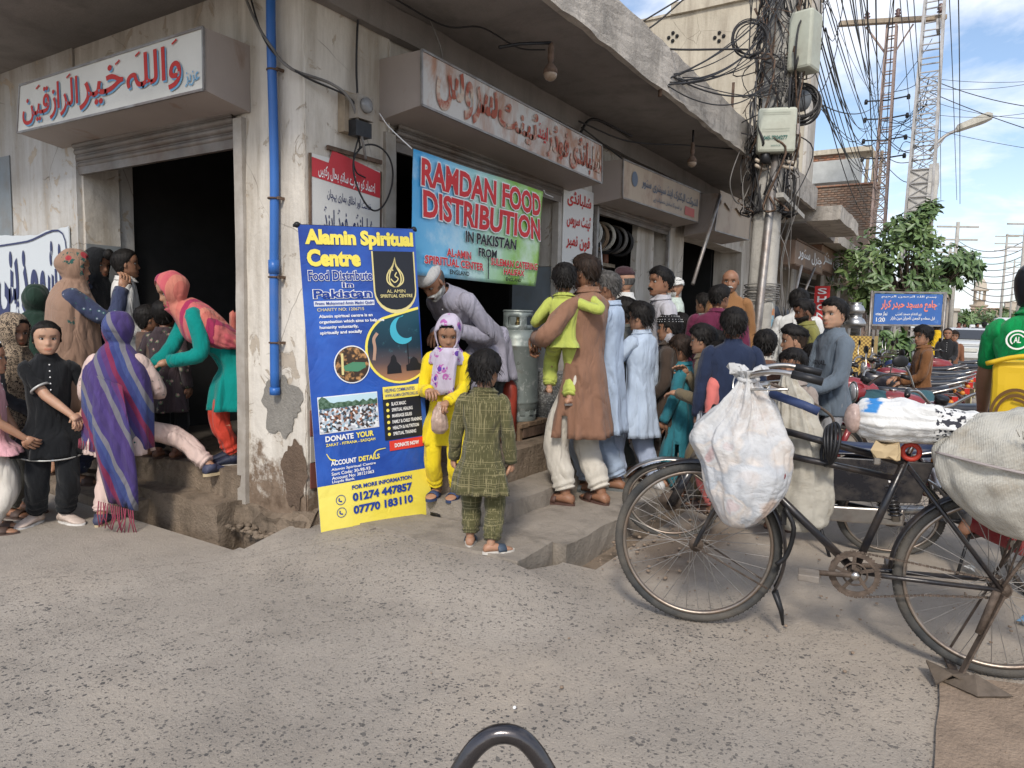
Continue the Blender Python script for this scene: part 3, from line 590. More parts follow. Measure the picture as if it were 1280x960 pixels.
# large Urdu words painted on the side wall
t = thing('painted_wall_advert', 'white painted wall advert with big dark Urdu letters left of doorway', 'notice'); p = Panel((2.84, 8.2, .9), (0, -1, 0), (0, 0, 1))
b = MB(); vs = []; n = 40
for i in range(n+1):
    u = 2.27*i/n; vs += [p.P(u, 0, 0), p.P(u, 1.07+.03*nz((u*5, 0, 0), 1.2)+.03*math.sin(u*3), 0)]
b.add(vs, [(2*i, 2*i+2, 2*i+3, 2*i+1) for i in range(n)]); o = b.build('whitewash_field', worn('fresh_whitewash', (.56, .6, .63), (.42, .43, .43), .7, 3), t); m = o.modifiers.new('thick', 'SOLIDIFY'); m.thickness = .01
p.stroke([(1.05, .97), (1.6, .99), (2.19, 1.03), (2.21, .5), (2.2, .1)], .014, K_INK, .008, t)
p.text(urdu('نشہ'), (1.79, .46, 2.15, .98), K_INK, .006, t, .03); p.text(urdu('و'), (1.62, .42, 1.76, .76), K_INK, .006, t, .05); p.text(urdu('ذ'), (1.46, .40, 1.59, .92), K_INK, .006, t, .05)
p.text(urdu('ہنی'), (1.02, .3, 1.42, .92), K_INK, .006, t, .04); p.text(urdu('سکون'), (.3, .3, .85, .9), K_INK, .006, t, .04); p.text(urdu('کا علاج'), (1.2, .12, 1.9, .34), K_INK, .006, t, .01)
b = MB(); b.box((2.852, 6.9, 1.95), (2.858, 8.5, 2.62)); b.build('grey_brush_patch', M_GREYB, t)
# blue drain pipe on the corner pillar
t = thing('drain_pipe', 'bright blue plastic drain pipe clipped to the corner pillar', 'pipe')
bl = plain('blue_pvc', (.03, .13, .42), .35, 0, .15, 3, .03, 30, .15)
MB().tube(smooth_path([(2.815, 3.49, .86), (2.815, 3.49, 1.5), (2.822, 3.486, 2.2), (2.81, 3.49, 2.9), (2.81, 3.49, 3.31)], 5), .027, 12).build('pipe', bl, t)
MB().tube([(2.815, 3.49, 1.58), (2.815, 3.49, 1.66)], .032, 12).build('coupling', bl, t); MB().tube([(2.815, 3.49, .855), (2.815, 3.49, .9)], .031, 12).build('coupling', bl, t)
for z in (1.17, 1.56, 2.02, 2.75): MB().torus((2.815, 3.49, z), .029, .006, (0, 0, 1), 20, 6).box((2.81, 3.44, z-.008), (2.86, 3.455, z+.008)).build('clip', M_RUST, t)

# ------------------------------------------------------------------ meter, lamps and cables on the building
t = thing('electric_meter', 'small grimy electric meter with hanging wires on the corner pillar', 'electric meter', (3.19, 3.2, 2.54))
MB().rbox((-.085, 0, -.1), (.1, .06, .14), .03, .004).build('backboard', M_WOODG, t)
MB().rbox((-.05, -.07, -.02), (.085, 0, .12), .03, .004).build('case', plain('meter_case', (.34, .31, .27), .6, 0, .3, 9, .1, 40, .5), t)
MB().lathe([(.045, 0), (.045, .02), (.03, .03)], (.015, -.07, .06), 18, axis=(0, -1, 0)).build('dial_glass', plain('dial_glass', (.2, .2, .2), .15), t)
MB().rbox((-.055, -.06, -.12), (.08, 0, -.03), .03, .006).build('terminal_cover', M_BLACKI, t)
def cable(pts, r=.006, label='loose black wire', mat=M_CABLE, name='cable', group=None, per=8, n=5):
    b = MB(); b.tube(smooth_path(pts, per), r, n, cap=True); return tag(b.build(name, mat), label, 'cable', group)
def sag(a, c, s, k=7, side=None):
    a, c = V(*a), V(*c); return [a+(c-a)*i/k+V(0, 0, -s*4*(i/k)*(1-i/k))+(V(*side)*math.sin(math.pi*i/k) if side is not None else 0) for i in range(k+1)]
cable([(2.84, 3.8, 3.3), (2.80, 3.62, 3.05), (2.78, 3.45, 2.86), (2.79, 3.3, 2.72), (3.0, 3.2, 2.68), (3.12, 3.16, 2.6), (3.2, 3.15, 2.4), (3.26, 3.18, 2.3)], .009, 'thick grey wire sagging across the corner pillar to the meter', M_CABLEG)
cable([(2.85, 3.75, 3.28), (2.79, 3.55, 2.96), (2.78, 3.4, 2.8), (2.84, 3.24, 2.68), (3.1, 3.17, 2.63), (3.2, 3.14, 2.52)], .006, 'thin black wire beside the thick grey one on the corner pillar')
cable([(3.24, 3.2, 3.3), (3.23, 3.22, 3.1), (3.22, 3.22, 2.85), (3.21, 3.2, 2.66)], .007, 'wire dropping straight from the ceiling to the meter')
cable([(3.2, 3.18, 2.42)]+[(3.32+.17*math.cos(a), 3.17-.02*math.sin(a*2), 2.2+.2*math.sin(a)) for a in np.linspace(2.2, 8.6, 18)], .006, 'loop of black wire hanging below the meter')
cable([(3.2, 3.18, 2.42), (3.18, 3.2, 2.3), (3.21, 3.21, 2.22), (3.3, 3.22, 2.2)], .005, 'short wire stub below the meter')
cable([(3.4, 3.1, 3.29), (3.8, 3.0, 3.24), (4.0, 2.85, 3.27), (4.3, 2.75, 3.22), (4.5, 2.65, 3.25)], .006, 'wire sagging along the ceiling to the first bulb')
cable([(3.7, 3.05, 3.26), (3.78, 3.02, 3.1), (3.82, 3.02, 2.95)], .006, 'cut wire end hanging from the ceiling above the rusty sign', M_CABLEG)
def bulb(loc, label, on_arm=None):
    t = thing('ceiling_bulb', label, 'light bulb', loc)
    if on_arm is not None: MB().tube(on_arm, .011, 7).build('arm', M_BLACKI, t)
    MB().lathe([(.012, .2), (.02, .17), (.022, .1), (.016, .07), (.045, .03), (.05, 0), (.03, 0)], n=14).build('holder', M_RUST, t)
    MB().ell((0, 0, -.005), (.047, .047, .045), 12, 8).build('glass', plain('dusty_glass', (.24, .18, .13), .3), t)
P = onz(688, 92, 3.0); bulb(P, 'bare bulb in a brown holder below the roof slab, nearest one', [(-.33, .2, .1), (-.2, .12, .15), (0, 0, .2)])
P = onz(865, 203, 2.98); bulb(P, 'bare bulb in a dark holder under the slab, before the torn cloth sign', [(0, 0, .2), (0, 0, .32)])
cable([(5.9, 3.1, 3.15), (6.6, 2.9, 3.1), (7.4, 2.6, 3.2), (8.2, 2.35, 3.3)], .008, 'black wire slung under the slab from the rusty sign end')
cable([(6.0, 3.12, 3.12), (6.8, 3.1, 3.02), (7.6, 3.1, 2.92), (8.4, 3.12, 2.98), (8.45, 3.12, 2.7)], .008, 'black wire sagging over the small tan sign')
cable([(6.65, 2.9, 3.16), (6.2, 3.1, 3.24), (6.0, 3.15, 3.05)], .014, 'bent black bracket wire at the rusty sign end')
cable([(8.3, 2.26, 3.4), (8.0, 2.3, 2.9), (8.25, 2.25, 2.7), (8.6, 2.2, 3.1), (8.8, 2.2, 3.6)], .007, 'slack grey wire hanging from the fascia edge', M_CABLEG)
cable([V(0, 0, CAM_H)+ray(*q)*6.2 for q in ((146, 225), (160, 245), (167, 265), (160, 288), (150, 302))], .005, 'pale wire curving inside the dark left doorway', plain('pale_wire', (.5, .5, .48), .5))
for k, (x, y) in enumerate([(855, 255), (835, 140)]): pass
for (x, y, nm) in ((826, 95, 'rusty iron bar standing on the fascia edge by the wires'), (914, 150, 'brown bamboo stub standing on the roof edge near pole')):
    P = ony(x, y, 2.29) if x == 826 else ony(x, y, 2.6); L_ = .33 if x == 826 else .9
    tag(MB().tube([P-V(0, 0, L_/2), P+V(.02, 0, L_/2)], .018, 7).build('rebar_stub', M_RUST), nm, 'iron bar')

# ------------------------------------------------------------------ cable reels and goods in the third shop
for k in range(6):
    x = 6.95+.17*k; z = 2.28-.02*(k % 2); t = thing('cable_coil', ['white cable coil hanging nearest the pillar', 'brown cable coil hanging second in the electrical shop', 'pale cable coil hanging third in the electrical shop', 'black cable coil hanging fourth in the electrical shop', 'grey cable coil hanging fifth in the electrical shop', 'dark cable coil hanging last, by the white panel'][k], 'cable coil', (x, 3.5, z), 0, 'cable coils hung in the third shop')
    for q in range(4): MB().torus((-.03+.02*q, .0, 0), .15-.008*(q % 2), .013, (1, .15, 0), 26, 6).build('turn', [plain('coil_white', (.45, .45, .42)), plain('coil_brown', (.2, .14, .09)), plain('coil_pale', (.4, .38, .33)), M_CABLE, M_CABLEG, M_CABLE][k], t)
tag(MB().box((6.7, 3.62, 1.98), (7.95, 3.74, 2.02)).build('wall_shelf', M_WOODG), 'grey shelf below the hanging cable coils', 'shelf')
rr = random.Random(5)
for k in range(16):
    x = 6.72+.15*(k % 8); z = 2.021 if k < 8 else 1.621; c = [(.3, .22, .15), (.12, .12, .13), (.35, .33, .3), (.25, .1, .06)][k % 4]
    tag(MB().lathe([(.045, 0), (.05, .02), (.05, .1+.03*(k % 3)), (.03, .15), (.02, .16)], (x+rr.uniform(-.02, .02), 3.68, z), 10).build('tin', plain('tin_paint_%d' % (k % 4), c, .5)), 'small %s tin, %s on the %s shelf of the electrical shop' % (['tan', 'dark grey', 'pale grey', 'rust brown'][k % 4], ['leftmost', 'second from left', 'third from left', 'fourth from left', 'fourth from right', 'third from right', 'second from right', 'rightmost'][k % 8], 'upper' if k < 8 else 'lower'), 'tin', 'tins on the electrical shop shelves')
tag(MB().box((6.7, 3.62, 1.58), (7.95, 3.74, 1.62)).build('wall_shelf', M_WOODG), 'grey lower shelf with tins, under the coil shelf', 'shelf')
cable([(6.95, 3.45, 2.15), (6.85, 3.3, 1.9), (6.7, 3.2, 1.6)], .008, 'white conduit end hanging in front of the coils', K_WHITE); cable([(7.1, 3.42, 2.2), (6.95, 3.3, 1.8), (6.85, 3.2, 1.5)], .008, 'second white conduit beside the coils', K_WHITE)
tag(MB().ell((4.4, 4.9, 1.85), (.06, .06, .09), 12, 8).tube([(4.4, 4.9, 1.9), (4.4, 4.9, 2.9)], .006, 5).build('hanging_lamp', plain('unlit_lamp', (.4, .4, .42), .2)), 'unlit glass lamp hanging inside the dark left doorway', 'lamp')
# ------------------------------------------------------------------ cream building behind the roof slab
t = thing('cream_building', 'tall cream rendered building with pierced parapet behind the shop roof', 'building')
wallbox('wall', (14, 2.72, 3.2), (14.8, 12, 7.4), M_CREAM, .4, .01, 2, t)
wallbox('parapet_cap', (13.93, 3.2, 7.401), (14.5, 5.35, 7.62), M_CREAM, .3, .008, 3, t)
MB().box((13.96, 2.69, 7.402), (14.84, 12, 7.45)).build('coping', M_CREAM, t)
MB().bar((14.2, 5.0, 7.6), (14.2, 5.4, 7.95), .2, .04).build('roof_pipe', M_IRON, t)
for (px, py) in ((841, 46), (899, 46), (950, 47)):
    P = onx(px, py, 13.985)
    b = MB()
    for a in range(4):
        c = V(0, math.cos(a*math.pi/2)*.085, math.sin(a*math.pi/2)*.075); b.lathe([(.036, 0), (.036, .02)], (13.978, P[1]+c[1], P[2]+c[2]), 8, axis=(1, 0, 0))
    b.build('parapet_hole', M_DARKIN, t)
wallbox('white_side_wall', (13.99, 2.66, 3.2), (14.7, 2.719, 7.3), M_WALL2, .5, .005, 9, t)

# ------------------------------------------------------------------ bricks
def m_brick(name, a, b_, mort, sc=1.):
    g = NG(name); mp = g.n('ShaderNodeMapping', Vector=g.n('ShaderNodeCombineXYZ', X=g.math('ADD', g.n('ShaderNodeSeparateXYZ', 1, Vector=g.co), g.n('ShaderNodeSeparateXYZ', 0, Vector=g.co)), Y=g.n('ShaderNodeSeparateXYZ', 2, Vector=g.co)), Scale=(1, 1, 1))
    br = g.N.new('ShaderNodeTexBrick'); g.set(br.inputs['Vector'], mp); g.set(br.inputs['Color1'], a); g.set(br.inputs['Color2'], b_); g.set(br.inputs['Mortar'], mort)
    br.inputs['Scale'].default_value = 1/sc; br.inputs['Mortar Size'].default_value = .012; br.inputs['Brick Width'].default_value = .23; br.inputs['Row Height'].default_value = .08
    c = g.mix(g.math('MULTIPLY', g.ramp(g.noise(1.5, 8, .7), [(.4, 0), (.7, 1)]), .5), br.outputs['Color'], mort)
    return g.fin(c, .9, 0., br.outputs['Fac'], -.5, .02)
M_BR1 = m_brick('orange_brick', (.36, .17, .10), (.27, .12, .075), (.3, .25, .2)); M_BR2 = m_brick('brown_brick', (.24, .16, .11), (.17, .11, .08), (.2, .17, .14))
def rows_of_bricks(t, x, y0, y1, z0, z1, mats, n_max=300):
    protos = [MB().rbox((0, -.105, -.032), (.05, .105, .032), .08, .006, 0, s).build('brick', mats[s % len(mats)], t) for s in range(4)]
    for o in protos: o.location = (x, y0-.5, z0+.1)
    rr = random.Random(int(x)); k = 0; z = z0+.04; r = 0; first = list(protos)
    while z < z1-.02 and k < n_max:
        y = y0+.11+(r % 2)*.115
        while y < y1-.1 and k < n_max:
            o = first.pop() if first else inst(rr.choice(protos), t)
            o.location = (x-.03-rr.uniform(0, .02), y, z); k += 1; y += .23
        z += .085; r += 1
    for o in first: bpy.data.objects.remove(o)
ta = thing('brick_house', 'unplastered orange brick upper room with an open window hole', 'building')
a = onx(1013, 233, 33); c = onx(1057, 192, 33)
MB().box((33, c[1], 6.2), (34, a[1]+1.5, c[2])).build('wall', M_BR1, ta); MB().box((32.8, c[1]-1.0, c[2]), (34.2, a[1]+1.6, c[2]+.2)).build('roof', M_CREAM, ta)
rows_of_bricks(ta, 33, c[1]+.02, a[1]+.2, a[2]+.1, c[2], [M_BR1, plain('orange_brick_face', (.36, .17, .1), .9, 0, .4)], 190)
MB().box((33, c[1]-.5, 6.2), (33.3, c[1]-.002, c[2])).build('plaster_jamb', M_CREAM, ta)
for k in range(3): MB().bar((33.1, c[1]-.8-.25*k, 6.2), (33.1, c[1]-.85-.25*k, c[2]), .12).build('window_post', M_WOODG, ta)
P = onx(1040, 215, 31.5); tag(MB().rbox((31.4, P[1]-1, 7.1), (32.4, P[1]+2.4, 7.95), .4, .01).build('water_tank_shed', plain('pale_grey_sheet', (.45, .46, .44), .6, 0, .15, 3)), 'pale grey flat roof block below the orange brick room', 'roof block')
tb = thing('brick_house', 'long brown brick upper wall above the far shop canopies', 'building')
a = onx(1008, 236, 30); c = onx(1094, 236, 30)
MB().box((30, c[1], 4.2), (31.2, a[1]+1.5, a[2])).build('wall', M_BR2, tb); MB().box((29.9, c[1]-.06, a[2]), (31.3, a[1]+1.5, a[2]+.06)).build('coping', M_BR1, tb)
rows_of_bricks(tb, 30, c[1]+.02, a[1], 5.0, a[2], [M_BR2, plain('brown_brick_face', (.23, .15, .105), .9, 0, .4)], 260)

# ------------------------------------------------------------------ the row of shops that runs down the street
rr = random.Random(11)
SG = [('dull brown', (.22, .15, .11)), ('rust brown', (.27, .16, .11)), ('tan', (.36, .29, .21)), ('grey', (.3, .3, .29)), ('rusty', (.26, .15, .1)), ('white', (.55, .54, .5)), ('dark green', (.07, .14, .1)), ('pale green', (.3, .4, .34)), ('brown', (.2, .12, .08))]
x = 13.08; k = 0
WHERE = ['just past the corner block', 'past the concrete pole', 'behind the tall white haired queue', 'by the red vertical sign', 'near the steel pots', 'behind the blue mosque sign', 'half hidden by the tree', 'beyond the tree trunk', 'far down the street', 'second from the far end', 'at the far end']
U1 = ['جنرل سٹور', 'موبائل سنٹر', 'ہوٹل', 'کلاتھ ہاؤس', 'بیکری', 'میڈیکل سٹور', 'آٹوز', 'شوز', 'ٹیلرز', 'فروٹ شاپ', 'کریانہ']
while x < 72:
    wdt = rr.choice([2.8, 3.2, 3.6]) if x < 30 else 5.; j = k % len(SG)
    if k >= 11: break
    t = thing('street_shop', 'small %s shop bay %s' % (['whitewashed', 'grey plastered', 'stained concrete', 'pale rendered'][k % 4], WHERE[k]), 'shop', (x, 0, 0))
    zt = 3.0+rr.uniform(-.12, .12)
    [MB().rbox((xa, 3.2, .1), (xb, 3.8, zt), .3, .006).build('pillar', [M_WALL2, M_WALLG][k % 2], t) for xa, xb in ((.002, .35), (wdt-.3, wdt-.002))]
    MB().box((.35, 3.3, 2.5), (wdt-.3, 3.5, zt)).build('lintel', M_WALLG, t)
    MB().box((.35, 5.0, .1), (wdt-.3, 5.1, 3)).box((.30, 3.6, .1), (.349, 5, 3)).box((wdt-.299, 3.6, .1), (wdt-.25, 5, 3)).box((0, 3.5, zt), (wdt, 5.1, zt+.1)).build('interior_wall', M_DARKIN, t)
    oh = 2.05+rr.uniform(0, .45)
    MB().rbox((.01, oh, zt), (wdt-.01, 3.6, zt+.24+rr.uniform(-.05, .1)), .3, .015, 0, k, 4).build('canopy_slab', M_FASC if k % 2 else M_SOFF, t)
    MB().rbox((.02, 3.3, zt+.3), (wdt-.02, 8, zt+.35+rr.uniform(.1, .6)), .6, .01, 0, k).build('parapet', [M_WALLG, M_FASC][k % 2], t)
    bm_ = MB()
    if k % 3 == 1:
        for q in range(14): bm_.bar((.36, 3.28, .2+.16*q), (wdt-.31, 3.28, .2+.16*q), .15, .02)
        bm_.build('shutter', M_SHUT, t)
    else:
        for q in range(5): bm_.box((.5+.45*q, 3.7, .3), (.86+.45*q, 4.0, .6+rr.uniform(.3, 1.4)))
        bm_.build('stacked_goods', plain('goods_%d' % (k % 3), [(.25, .12, .08), (.15, .17, .2), (.3, .26, .16)][k % 3], .8, 0, .5, 6), t)
    if x < 60:
        zb = 2.45+rr.uniform(-.08, .1); yb = 2.6+rr.uniform(-.2, .25); hh = rr.uniform(.4, .6)
        s = thing('shop_signboard', '%s painted signboard over the shop %s' % (SG[j][0], WHERE[k]), 'sign', (x, 0, 0))
        MB().box((.15, yb, zb), (wdt-.2, yb+.25, zb+hh)).build('box', rusty_white('board_%d' % k, SG[j][1], (.2, .12, .07), .52), s, .01)
        MB().box((.13, yb-.02, zb-.02), (wdt-.18, yb, zb+.01)).box((.13, yb-.02, zb+hh-.01), (wdt-.18, yb, zb+hh+.02)).build('edge_strip', M_RUST, s)
        pp = Panel((.2, yb-.004, zb+.08), (1, 0, 0), (0, 0, 1)); pp.text(urdu(U1[k]), (.2, .03, wdt-.6, hh-.15), K_WHITE if SG[j][1][0] < .4 else K_RED2, .003, s, .02)
    x += wdt; k += 1
# concrete canopy pieces that step down past the corner block
wallbox('canopy_slab', (13.09, 1.9, 3.12), (15.6, 3.2, 3.36), M_FASC, .12, .02, 8, None)
o = COL.objects[-1]; o.name = 'broken_canopy'; tag(o, 'chipped concrete canopy stepping down past the corner block', 'canopy')
o['kind'] = 'thing'
# red vertical sign
P = V(0, 0, CAM_H)+ray(1027, 379)*15.; t = thing('vertical_sign', 'narrow red vertical sign with white letters behind the sweatshirt boy', 'sign', P)
d = nrm(V(-P[0], -P[1], 0)); ux = V(-d[1], d[0], 0); MB().box((-.15, -.03, -.36), (.15, .03, .36), 0, np.array([ux, d, V(0, 0, 1)]).T, (0, 0, 0)).build('board', flat('sign_red', (.55, .03, .03)), t)
pp = Panel(-ux*.14+d*.034+V(0, 0, -.34), ux, (0, 0, 1))
for i in range(4): pp.text('NOHS'[i], (.05, .02+.17*i, .23, .145+.17*i), K_WHITE, .004, t, .02)
MB().tube([(0, 0, -.36), (0, 0, -P[2]+.05)], .02, 8).build('post', M_IRON, t)
# steel pots on a glass counter
P = V(0, 0, CAM_H)+ray(1066, 440)*11.; t = thing('food_stall', 'small yellow mesh sided food counter behind the sweatshirt boy', 'stall', (P[0], P[1], 0))
MB().box((-.3, -.3, .9), (.3, .3, .93)).box((-.3, -.3, .45), (.3, .3, .48)).build('shelf', M_IRON, t)
for sx in (-.3, .3):
    for sy in (-.3, .3): MB().bar((sx, sy, 0), (sx, sy, 1.3), .03).build('post', M_IRON, t)
g = NG('yellow_mesh'); ck = g.n('ShaderNodeTexChecker', 0, Vector=g.co, Scale=36., Color1=(.6, .42, .12), Color2=(.25, .15, .05)); g.fin(ck, .6)
MB().box((-.31, -.31, .5), (-.3, .3, 1.2)).box((-.3, -.31, .5), (.3, -.305, 1.2)).build('side_panel', g.mat, t)
M_STEEL = plain('polished_steel', (.42, .42, .42), .35, .9, .05, 3, .02)
for z, r, nm in ((1.31, .16, 'lower'), (1.51, .135, 'upper')):
    t = thing('steel_pot', '%s round steel pot stacked on the yellow mesh counter' % nm, 'pot', (P[0], P[1], z))
    MB().lathe([(r*.5, 0), (r*.95, .04), (r, .085), (r*.8, .145), (r*.55, .17), (r*.62, .2)], n=22).build('bowl', M_STEEL, t); MB().lathe([(r*.63, .19), (r*.5, .2)], n=22).build('rim', M_STEEL, t)

# ------------------------------------------------------------------ blue mosque sign
D = 14.6
a, c, e = [V(0, 0, CAM_H)+ray(*q)*D for q in ((1091, 405), (1176, 406), (1091, 367))]
t = thing('mosque_sign', 'blue enamel mosque sign with red and white Urdu on two thin posts', 'sign')
p = Panel(a, nrm(c-a), (0, 0, 1)); w = np.linalg.norm(c-a); h = e[2]-a[2]; nn = p.n
M_SB = rusty_white('sign_blue', (.045, .14, .42), (.2, .3, .45), .6, 6.)
b = MB(); b.add([p.P(0, 0, 0), p.P(w, 0, 0), p.P(w, h, 0), p.P(0, h, 0), p.P(0, 0, -.02), p.P(w, 0, -.02), p.P(w, h, -.02), p.P(0, h, -.02)], [(0, 1, 2, 3), (7, 6, 5, 4), (0, 4, 5, 1), (1, 5, 6, 2), (2, 6, 7, 3), (3, 7, 4, 0)]); b.build('panel', M_SB, t)
p.text(urdu('جامع مسجد حیدر کرار'), (.1*w, .42*h, .92*w, .8*h), K_CORAL, .006, t, .035); p.text(urdu('نماز جمعہ'), (.03*w, .25*h, .2*w, .42*h), K_WHITE, .006, t, .02)
p.text('1:20', (.04*w, .08*h, .17*w, .22*h), K_WHITE, .006, t, .02); p.text(urdu('زیر انتظام مسجد کمیٹی'), (.32*w, .26*h, .7*w, .39*h), K_WHITE, .006, t, .02)
p.text(urdu('اہل محلہ و انجمن تاجران مین بازار'), (.25*w, .13*h, .9*w, .26*h), K_WHITE, .006, t, .02); p.text(urdu('بسم اللہ الرحمن الرحیم'), (.1*w, .85*h, .9*w, .95*h), K_WHITE, .006, t, .01)
b = MB(); F = [(-.03, -.02), (w+.03, -.02), (w+.03, h+.03), (-.03, h+.03)]
for i in range(4): b.bar(p.P(*F[i]), p.P(*F[(i+1) % 4]), .035)
b.build('frame', M_IRON, t)
for u in (-.06, w+.06):
    q = p.P(u, 0, -.01); MB().tube([(q[0], q[1], 0), (q[0], q[1], a[2]+h+.06)], .025, 8).build('post', M_IRON, t)

# ------------------------------------------------------------------ tree
def leaf_mesh(name, mat, L=.26, Wd=.085):
    b = MB(); pts = [(0, 0, 0), (Wd*.5, L*.3, .01), (Wd*.48, L*.62, 0), (0, L, -.03), (-Wd*.48, L*.62, 0), (-Wd*.5, L*.3, .01), (0, L*.35, -.012), (0, L*.68, -.016)]
    b.add(pts, [(0, 1, 6), (1, 2, 7, 6), (2, 3, 7), (3, 4, 7), (4, 5, 6, 7), (5, 0, 6)], 0, True); return b
def m_leaf(name, c1, c2):
    g = NG(name); c = g.mix(g.n('ShaderNodeObjectInfo', 'Random'), c1, c2) if False else g.mix(g.ramp(g.noise(1.1, 3), [(.35, 0), (.65, 1)]), c1, c2)
    c = g.mix(g.ramp(g.noise(9, 2), [(.4, 0), (.7, .8)]), c, mul(c2, 1.5)); return g.fin(c, .42, 0., None, spec=.5)
M_LEAF = m_leaf('glossy_leaf', (.055, .11, .038), (.12, .18, .065)); M_LEAF2 = m_leaf('young_leaf', (.07, .12, .035), (.13, .18, .06))
M_BARK = m_concrete('tree_bark', (.17, .13, .1), .5, 8, .5, 1.)
def make_tree(label, loc, crown, n, Lf=.27, group=None, objs=0, seed=0, trunk_h=1.5, tr=.07, name='street_tree'):
    rr = random.Random(seed); t = thing(name, label, 'tree', loc, 0, group); b = MB(); tips = []
    base = V(0, 0, 0); fork = V(.05, -.05, trunk_h); b.tube(smooth_path([base-V(0, 0, .1), V(.04, .02, trunk_h*.5), fork], 4), [tr*1.2, tr, tr*.85], 9)
    for (cx, cy, cz, rx, ry, rz) in crown:
        for q in range(5):
            e = V(cx+rr.uniform(-.6, .6)*rx, cy+rr.uniform(-.6, .6)*ry, cz+rr.uniform(-.5, .7)*rz); m_ = (fork+e)/2+V(rr.uniform(-.1, .1), rr.uniform(-.1, .1), rr.uniform(.0, .25))
            P = smooth_path([fork, m_, e], 4); b.tube(P, [tr*.5, tr*.15], 6); tips += [(P[-1], rx), (P[-3], rx)]
            for s_ in range(3):
                f = e+V(rr.uniform(-.5, .5)*rx, rr.uniform(-.5, .5)*ry, rr.uniform(-.4, .4)*rz); b.tube([m_*.4+e*.6, f], [tr*.15, tr*.05], 5)
    b.build('trunk', M_BARK, t)
    lf = leaf_mesh('leaf', M_LEAF, Lf, Lf*.34); V0 = [V(*q) for q in lf.v]; cr = MB(); leaves = []
    for i in range(n):
        cx, cy, cz, rx, ry, rz = crown[i % len(crown)] if rr.random() < .5 else rr.choice(crown)
        # rosettes: several leaves fan out from one twig tip
        if i % 7 == 0:
            for _ in range(20):
                u = V(rr.gauss(0, 1), rr.gauss(0, 1), rr.gauss(0, 1)); u = nrm(u)*(rr.random()**.35); tip = V(cx+u[0]*rx, cy+u[1]*ry, cz+u[2]*rz)
                if nz(tip, 1.6, seed) > -.22: break
            ax = nrm(V(u[0], u[1], u[2]*.5+.35))
        an = rr.uniform(0, 6.28); x_ = nrm(np.cross(ax, V(.3, .2, 1))); y_ = np.cross(ax, x_); out = nrm(x_*math.cos(an)+y_*math.sin(an)+ax*rr.uniform(.1, .7)-V(0, 0, rr.uniform(.1, .6)))
        side = nrm(np.cross(out, ax+V(rr.uniform(-.3, .3), 0, 0))); up = np.cross(side, out); sc = rr.uniform(.6, 1.15)
        p0 = tip+out*.03+V(rr.uniform(-.04, .04), rr.uniform(-.04, .04), rr.uniform(-.04, .04))
        if i < 0: pass
        leaves.append((p0, side, out, up, sc))
    # nearest leaves to the street are parts, the rest one mass
    lo = np.array([l[0] for l in leaves]); near = set(np.argsort(lo@V(.84, .54, 0))[:objs]) if objs else set(); proto = None
    for i, (p0, sd_, ot, up, sc) in enumerate(leaves):
        if i in near:
            if proto is None: proto = lf.build('leaf', M_LEAF, t); o = proto
            else: o = inst(proto, t)
            o.matrix_local = Matrix([[sd_[r]*sc, ot[r]*sc, up[r]*sc, p0[r]] for r in range(3)]+[[0, 0, 0, 1]])
        else: cr.add([p0+(sd_*q[0]+ot*q[1]+up*q[2])*sc for q in V0], lf.f, 1 if rr.random() < .18 else 0, True)
    o = cr.build('crown', [M_LEAF, M_LEAF2], t); o['kind'] = 'stuff'; return t
T0 = V(18.2, 1.15, 0)
make_tree('large leaved green street tree rising behind the blue mosque sign', T0, [(0, .4, 2.8, .95, 1.15, .85), (.2, -.55, 2.7, .8, .75, .55), (.1, 1.0, 2.7, .75, .75, .65), (0, .1, 3.45, .6, .55, .4), (-.1, .5, 2.15, .75, .7, .5), (.1, -.25, 2.2, .6, .5, .4), (.1, -.3, 3.55, .4, .3, .55), (.2, -1.0, 2.65, .5, .4, .3), (0, .2, 2.1, .8, .85, .4)] , 4600, .21, None, 290, 4, 1.7)
make_tree('low leafy bush growing under the blue mosque sign', T0+V(-1.6, .1, 0), [(0, 0, .75, .35, .6, .5)], 420, .3, None, 0, 8, .3, .04, 'bush')

# ------------------------------------------------------------------ lattice towers, lamp, poles
M_LAT = plain('galvanised_lattice', (.42, .41, .4), .5, .4, .2, 4, .1, 50, .35); M_LATR = plain('rust_red_lattice', (.36, .27, .235), .7, .2, .25, 4, .1, 50, .3)
def lattice(label, x, y, w0, w1, H, mats, nseg, bars=True):
    t = thing('lattice_tower', label, 'tower', (x, y, 0))
    for sx in (-1, 1):
        for sy in (-1, 1):
            MB().bar((sx*w0/2, sy*w0/2, 0), (sx*w1/2, sy*w1/2, H), .07, .07).build('leg', mats, t)
    b = MB()
    for i in range(nseg):
        za, zb = H*i/nseg, H*(i+1)/nseg; wa = (w0+(w1-w0)*i/nseg)/2; wb = (w0+(w1-w0)*(i+1)/nseg)/2
        for k in range(4):
            A = [(-1, -1), (1, -1), (1, 1), (-1, 1)][k]; C_ = [(-1, -1), (1, -1), (1, 1), (-1, 1)][(k+1) % 4]
            if i < nseg*.62: b.bar((A[0]*wa, A[1]*wa, za), (C_[0]*wb, C_[1]*wb, zb), .03, .02)
            if i < nseg*.62: b.bar((C_[0]*wa, C_[1]*wa, za), (A[0]*wb, A[1]*wb, zb), .03, .02)
            b.bar((A[0]*wb, A[1]*wb, zb), (C_[0]*wb, C_[1]*wb, zb), .05, .03)
    b.build('bracing', mats, t)['kind'] = 'stuff'; return t
TA = V(0, 0, CAM_H)+ray(1100, 250)*24; TB = V(0, 0, CAM_H)+ray(1150, 250)*22
t = lattice('slimmer rust red lattice pole carrying the long wooden crossarm', TA[0], TA[1], .50, .27, 11.3, M_LATR, 30)
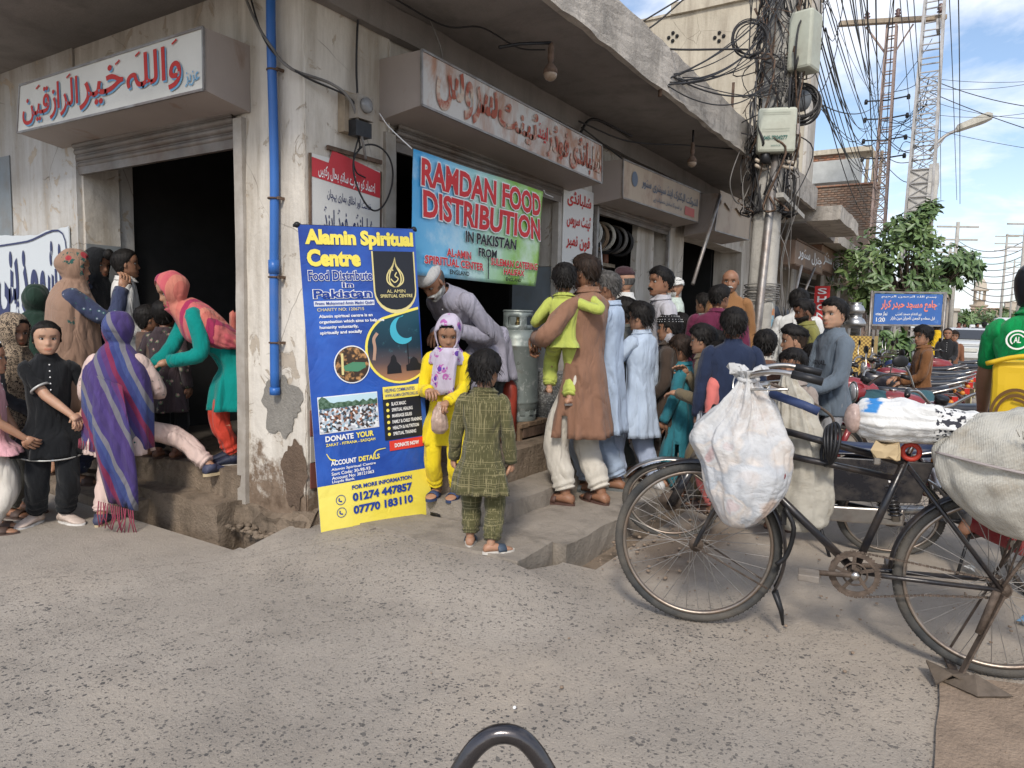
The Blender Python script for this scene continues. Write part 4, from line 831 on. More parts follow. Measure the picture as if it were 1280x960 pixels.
ca = MB().bar((-.45*1.0-.4, 1.5, 11.35), (.25+.3, -1.5, 11.45), .2, .14); ca.build('crossarm', M_WOODG, t)
MB().bar((0, .12, 10.4), (-.3, .75, 11.3), .05).bar((0, -.12, 10.4), (.2, -.6, 11.3), .05).build('brace', M_LATR, t)
for yy in (.75, -.15, -1.35): MB().lathe([(.02, 0), (.05, .08), (.11, .1), (.05, .14), (.11, .2), (.05, .24), (.09, .3), (.03, .36)], (-.05-.2*yy, yy, 11.45), 10).build('insulator', plain('brown_insulator', (.14, .08, .07), .3), t)
for z in (8.9, 8.3, 7.6, 7.0):
    for sx in (-.55, .55): MB().bar((0, 0, z), (0, sx*-1.1, z+.05), .04).lathe([(.05, 0), (.06, .08), (.04, .16)], (0, -sx*1.15, z-.05), 8).build('insulator', M_BLACKI, t)
t2 = lattice('tall grey lattice tower beside the rust red pole holding street lamp', TB[0], TB[1], .85, .42, 14, M_LAT, 34)
MB().rbox((-.35, -.45, 5.0), (.35, -.2, 6.3), .2, .02).box((-.3, -.2, 4.8), (-.25, .3, 6.2)).build('distribution_box', plain('pale_box', (.5, .48, .44), .6, 0, .2), t2)
MB().rbox((-.25, -.2, 10.3), (.25, -.1, 10.6), .1, .01).build('plate', M_LAT, t2)
d = nrm(V(.537, -.844, 0)); A = TB+V(0, 0, 0); P0 = V(TB[0], TB[1], 0)+d*.3
LA = V(0, 0, CAM_H)+ray(1163, 178)*22; LB = V(0, 0, CAM_H)+ray(1196, 163)*22; LC = V(0, 0, CAM_H)+ray(1238, 148)*22
t = thing('street_lamp', 'street lamp head on a rising arm fixed to the tall lattice tower', 'street lamp', LA)
MB().tube(smooth_path([V(0, 0, -.25), (LB-LA)*.5+V(0, 0, -.02), LB-LA, (LC-LA)*.6+(LB-LA)*.4], 4), .05, 8).build('arm', M_LAT, t)
MB().tube([V(0, 0, -.5), (LB-LA)*.6], .025, 6).build('brace', M_LAT, t)
q0, q1 = LB-LA, LC-LA; MB().loft([[q0+(q1-q0)*s_+V(0, 0, zz)*k_+V(-.84, -.53, 0)*yy*k_ for yy, zz in ((-.18, 0), (-.14, .2), (.14, .2), (.18, 0), (.1, -.08), (-.1, -.08))] for s_, k_ in ((-.02, .4), (.08, .9), (.8, 1.15), (1, .7))], 0, False).build('lamp_head', plain('lamp_housing', (.42, .4, .34), .6), t)
# concrete power pole with boxes and a mass of cables
PB = V(8.3, 2.0, 0); PT = V(8.85, 1.95, 9.5); pax = nrm(PT-PB)
def onpole(z): return PB+(PT-PB)*(z/9.5)
t = thing('power_pole', 'tapering concrete power pole smothered in cables beside the walkway', 'power pole')
b = MB(); M_POLE = m_concrete('pole_concrete', (.43, .41, .37), .5, 3, .4, .5)
rings = []
for i in range(25):
    f = i/24; P = PB+(PT-PB)*f; r = .168-.05*f; rings.append([P+V(math.copysign(abs(math.cos(a))**.55, math.cos(a)), math.copysign(abs(math.sin(a))**.55, math.sin(a)), 0)*r*.92 for a in np.linspace(0, 2*math.pi, 17)[:-1]+.4])
b.loft(rings); b.build('shaft', M_POLE, t)
MB().tube([onpole(0)+V(-.22, -.02, 0), onpole(1.2)+V(-.21, -.03, 0), onpole(3.5)+V(-.12, -.08, 0)], .045, 10).build('conduit', M_IRON, t)
for z, n_ in ((1.62, 5), (1.72, 4), (3.9, 6), (4.2, 5)):
    for q in range(n_): MB().torus(onpole(z+.022*q), .185+.01*(q % 2), .006, (.05*(q-2), .03, 1), 24, 5).build('wire_wrap', M_CABLEG, t)
pa, pb = ony(905, 238, 1.75), ony(1006, 262, 1.75); MB().bar(onpole(2.72)+V(-.35, -.2, .02), onpole(2.72)+V(.85, -.2, -.06), .075, .05).build('crossarm', M_POLE, t)
rr = random.Random(9); 
for i, (z, c_, a_) in enumerate([(1.5, (.5, .5, .45), .3), (1.35, (.16, .35, .45), .6), (1.2, (.45, .42, .3), -.2), (1.05, (.12, .3, .42), .1), (1.42, (.5, .2, .08), .9)]):
    P = onpole(z); ang = R_(205)+a_; e = V(math.cos(ang), math.sin(ang), 0); s_ = V(-e[1], e[0], 0); pn = Panel(P+e*.150-s_*.07-V(0, 0, .1), s_, (0, 0, 1), lambda u, v: -((u-.07)**2)*2.5)
    pn.rect(0, 0, .14, .2, worn('torn_bill_%d' % i, c_, (.34, .32, .28), .5, 12), .004, t, 'torn_bill', 6, .02)
def box_on_pole(z, side, sz, label, mat, rz=0):
    P = onpole(z); ang = math.atan2(-P[1], -P[0])+side; e = V(math.cos(ang), math.sin(ang), 0); s_ = V(-e[1], e[0], 0); c = P+e*(.15+sz[1]/2)
    t = thing('junction_box', label, 'junction box', c, math.atan2(s_[1], s_[0])); w, d_, h_ = sz
    MB().rbox((-w/2, -d_/2, -h_/2), (w/2, d_/2, h_/2), .2, .002).build('case', mat, t, .03); return t, w, d_, h_
gb = plain('pale_green_grey_box', (.44, .46, .38), .5, 0, .1, 5, .05, 40, .25)
z0 = (V(0, 0, CAM_H)+ray(963, 163)*7.75)[2]
t, w, d_, h_ = box_on_pole(z0, .12, (.40, .16, .48), 'pale green cable box with printed phone number on concrete pole', gb)
pn = Panel((-w/2, -d_/2-.006, -h_/2), (1, 0, 0), (0, 0, 1)); pn.text('045-7204277', (.06, .13, .31, .175), flat('green_print', (.03, .12, .1)), .004, t, .03)
pn.text('WWTCB', (.14, .06, .24, .075), flat('green_print', (.03, .12, .1)), .004, t, .01)
for v in (.22, .245, .4, .42): pn.rect(.04, v, .33, v+.004, flat('box_groove', (.3, .32, .26)), .003, t, 'groove')
MB().rbox((w/2, -.07, -.06), (w/2+.03, .03, .06), .03, .003).build('latch', M_IRON, t, .008)
MB().lathe([(.06, 0), (.05, .1), (.03, .12)], (-.1, 0, -h_/2-.1), 12).build('gland', M_BLACKI, t)
for zz, s_ in ((-.30, .1), (-.36, .0)): MB().tube([(-.2, .0, zz), (-.1, .08, zz-.03), (.05, .07, zz+.01), (.2, .02, zz-.04)], .02, 8).build('insulator', plain('porcelain', (.45, .38, .3), .35), t)
zz = (V(0, 0, CAM_H)+ray(1012, 60)*7.9)[2]; t, w, d_, h_ = box_on_pole(zz, -1.25+2.4, (.3, .26, .62), 'second pale cable box high on the street side of the pole', gb)
zz = (V(0, 0, CAM_H)+ray(1008, 122)*7.9)[2]; P = onpole(zz)+V(.2, -.22, 0)
t = thing('cable_coil', 'thick black cable coil around a splice drum on the concrete pole', 'cable coil', P)
MB().lathe([(.10, -.08), (.12, 0), (.10, .08)], n=18, axis=(.84, .5, 0)).build('splice_drum', plain('splice_grey', (.12, .13, .14), .5), t)
for q in range(16): MB().torus((rng.uniform(-.03, .03), rng.uniform(-.03, .03), -.03-.006*q+.04), .17+.008*(q % 6), .009, (.84+rng.uniform(-.15, .15), .5+rng.uniform(-.15, .15), rng.uniform(-.1, .1)), 26, 5).build('turn', M_CABLE if q % 4 else M_CABLEG, t)
P = V(0, 0, CAM_H)+ray(938, 47)*7.2; t = thing('cable_coil', 'loose black cable coil hanging in the air left of the pole', 'cable coil', P)
for q in range(7): MB().torus((rng.uniform(-.02, .02), rng.uniform(-.02, .02), rng.uniform(-.02, .02)), .155+.012*(q % 4), .006, (.84+rng.uniform(-.1, .1), .5+rng.uniform(-.1, .1), rng.uniform(-.1, .1)), 28, 5).build('turn', M_CABLE, t)
MB().tube([(0, 0, .16), (-.02, .03, .45)], .006, 5).build('hanger', M_CABLE, t)
# wires: the tangle on the pole, then the long spans
G1 = 'wires tangled round the concrete power pole'
for i in range(140):
    z = rng.uniform(3.2, 7.6); a0 = rng.uniform(0, 6.28); pts = []; r0 = rng.uniform(.15, .26)
    for k in range(7):
        a = a0+rng.uniform(-.9, .9); zz = z-.28*k*rng.uniform(.5, 1.4); P = onpole(max(2.6, zz)); rr_ = r0*rng.uniform(.8, 1.5); pts.append(P+V(math.cos(a)*rr_, math.sin(a)*rr_, 0))
    cable(pts, rng.choice([.005, .006, .008, .012]), 'wire tangled round the concrete power pole', rng.choice([M_CABLE, M_CABLE, M_CABLEG, M_RUST]), group=G1, per=4, n=4)
for i in range(22):
    z = rng.uniform(3.6, 6.5); P = onpole(z); q = P+V(rng.uniform(-.5, .4), rng.uniform(-.5, .5), rng.uniform(-1.5, -.3)); e = onpole(z-rng.uniform(.2, 1.6))
    cable([P, (P+q)/2+V(rng.uniform(-.3, .3), rng.uniform(-.3, .1), 0), q, (q+e)/2+V(rng.uniform(-.2, .2), -.1, -.1), e], rng.choice([.005, .007]), 'slack wire loop hanging off the concrete power pole', M_CABLE, group='slack wire loops on the concrete pole', per=5, n=4)
for i in range(9):                                             # thin stray ends down the shaft
    P = onpole(3.3); a = rng.uniform(0, 6.28); cable([P+V(.2*math.cos(a), .2*math.sin(a), .2), P+V(.25*math.cos(a)+.1, .2*math.sin(a)-.1, -.5), P+V(rng.uniform(-.1, .4), rng.uniform(-.3, .1), -1.2), P+V(rng.uniform(.1, .3), -.2, -1.9)], .005, 'pale wire end trailing down the concrete pole shaft', M_CABLEG, group='wire ends trailing down the pole', per=5, n=4)
G2 = 'wires strung from the shop fascia to the concrete pole'
for i in range(11):
    a = ony(838+rng.uniform(-8, 14), 100+rng.uniform(-8, 8), 2.28); e = onpole(rng.uniform(3.9, 5.6))+V(-.15, -.05, 0)
    cable(sag(a, e, rng.uniform(.05, .38), 7, (0, -.1, 0)), rng.choice([.005, .006, .008]), 'wire strung from the shop fascia to the concrete pole', M_CABLE, group=G2, n=4)
for (p0, p1, p2, dd, lb) in (((728, -10), (800, 55), (935, 62), 6, 'long wire sagging from above the fascia to the pole tangle'), ((790, 35), (880, -20), (940, -60), 7.5, 'wire rising across the cream building to the upper left'), ((860, -5), (800, 40), (760, 10), 7, 'thin wire crossing behind the roof slab edge')):
    cable([V(0, 0, CAM_H)+ray(*q)*dd for q in (p0, p1, p2)], .009, lb, M_CABLE)
G3 = 'power lines fanning up from the lattice towers towards the camera'
ends = [(1030, -60), (1048, -60), (1062, -60), (1075, -60), (1090, -50), (1105, -60), (1120, -60), (1132, -60), (1160, -60), (1170, -60), (1204, -60), (1200, -60)]
for i in range(16):
    x0 = rng.choice([1095, 1100, 1105, 1110, 1108, 1112]); y0 = rng.uniform(90, 290); e = (1000+rng.uniform(0, 130), -70)
    a = V(0, 0, CAM_H)+ray(x0, y0)*23.5; c = V(0, 0, CAM_H)+ray(*e)*rng.uniform(6.5, 11)
    cable(sag(a, c, rng.uniform(.1, .9), 7), rng.choice([.006, .009]), 'power line fanning up from the lattice towers', M_CABLE, group=G3, n=4)
for i in range(14):
    a = V(0, 0, CAM_H)+ray(1020+rng.uniform(-6, 12), 60+rng.uniform(-40, 70))*8; c = V(0, 0, CAM_H)+ray(1097+rng.uniform(-4, 14), rng.uniform(110, 285))*23.5
    cable(sag(a, c, rng.uniform(.2, 1.1), 7), rng.choice([.007, .009]), 'line running from the concrete pole to the lattice towers', M_CABLE, group='lines from the concrete pole to the towers', n=4)
for (x0, x1, y1, r_) in ((1197, 1200, 255, .011), (1172, 1176, 250, .009), (1184, 1196, 250, .009), (1128, 1150, 160, .009), (1138, 1155, 200, .009), (1120, 1140, 170, .009)):
    cable([V(0, 0, CAM_H)+ray(x1, y1)*30, V(0, 0, CAM_H)+ray((x0+x1)/2+1, y1*.4)*18, V(0, 0, CAM_H)+ray(x0, -60)*12], r_, 'overhead line rising steeply past the tall lattice tower', M_CABLE, group='steep overhead lines by the tall tower', n=4)
for (y0, y1, x0) in ((98, 98, 1165), (110, 95, 1165), (125, 148, 1160), (143, 132, 1165), (160, 192, 1160), (100, 138, 1165), (115, 175, 1162)):
    a = V(0, 0, CAM_H)+ray(x0, y0)*22; c = V(0, 0, CAM_H)+ray(1330, y1)*20; cable(sag(a, c, rng.uniform(.05, .2), 5), .012 if y1 in (138, 175) else .007, 'overhead line leaving the tall tower across the street', M_CABLE, group='lines crossing the street from the tall tower', n=4)
for i in range(16):
    z = rng.uniform(6.5, 9.5); P = V(TA[0], TA[1], z)+V(rng.uniform(-.3, .3), rng.uniform(-.5, .3), 0); Q = V(TB[0], TB[1], z+rng.uniform(-1, 1))
    cable([P, (P+Q)/2+V(rng.uniform(-.3, .3), rng.uniform(-.3, .3), rng.uniform(-.9, .5)), Q], .012, 'slack jumper wire between the two lattice towers', M_CABLE, group='jumper wires between the towers', n=4)
# far poles down the street
for i, (px, dd, hh) in enumerate([(1188, 45, 8), (1181, 60, 8.5), (1250, 80, 12), (1272, 50, 9), (1262, 110, 12)]):
    P = V(0, 0, 0)+ray(px, 400)*dd; t = thing('utility_pole', ['grey utility pole behind the white car', 'thinner utility pole beside the tree edge', 'far pole with three crossarms right of the minaret', 'right hand pole with crossarm by the helmet', 'most distant pole with crossarm'][i], 'power pole', (P[0], P[1], 0))
    MB().tube([(0, 0, 0), (0, 0, hh)], [.16, .1], 8).build('shaft', M_POLE, t)
    for q in range(3): MB().bar((.6, -1.1, hh-.3-.8*q), (-.6, 1.1, hh-.3-.8*q), .12, .1).build('crossarm', M_POLE, t)
for i in range(9):
    a = V(0, 0, CAM_H)+ray(1196, 300+7*i)*60; c = V(0, 0, CAM_H)+ray(1290, 296+9*i)*50; cable(sag(a, c, 1.0, 5), .03, 'far overhead line over the end of the street', M_CABLEG, group='far overhead lines', n=4)
# minaret, far buildings, far trees
P = ray(1222, 400)*175; P = V(P[0], P[1], 0); t = thing('minaret', 'distant cream minaret with a domed balcony at the end of the street', 'minaret', P)
hz_ = lambda c: plain('far_%d_%d' % (c[0]*100, c[2]*100), c, .9, 0, .1, .3)
MC = hz_((.40, .33, .25))
zt = lambda y: (V(0, 0, CAM_H)+ray(1222, y)*175)[2]
MB().lathe([(1.35, 0), (1.35, zt(385)), (2.0, zt(383)), (2.0, zt(381)), (1.2, zt(380.5)), (1.2, zt(376)), (1.7, zt(375))], n=10, smooth=False).build('shaft', MC, t)
for q in range(8): MB().bar((1.15*math.cos(q*.785), 1.15*math.sin(q*.785), zt(376)), (1.15*math.cos(q*.785), 1.15*math.sin(q*.785), zt(364)), .32).build('column', MC, t)
MB().lathe([(1.8, zt(364)), (1.9, zt(362)), (1.4, zt(361)), (1.3, zt(355)), (.8, zt(350)), (.2, zt(346)), (.1, zt(343))], n=14).build('dome', hz_((.46, .4, .32)), t)
for i, (x0, x1, yt, dd, c) in enumerate([(1213, 1262, 386, 150, (.4, .3, .23)), (1150, 1196, 388, 70, (.42, .38, .32)), (1190, 1216, 396, 110, (.36, .33, .3)), (1255, 1300, 378, 190, (.46, .4, .33)), (1282, 1400, 350, 90, (.45, .4, .34)), (1160, 1182, 372, 46, (.4, .34, .27))]):
    a = ray(x0, 400)*dd; X_ = a[0]; a = onx(x0, 400, X_); c_ = onx(x1, 400, X_); z = onx(x0, yt, X_)[2]; u = V(0, -1, 0); wv = a[1]-c_[1]
    t = thing('far_building', ['reddish far building at the foot of the minaret', 'pale far building behind the mosque sign post', 'low grey far building behind the white car', 'cream far building right of the minaret', 'tall pale block at the right end of the street', 'small tan block just beyond the tree'][i], 'building', (a[0], a[1], 0), math.atan2(u[1], u[0]))
    MB().box((0, 0, 0), (wv, 8, z)).build('wall', hz_(c), t); MB().box((-.2, -.2, z), (wv+.2, 8.2, z+.25)).build('roof', hz_(mul(c, 1.15)), t)
    nw = max(2, int(wv/3))
    for q in range(nw):
        for r_ in range(max(1, int(z/3.2))): MB().box(((q+.3)*wv/nw, -.05, 1+r_*3), ((q+.3)*wv/nw+min(1.2, .4*wv/nw), .02, 2.4+r_*3)).build('window', plain('far_window', (.12, .12, .12), .4), t)
for i, (px, dd, s_) in enumerate([(1236, 120, 1.6), (1252, 125, 1.5), (1207, 140, 1.6), (1180, 95, 1.2)]):
    P = ray(px, 400)*dd; make_tree(['rounded far tree before the minaret building', 'second far tree right of the minaret', 'far tree left of the minaret', 'far tree behind the mosque sign post'][i], (P[0], P[1], 0), [(0, 0, 2.1*s_, 2.2*s_, 3.0*s_, 1.2*s_), (1*s_, -2*s_, 1.9*s_, 1.6*s_, 1.8*s_, .9*s_)], 700, .9, 'far trees', 0, 30+i, 2.2, .2)
# ------------------------------------------------------------------ roll-up banner
P1 = V(2.80, 3.075, 0); P2 = V(3.485, 2.80, .09)
a, c, e, f = P1+V(0, 0, .02), P2+V(0, 0, -.0), ony(519, 301, 2.98), onx(382, 291, 2.83)
ux = nrm(V(P2[0]-P1[0], P2[1]-P1[1], 0)); nn_ = nrm(np.cross(ux, V(0, 0, 1)))
t = thing('standing_banner', 'tall blue and yellow charity banner on a thin stand at corner pillar', 'banner')
Wb = .735; Hb = 1.80
lean = nrm(V(0, 0, 1)+ux*(-.035)-nn_*.05)
o_ = P1+V(0, 0, .05); ux3 = nrm(V(ux[0], ux[1], .055)); uv3 = nrm(lean-ux3*(lean@ux3))
p = Panel(o_, ux3, uv3, lambda u, v: .005*math.sin(u*4.5)*math.sin(v*1.6))
def vgrad(name, c1, c2, k=2., z=0.):
    g = NG(name); cz_ = g.math('ABSOLUTE', g.math('SUBTRACT', g.noise(4.5, 3, .5, None, 1.), .5)); return g.fin(g.mix(g.ramp(g.noise(k, 5, .6), [(.35, 0), (.65, 1)]), c1, c2), .3, 0., cz_, .35, .03, .5)
K_BLUE = vgrad('royal_blue_vinyl', (.012, .04, .26), (.03, .12, .50), 1.6); K_BY = vgrad('yellow_vinyl', (.80, .66, .08), (.88, .76, .16)); K_DK = flat('charcoal_print', (.018, .02, .028), .4)
p.rect(0, 0, Wb, Hb, K_BLUE, 0, t, 'printed_vinyl', 30); p.rect(0, 0, Wb, Hb, plain('vinyl_back', (.6, .6, .6), .6), -.004, t, 'vinyl_back', 30)
S = Wb/.735
def Tb(body, x0, yt, x1, yb, mat, lift=.004, **k): p.text(body, (x0*Wb, (1-yb)*Hb, x1*Wb, (1-yt)*Hb), mat, lift+.0015, t, **k)
Tb('Alamin Spiritual', .045, .012, .975, .074, K_YEL, bold=.055); Tb('Centre', .05, .075, .49, .130, K_YEL, bold=.055)
Tb('Food Distribute', .05, .143, .58, .174, K_NAVY, bold=.025, outline=K_WHITE, ow=.045); Tb('in', .32, .180, .41, .197, K_NAVY, bold=.025, outline=K_WHITE, ow=.045)
Tb('Pakistan', .08, .203, .565, .231, K_NAVY, bold=.03, outline=K_WHITE, ow=.045)
p.rect(.08*Wb, (1-.256)*Hb, .585*Wb, (1-.239)*Hb, flat('strip_white', (.7, .72, .78)), .003, t, 'name_strip'); Tb('From: Muhammad Amin Madni Qadri', .09, .242, .575, .253, K_NAVY, .005, bold=.02)
Tb('CHARITY NO: 1206715', .10, .262, .49, .272, K_GOLD, bold=.01)
for i, (s_, x1) in enumerate([('Alamin spiritual centre is an', .56), ('organisation which aims to help the', .66), ('humanity voluntarily,', .43), ('spiritually and socially', .46)]): Tb(s_, .11, .283+.0175*i, x1, .296+.0175*i, K_WHITE, bold=.03)
def shield(k, mat, lift):
    x0, x1, yt, ym = .60-k, .965+k, .922, .79
    pts = [(x0*Wb, yt*Hb), (x0*Wb, ym*Hb+0.0)]
    for i in range(13):
        a_ = math.pi+math.pi*i/12; pts.append((((x0+x1)/2+(x1-x0)/2*math.cos(a_))*Wb, (ym+(.064+k)*math.sin(a_))*Hb))
    pts += [(x1*Wb, yt*Hb)]; p.poly(pts, mat, lift, t, 'emblem_shield')
shield(.013, K_GOLD, .0035); shield(0, K_DK, .005)
cx = .785*Wb; ev = lambda v: (v+.110)*Hb
for k, s_ in enumerate((1, .72)):
    for sg in (-1, 1):
        p.stroke([(cx+.005, ev(.792)), (cx+sg*.012*s_, ev(.765)), (cx+sg*.05*s_, ev(.735)), (cx+sg*.052*s_, ev(.71)), (cx+sg*.02*s_, ev(.695)), (cx, ev(.692))], lambda u: .003+.006*math.sin(math.pi*u), K_GOLD, .007, t, 'drop_emblem')
p.stroke([(cx-.03, ev(.72)), (cx-.005, ev(.708)), (cx+.02, ev(.72)), (cx+.0, ev(.73)), (cx+.012, ev(.742))], .007, K_GOLD, .007, t, 'drop_emblem'); p.stroke([(cx-.045, ev(.742)), (cx-.03, ev(.752)), (cx-.01, ev(.748))], .007, K_GOLD, .007, t, 'drop_emblem')
Tb('AL AMIN', .70, .206, .87, .217, K_GOLD, .007); Tb('SPIRITUAL CENTRE', .64, .222, .935, .233, K_GOLD, .007, bold=.015)
def drop(k, mat, lift, nm):
    c_ = (.79, .595); pts = []
    for i in range(26):
        a_ = math.pi*.66+math.pi*1.30*i/25*.98; r_ = .30+k; pts.append((min(.985, c_[0]+r_*math.cos(a_)*.98)*Wb, (c_[1]+r_*math.sin(a_)*.375)*Hb))
    pts += [(.985*Wb, .58*Hb), (.985*Wb, (.725+k*.4)*Hb), (.80*Wb, (.708+k*.45)*Hb)]; p.poly(pts, mat, lift, t, nm)
drop(.022, K_YEL, .0035, 'picture_frame')
g = NG('night_scene_print'); z_ = g.n('ShaderNodeSeparateXYZ', 2, Vector=g.co)
c_ = g.ramp(g.math('DIVIDE', z_, 2.), [(.43, (.04, .02, .015)), (.475, (.42, .2, .1)), (.53, (.10, .07, .07)), (.58, (.01, .03, .05)), (.66, (.01, .06, .09))]); g.fin(g.mix(g.ramp(g.noise(25, 4), [(.6, 0), (.75, .35)]), c_, (.1, .3, .35)), .4)
drop(0, g.mat, .005, 'night_picture')
K_TEAL = flat('teal_glow_print', (.06, .42, .55)); cxm, cym = .82*Wb, .655*Hb
pts = [(cxm+.085*math.cos(a_), cym+.085*math.sin(a_)) for a_ in np.linspace(1.5, 5.5, 20)]+[(cxm+.028+.07*math.cos(a_), cym+.022+.072*math.sin(a_)) for a_ in np.linspace(5.2, 1.75, 20)]
p.poly(pts, K_TEAL, .007, t, 'crescent')
K_SIL = flat('silhouette_print', (.012, .012, .016)); q_ = .095
p.poly([(.655*Wb, (.415+q_)*Hb), (.66*Wb, (.44+q_)*Hb), (.69*Wb, (.455+q_)*Hb), (.70*Wb, (.472+q_)*Hb), (.725*Wb, (.48+q_)*Hb), (.745*Wb, (.47+q_)*Hb), (.75*Wb, (.455+q_)*Hb), (.785*Wb, (.44+q_)*Hb), (.79*Wb, (.415+q_)*Hb)], K_SIL, .007, t, 'kneeling_figure')
p.poly([(.835*Wb, (.42+q_)*Hb), (.835*Wb, (.44+q_)*Hb), (.87*Wb, (.445+q_)*Hb), (.88*Wb, (.46+q_)*Hb), (.91*Wb, (.468+q_)*Hb), (.94*Wb, (.46+q_)*Hb), (.955*Wb, (.445+q_)*Hb), (.98*Wb, (.44+q_)*Hb), (.98*Wb, (.42+q_)*Hb)], K_SIL, .007, t, 'far_dome'); p.stroke([(.86*Wb, .53*Hb), (.86*Wb, .61*Hb)], .006, K_SIL, .0075, t, 'far_minaret')
p.stroke([(.545*Wb, .56*Hb), (.56*Wb, .60*Hb), (.555*Wb, .63*Hb), (.59*Wb, .65*Hb)], .02, flat('arch_print', (.45, .28, .2)), .007, t, 'arch_outline')
p.disc((.355*Wb, .552*Hb), .112, K_WHITE, .005, t)
g = NG('lamp_scene_print'); g.fin(g.mix(g.ramp(g.noise(30, 4), [(.5, 0), (.62, 1)]), (.05, .03, .02), (.5, .26, .1)), .4); p.disc((.355*Wb, .552*Hb), .105, g.mat, .0065, t, name='round_picture')
p.poly([(.29*Wb, .532*Hb), (.40*Wb, .527*Hb), (.47*Wb, .540*Hb), (.465*Wb, .556*Hb), (.36*Wb, .560*Hb), (.28*Wb, .548*Hb)], flat('green_book_print', (.08, .25, .14)), .008, t, 'closed_book'); p.stroke([(.27*Wb, .52*Hb), (.275*Wb, .59*Hb)], .014, K_GOLD, .008, t, 'lantern')
g = NG('crowd_photo_print'); vo = g.n('ShaderNodeTexVoronoi', 1, Vector=g.co, Scale=75.); cc = g.ramp(g.n('ShaderNodeSeparateXYZ', 0, Vector=vo), [(.0, (.05, .04, .04)), (.25, (.5, .52, .56)), (.4, (.28, .13, .08)), (.55, (.75, .78, .8)), (.75, (.1, .16, .22)), (.9, (.35, .5, .6))], 'CONSTANT'); g.fin(cc, .4)
p.rect(.05*Wb, .335*Hb, .555*Wb, .455*Hb, K_WHITE, .003, t, 'photo_edge'); p.rect(.056*Wb, .338*Hb, .549*Wb, .418*Hb, g.mat, .0045, t, 'crowd_picture')
p.rect(.056*Wb, .418*Hb, .549*Wb, .452*Hb, flat('pale_sky_print', (.5, .68, .75)), .0045, t, 'picture_sky')
g2 = NG('tree_print'); g2.fin(g2.mix(g2.ramp(g2.noise(40, 4), [(.45, 0), (.55, 1)]), (.04, .09, .05), (.12, .2, .14)), .5)
p.poly([(.056*Wb, .416*Hb)]+[(.056*Wb+(.493*Wb)*i/16, (.426+.010*abs(math.sin(i*1.7))+(.02 if i < 3 else 0))*Hb) for i in range(17)]+[(.549*Wb, .416*Hb)], g2.mat, .006, t, 'picture_trees')
Tb('DONATE', .09, .673, .325, .692, K_WHITE, bold=.04); Tb('YOUR', .345, .673, .50, .692, K_YEL, bold=.04)
Tb('ZAKAT - FITRANA - SADQAH', .09, .698, .51, .709, K_YEL, bold=.02)
p.rect(.60*Wb, .285*Hb, .955*Wb, .445*Hb, K_DK, .004, t, 'dark_list_panel'); p.rect(.605*Wb, .425*Hb, .94*Wb, .467*Hb, K_YEL, .0055, t, 'yellow_heading')
Tb('HELPING COMMUNITIES', .62, .540, .90, .552, K_NAVY, .007, bold=.01); Tb('WWW.ALAMIN-CENTRE.ORG.UK', .62, .558, .93, .569, K_NAVY, .007, bold=.01)
for i, (s_, x1) in enumerate([('BLACK MAGIC', .81), ('SPIRITUAL HEALING', .87), ('MARRIAGE ISSUES', .86), ('FAMILY & CHILD TRAINING', .95), ('HEALTH & NUTRITION', .92), ('SPIRITUAL TRAINING', .89)]):
    Tb(s_, .675, .587+.0205*i, x1, .599+.0205*i, K_WHITE, .006, bold=.025); p.disc((.64*Wb, (1-.593-.0205*i)*Hb), .010, K_YEL, .0055, t)
p.rect(.635*Wb, .247*Hb, .955*Wb, .281*Hb, flat('bright_red_print', (.7, .05, .03)), .0055, t, 'red_button'); Tb('DONATE NOW', .68, .729, .91, .743, K_WHITE, .0075, bold=.04)
Tb('ACCOUNT', .12, .755, .335, .772, K_WHITE, bold=.035); Tb('DETAILS', .355, .755, .54, .772, K_YEL, bold=.035)
for i, (s_, x1) in enumerate([('Alamin Spiritual Centre', .50), ('Sort Code: 30-98-93', .45), ('Account No: 38121063', .48), ('Lloyds Bank', .31)]): Tb(s_, .12, .780+.0135*i, x1, .791+.0135*i, K_WHITE, bold=.02)
for q in ([(.09, .27), (.12, .25), (.16, .245)], [(.60, .26), (.52, .257), (.49, .245)]): p.stroke([(x*Wb, y*Hb) for x, y in q], lambda u: .004+.006*u, K_YEL, .005, t, 'arrow')
p.rect(0, 0, Wb, .166*Hb, K_BY, .003, t, 'yellow_footer', 16)
Tb('FOR MORE INFORMATION', .28, .847, .82, .861, K_NAVY, .006, bold=.04); Tb('01274 447857', .28, .873, .82, .902, K_NAVY, .006, bold=.05); Tb('07770 183110', .28, .916, .82, .945, K_NAVY, .006, bold=.05)
for v in (.888, .930): p.ring((.18*Wb, (1-v)*Hb), .028, .004, K_NAVY, .006, t); p.stroke([(.168*Wb, (1-v)*Hb+.012), (.166*Wb, (1-v)*Hb-.004), (.19*Wb, (1-v)*Hb-.012)], .008, K_NAVY, .006, t, 'phone_icon')
for u in (.02, Wb-.02): MB().tube([p.P(u, -.05, -.03), p.P(u, Hb+.01, -.03)], .009, 8).build('upright', M_BLACKI, t)
for v in (0.004, Hb-.004): MB().tube([p.P(-.02, v, -.015), p.P(Wb+.02, v, -.015)], .009, 8).build('crossbar', M_BLACKI, t)
for u, z_ in ((.02, 0), (Wb-.02, .09)):
    q = p.P(u, 0, -.02); MB().bar((q[0]+nn_[0]*.14, q[1]+nn_[1]*.14, z_+.012), (q[0]-nn_[0]*.14, q[1]-nn_[1]*.14, z_+.012), .022, .02).build('foot', M_BLACKI, t)
for u in (0, Wb): q = p.P(u, Hb, -.01); MB().ell(q, (.018, .018, .018), 8, 6).build('corner_clip', M_BLACKI, t)

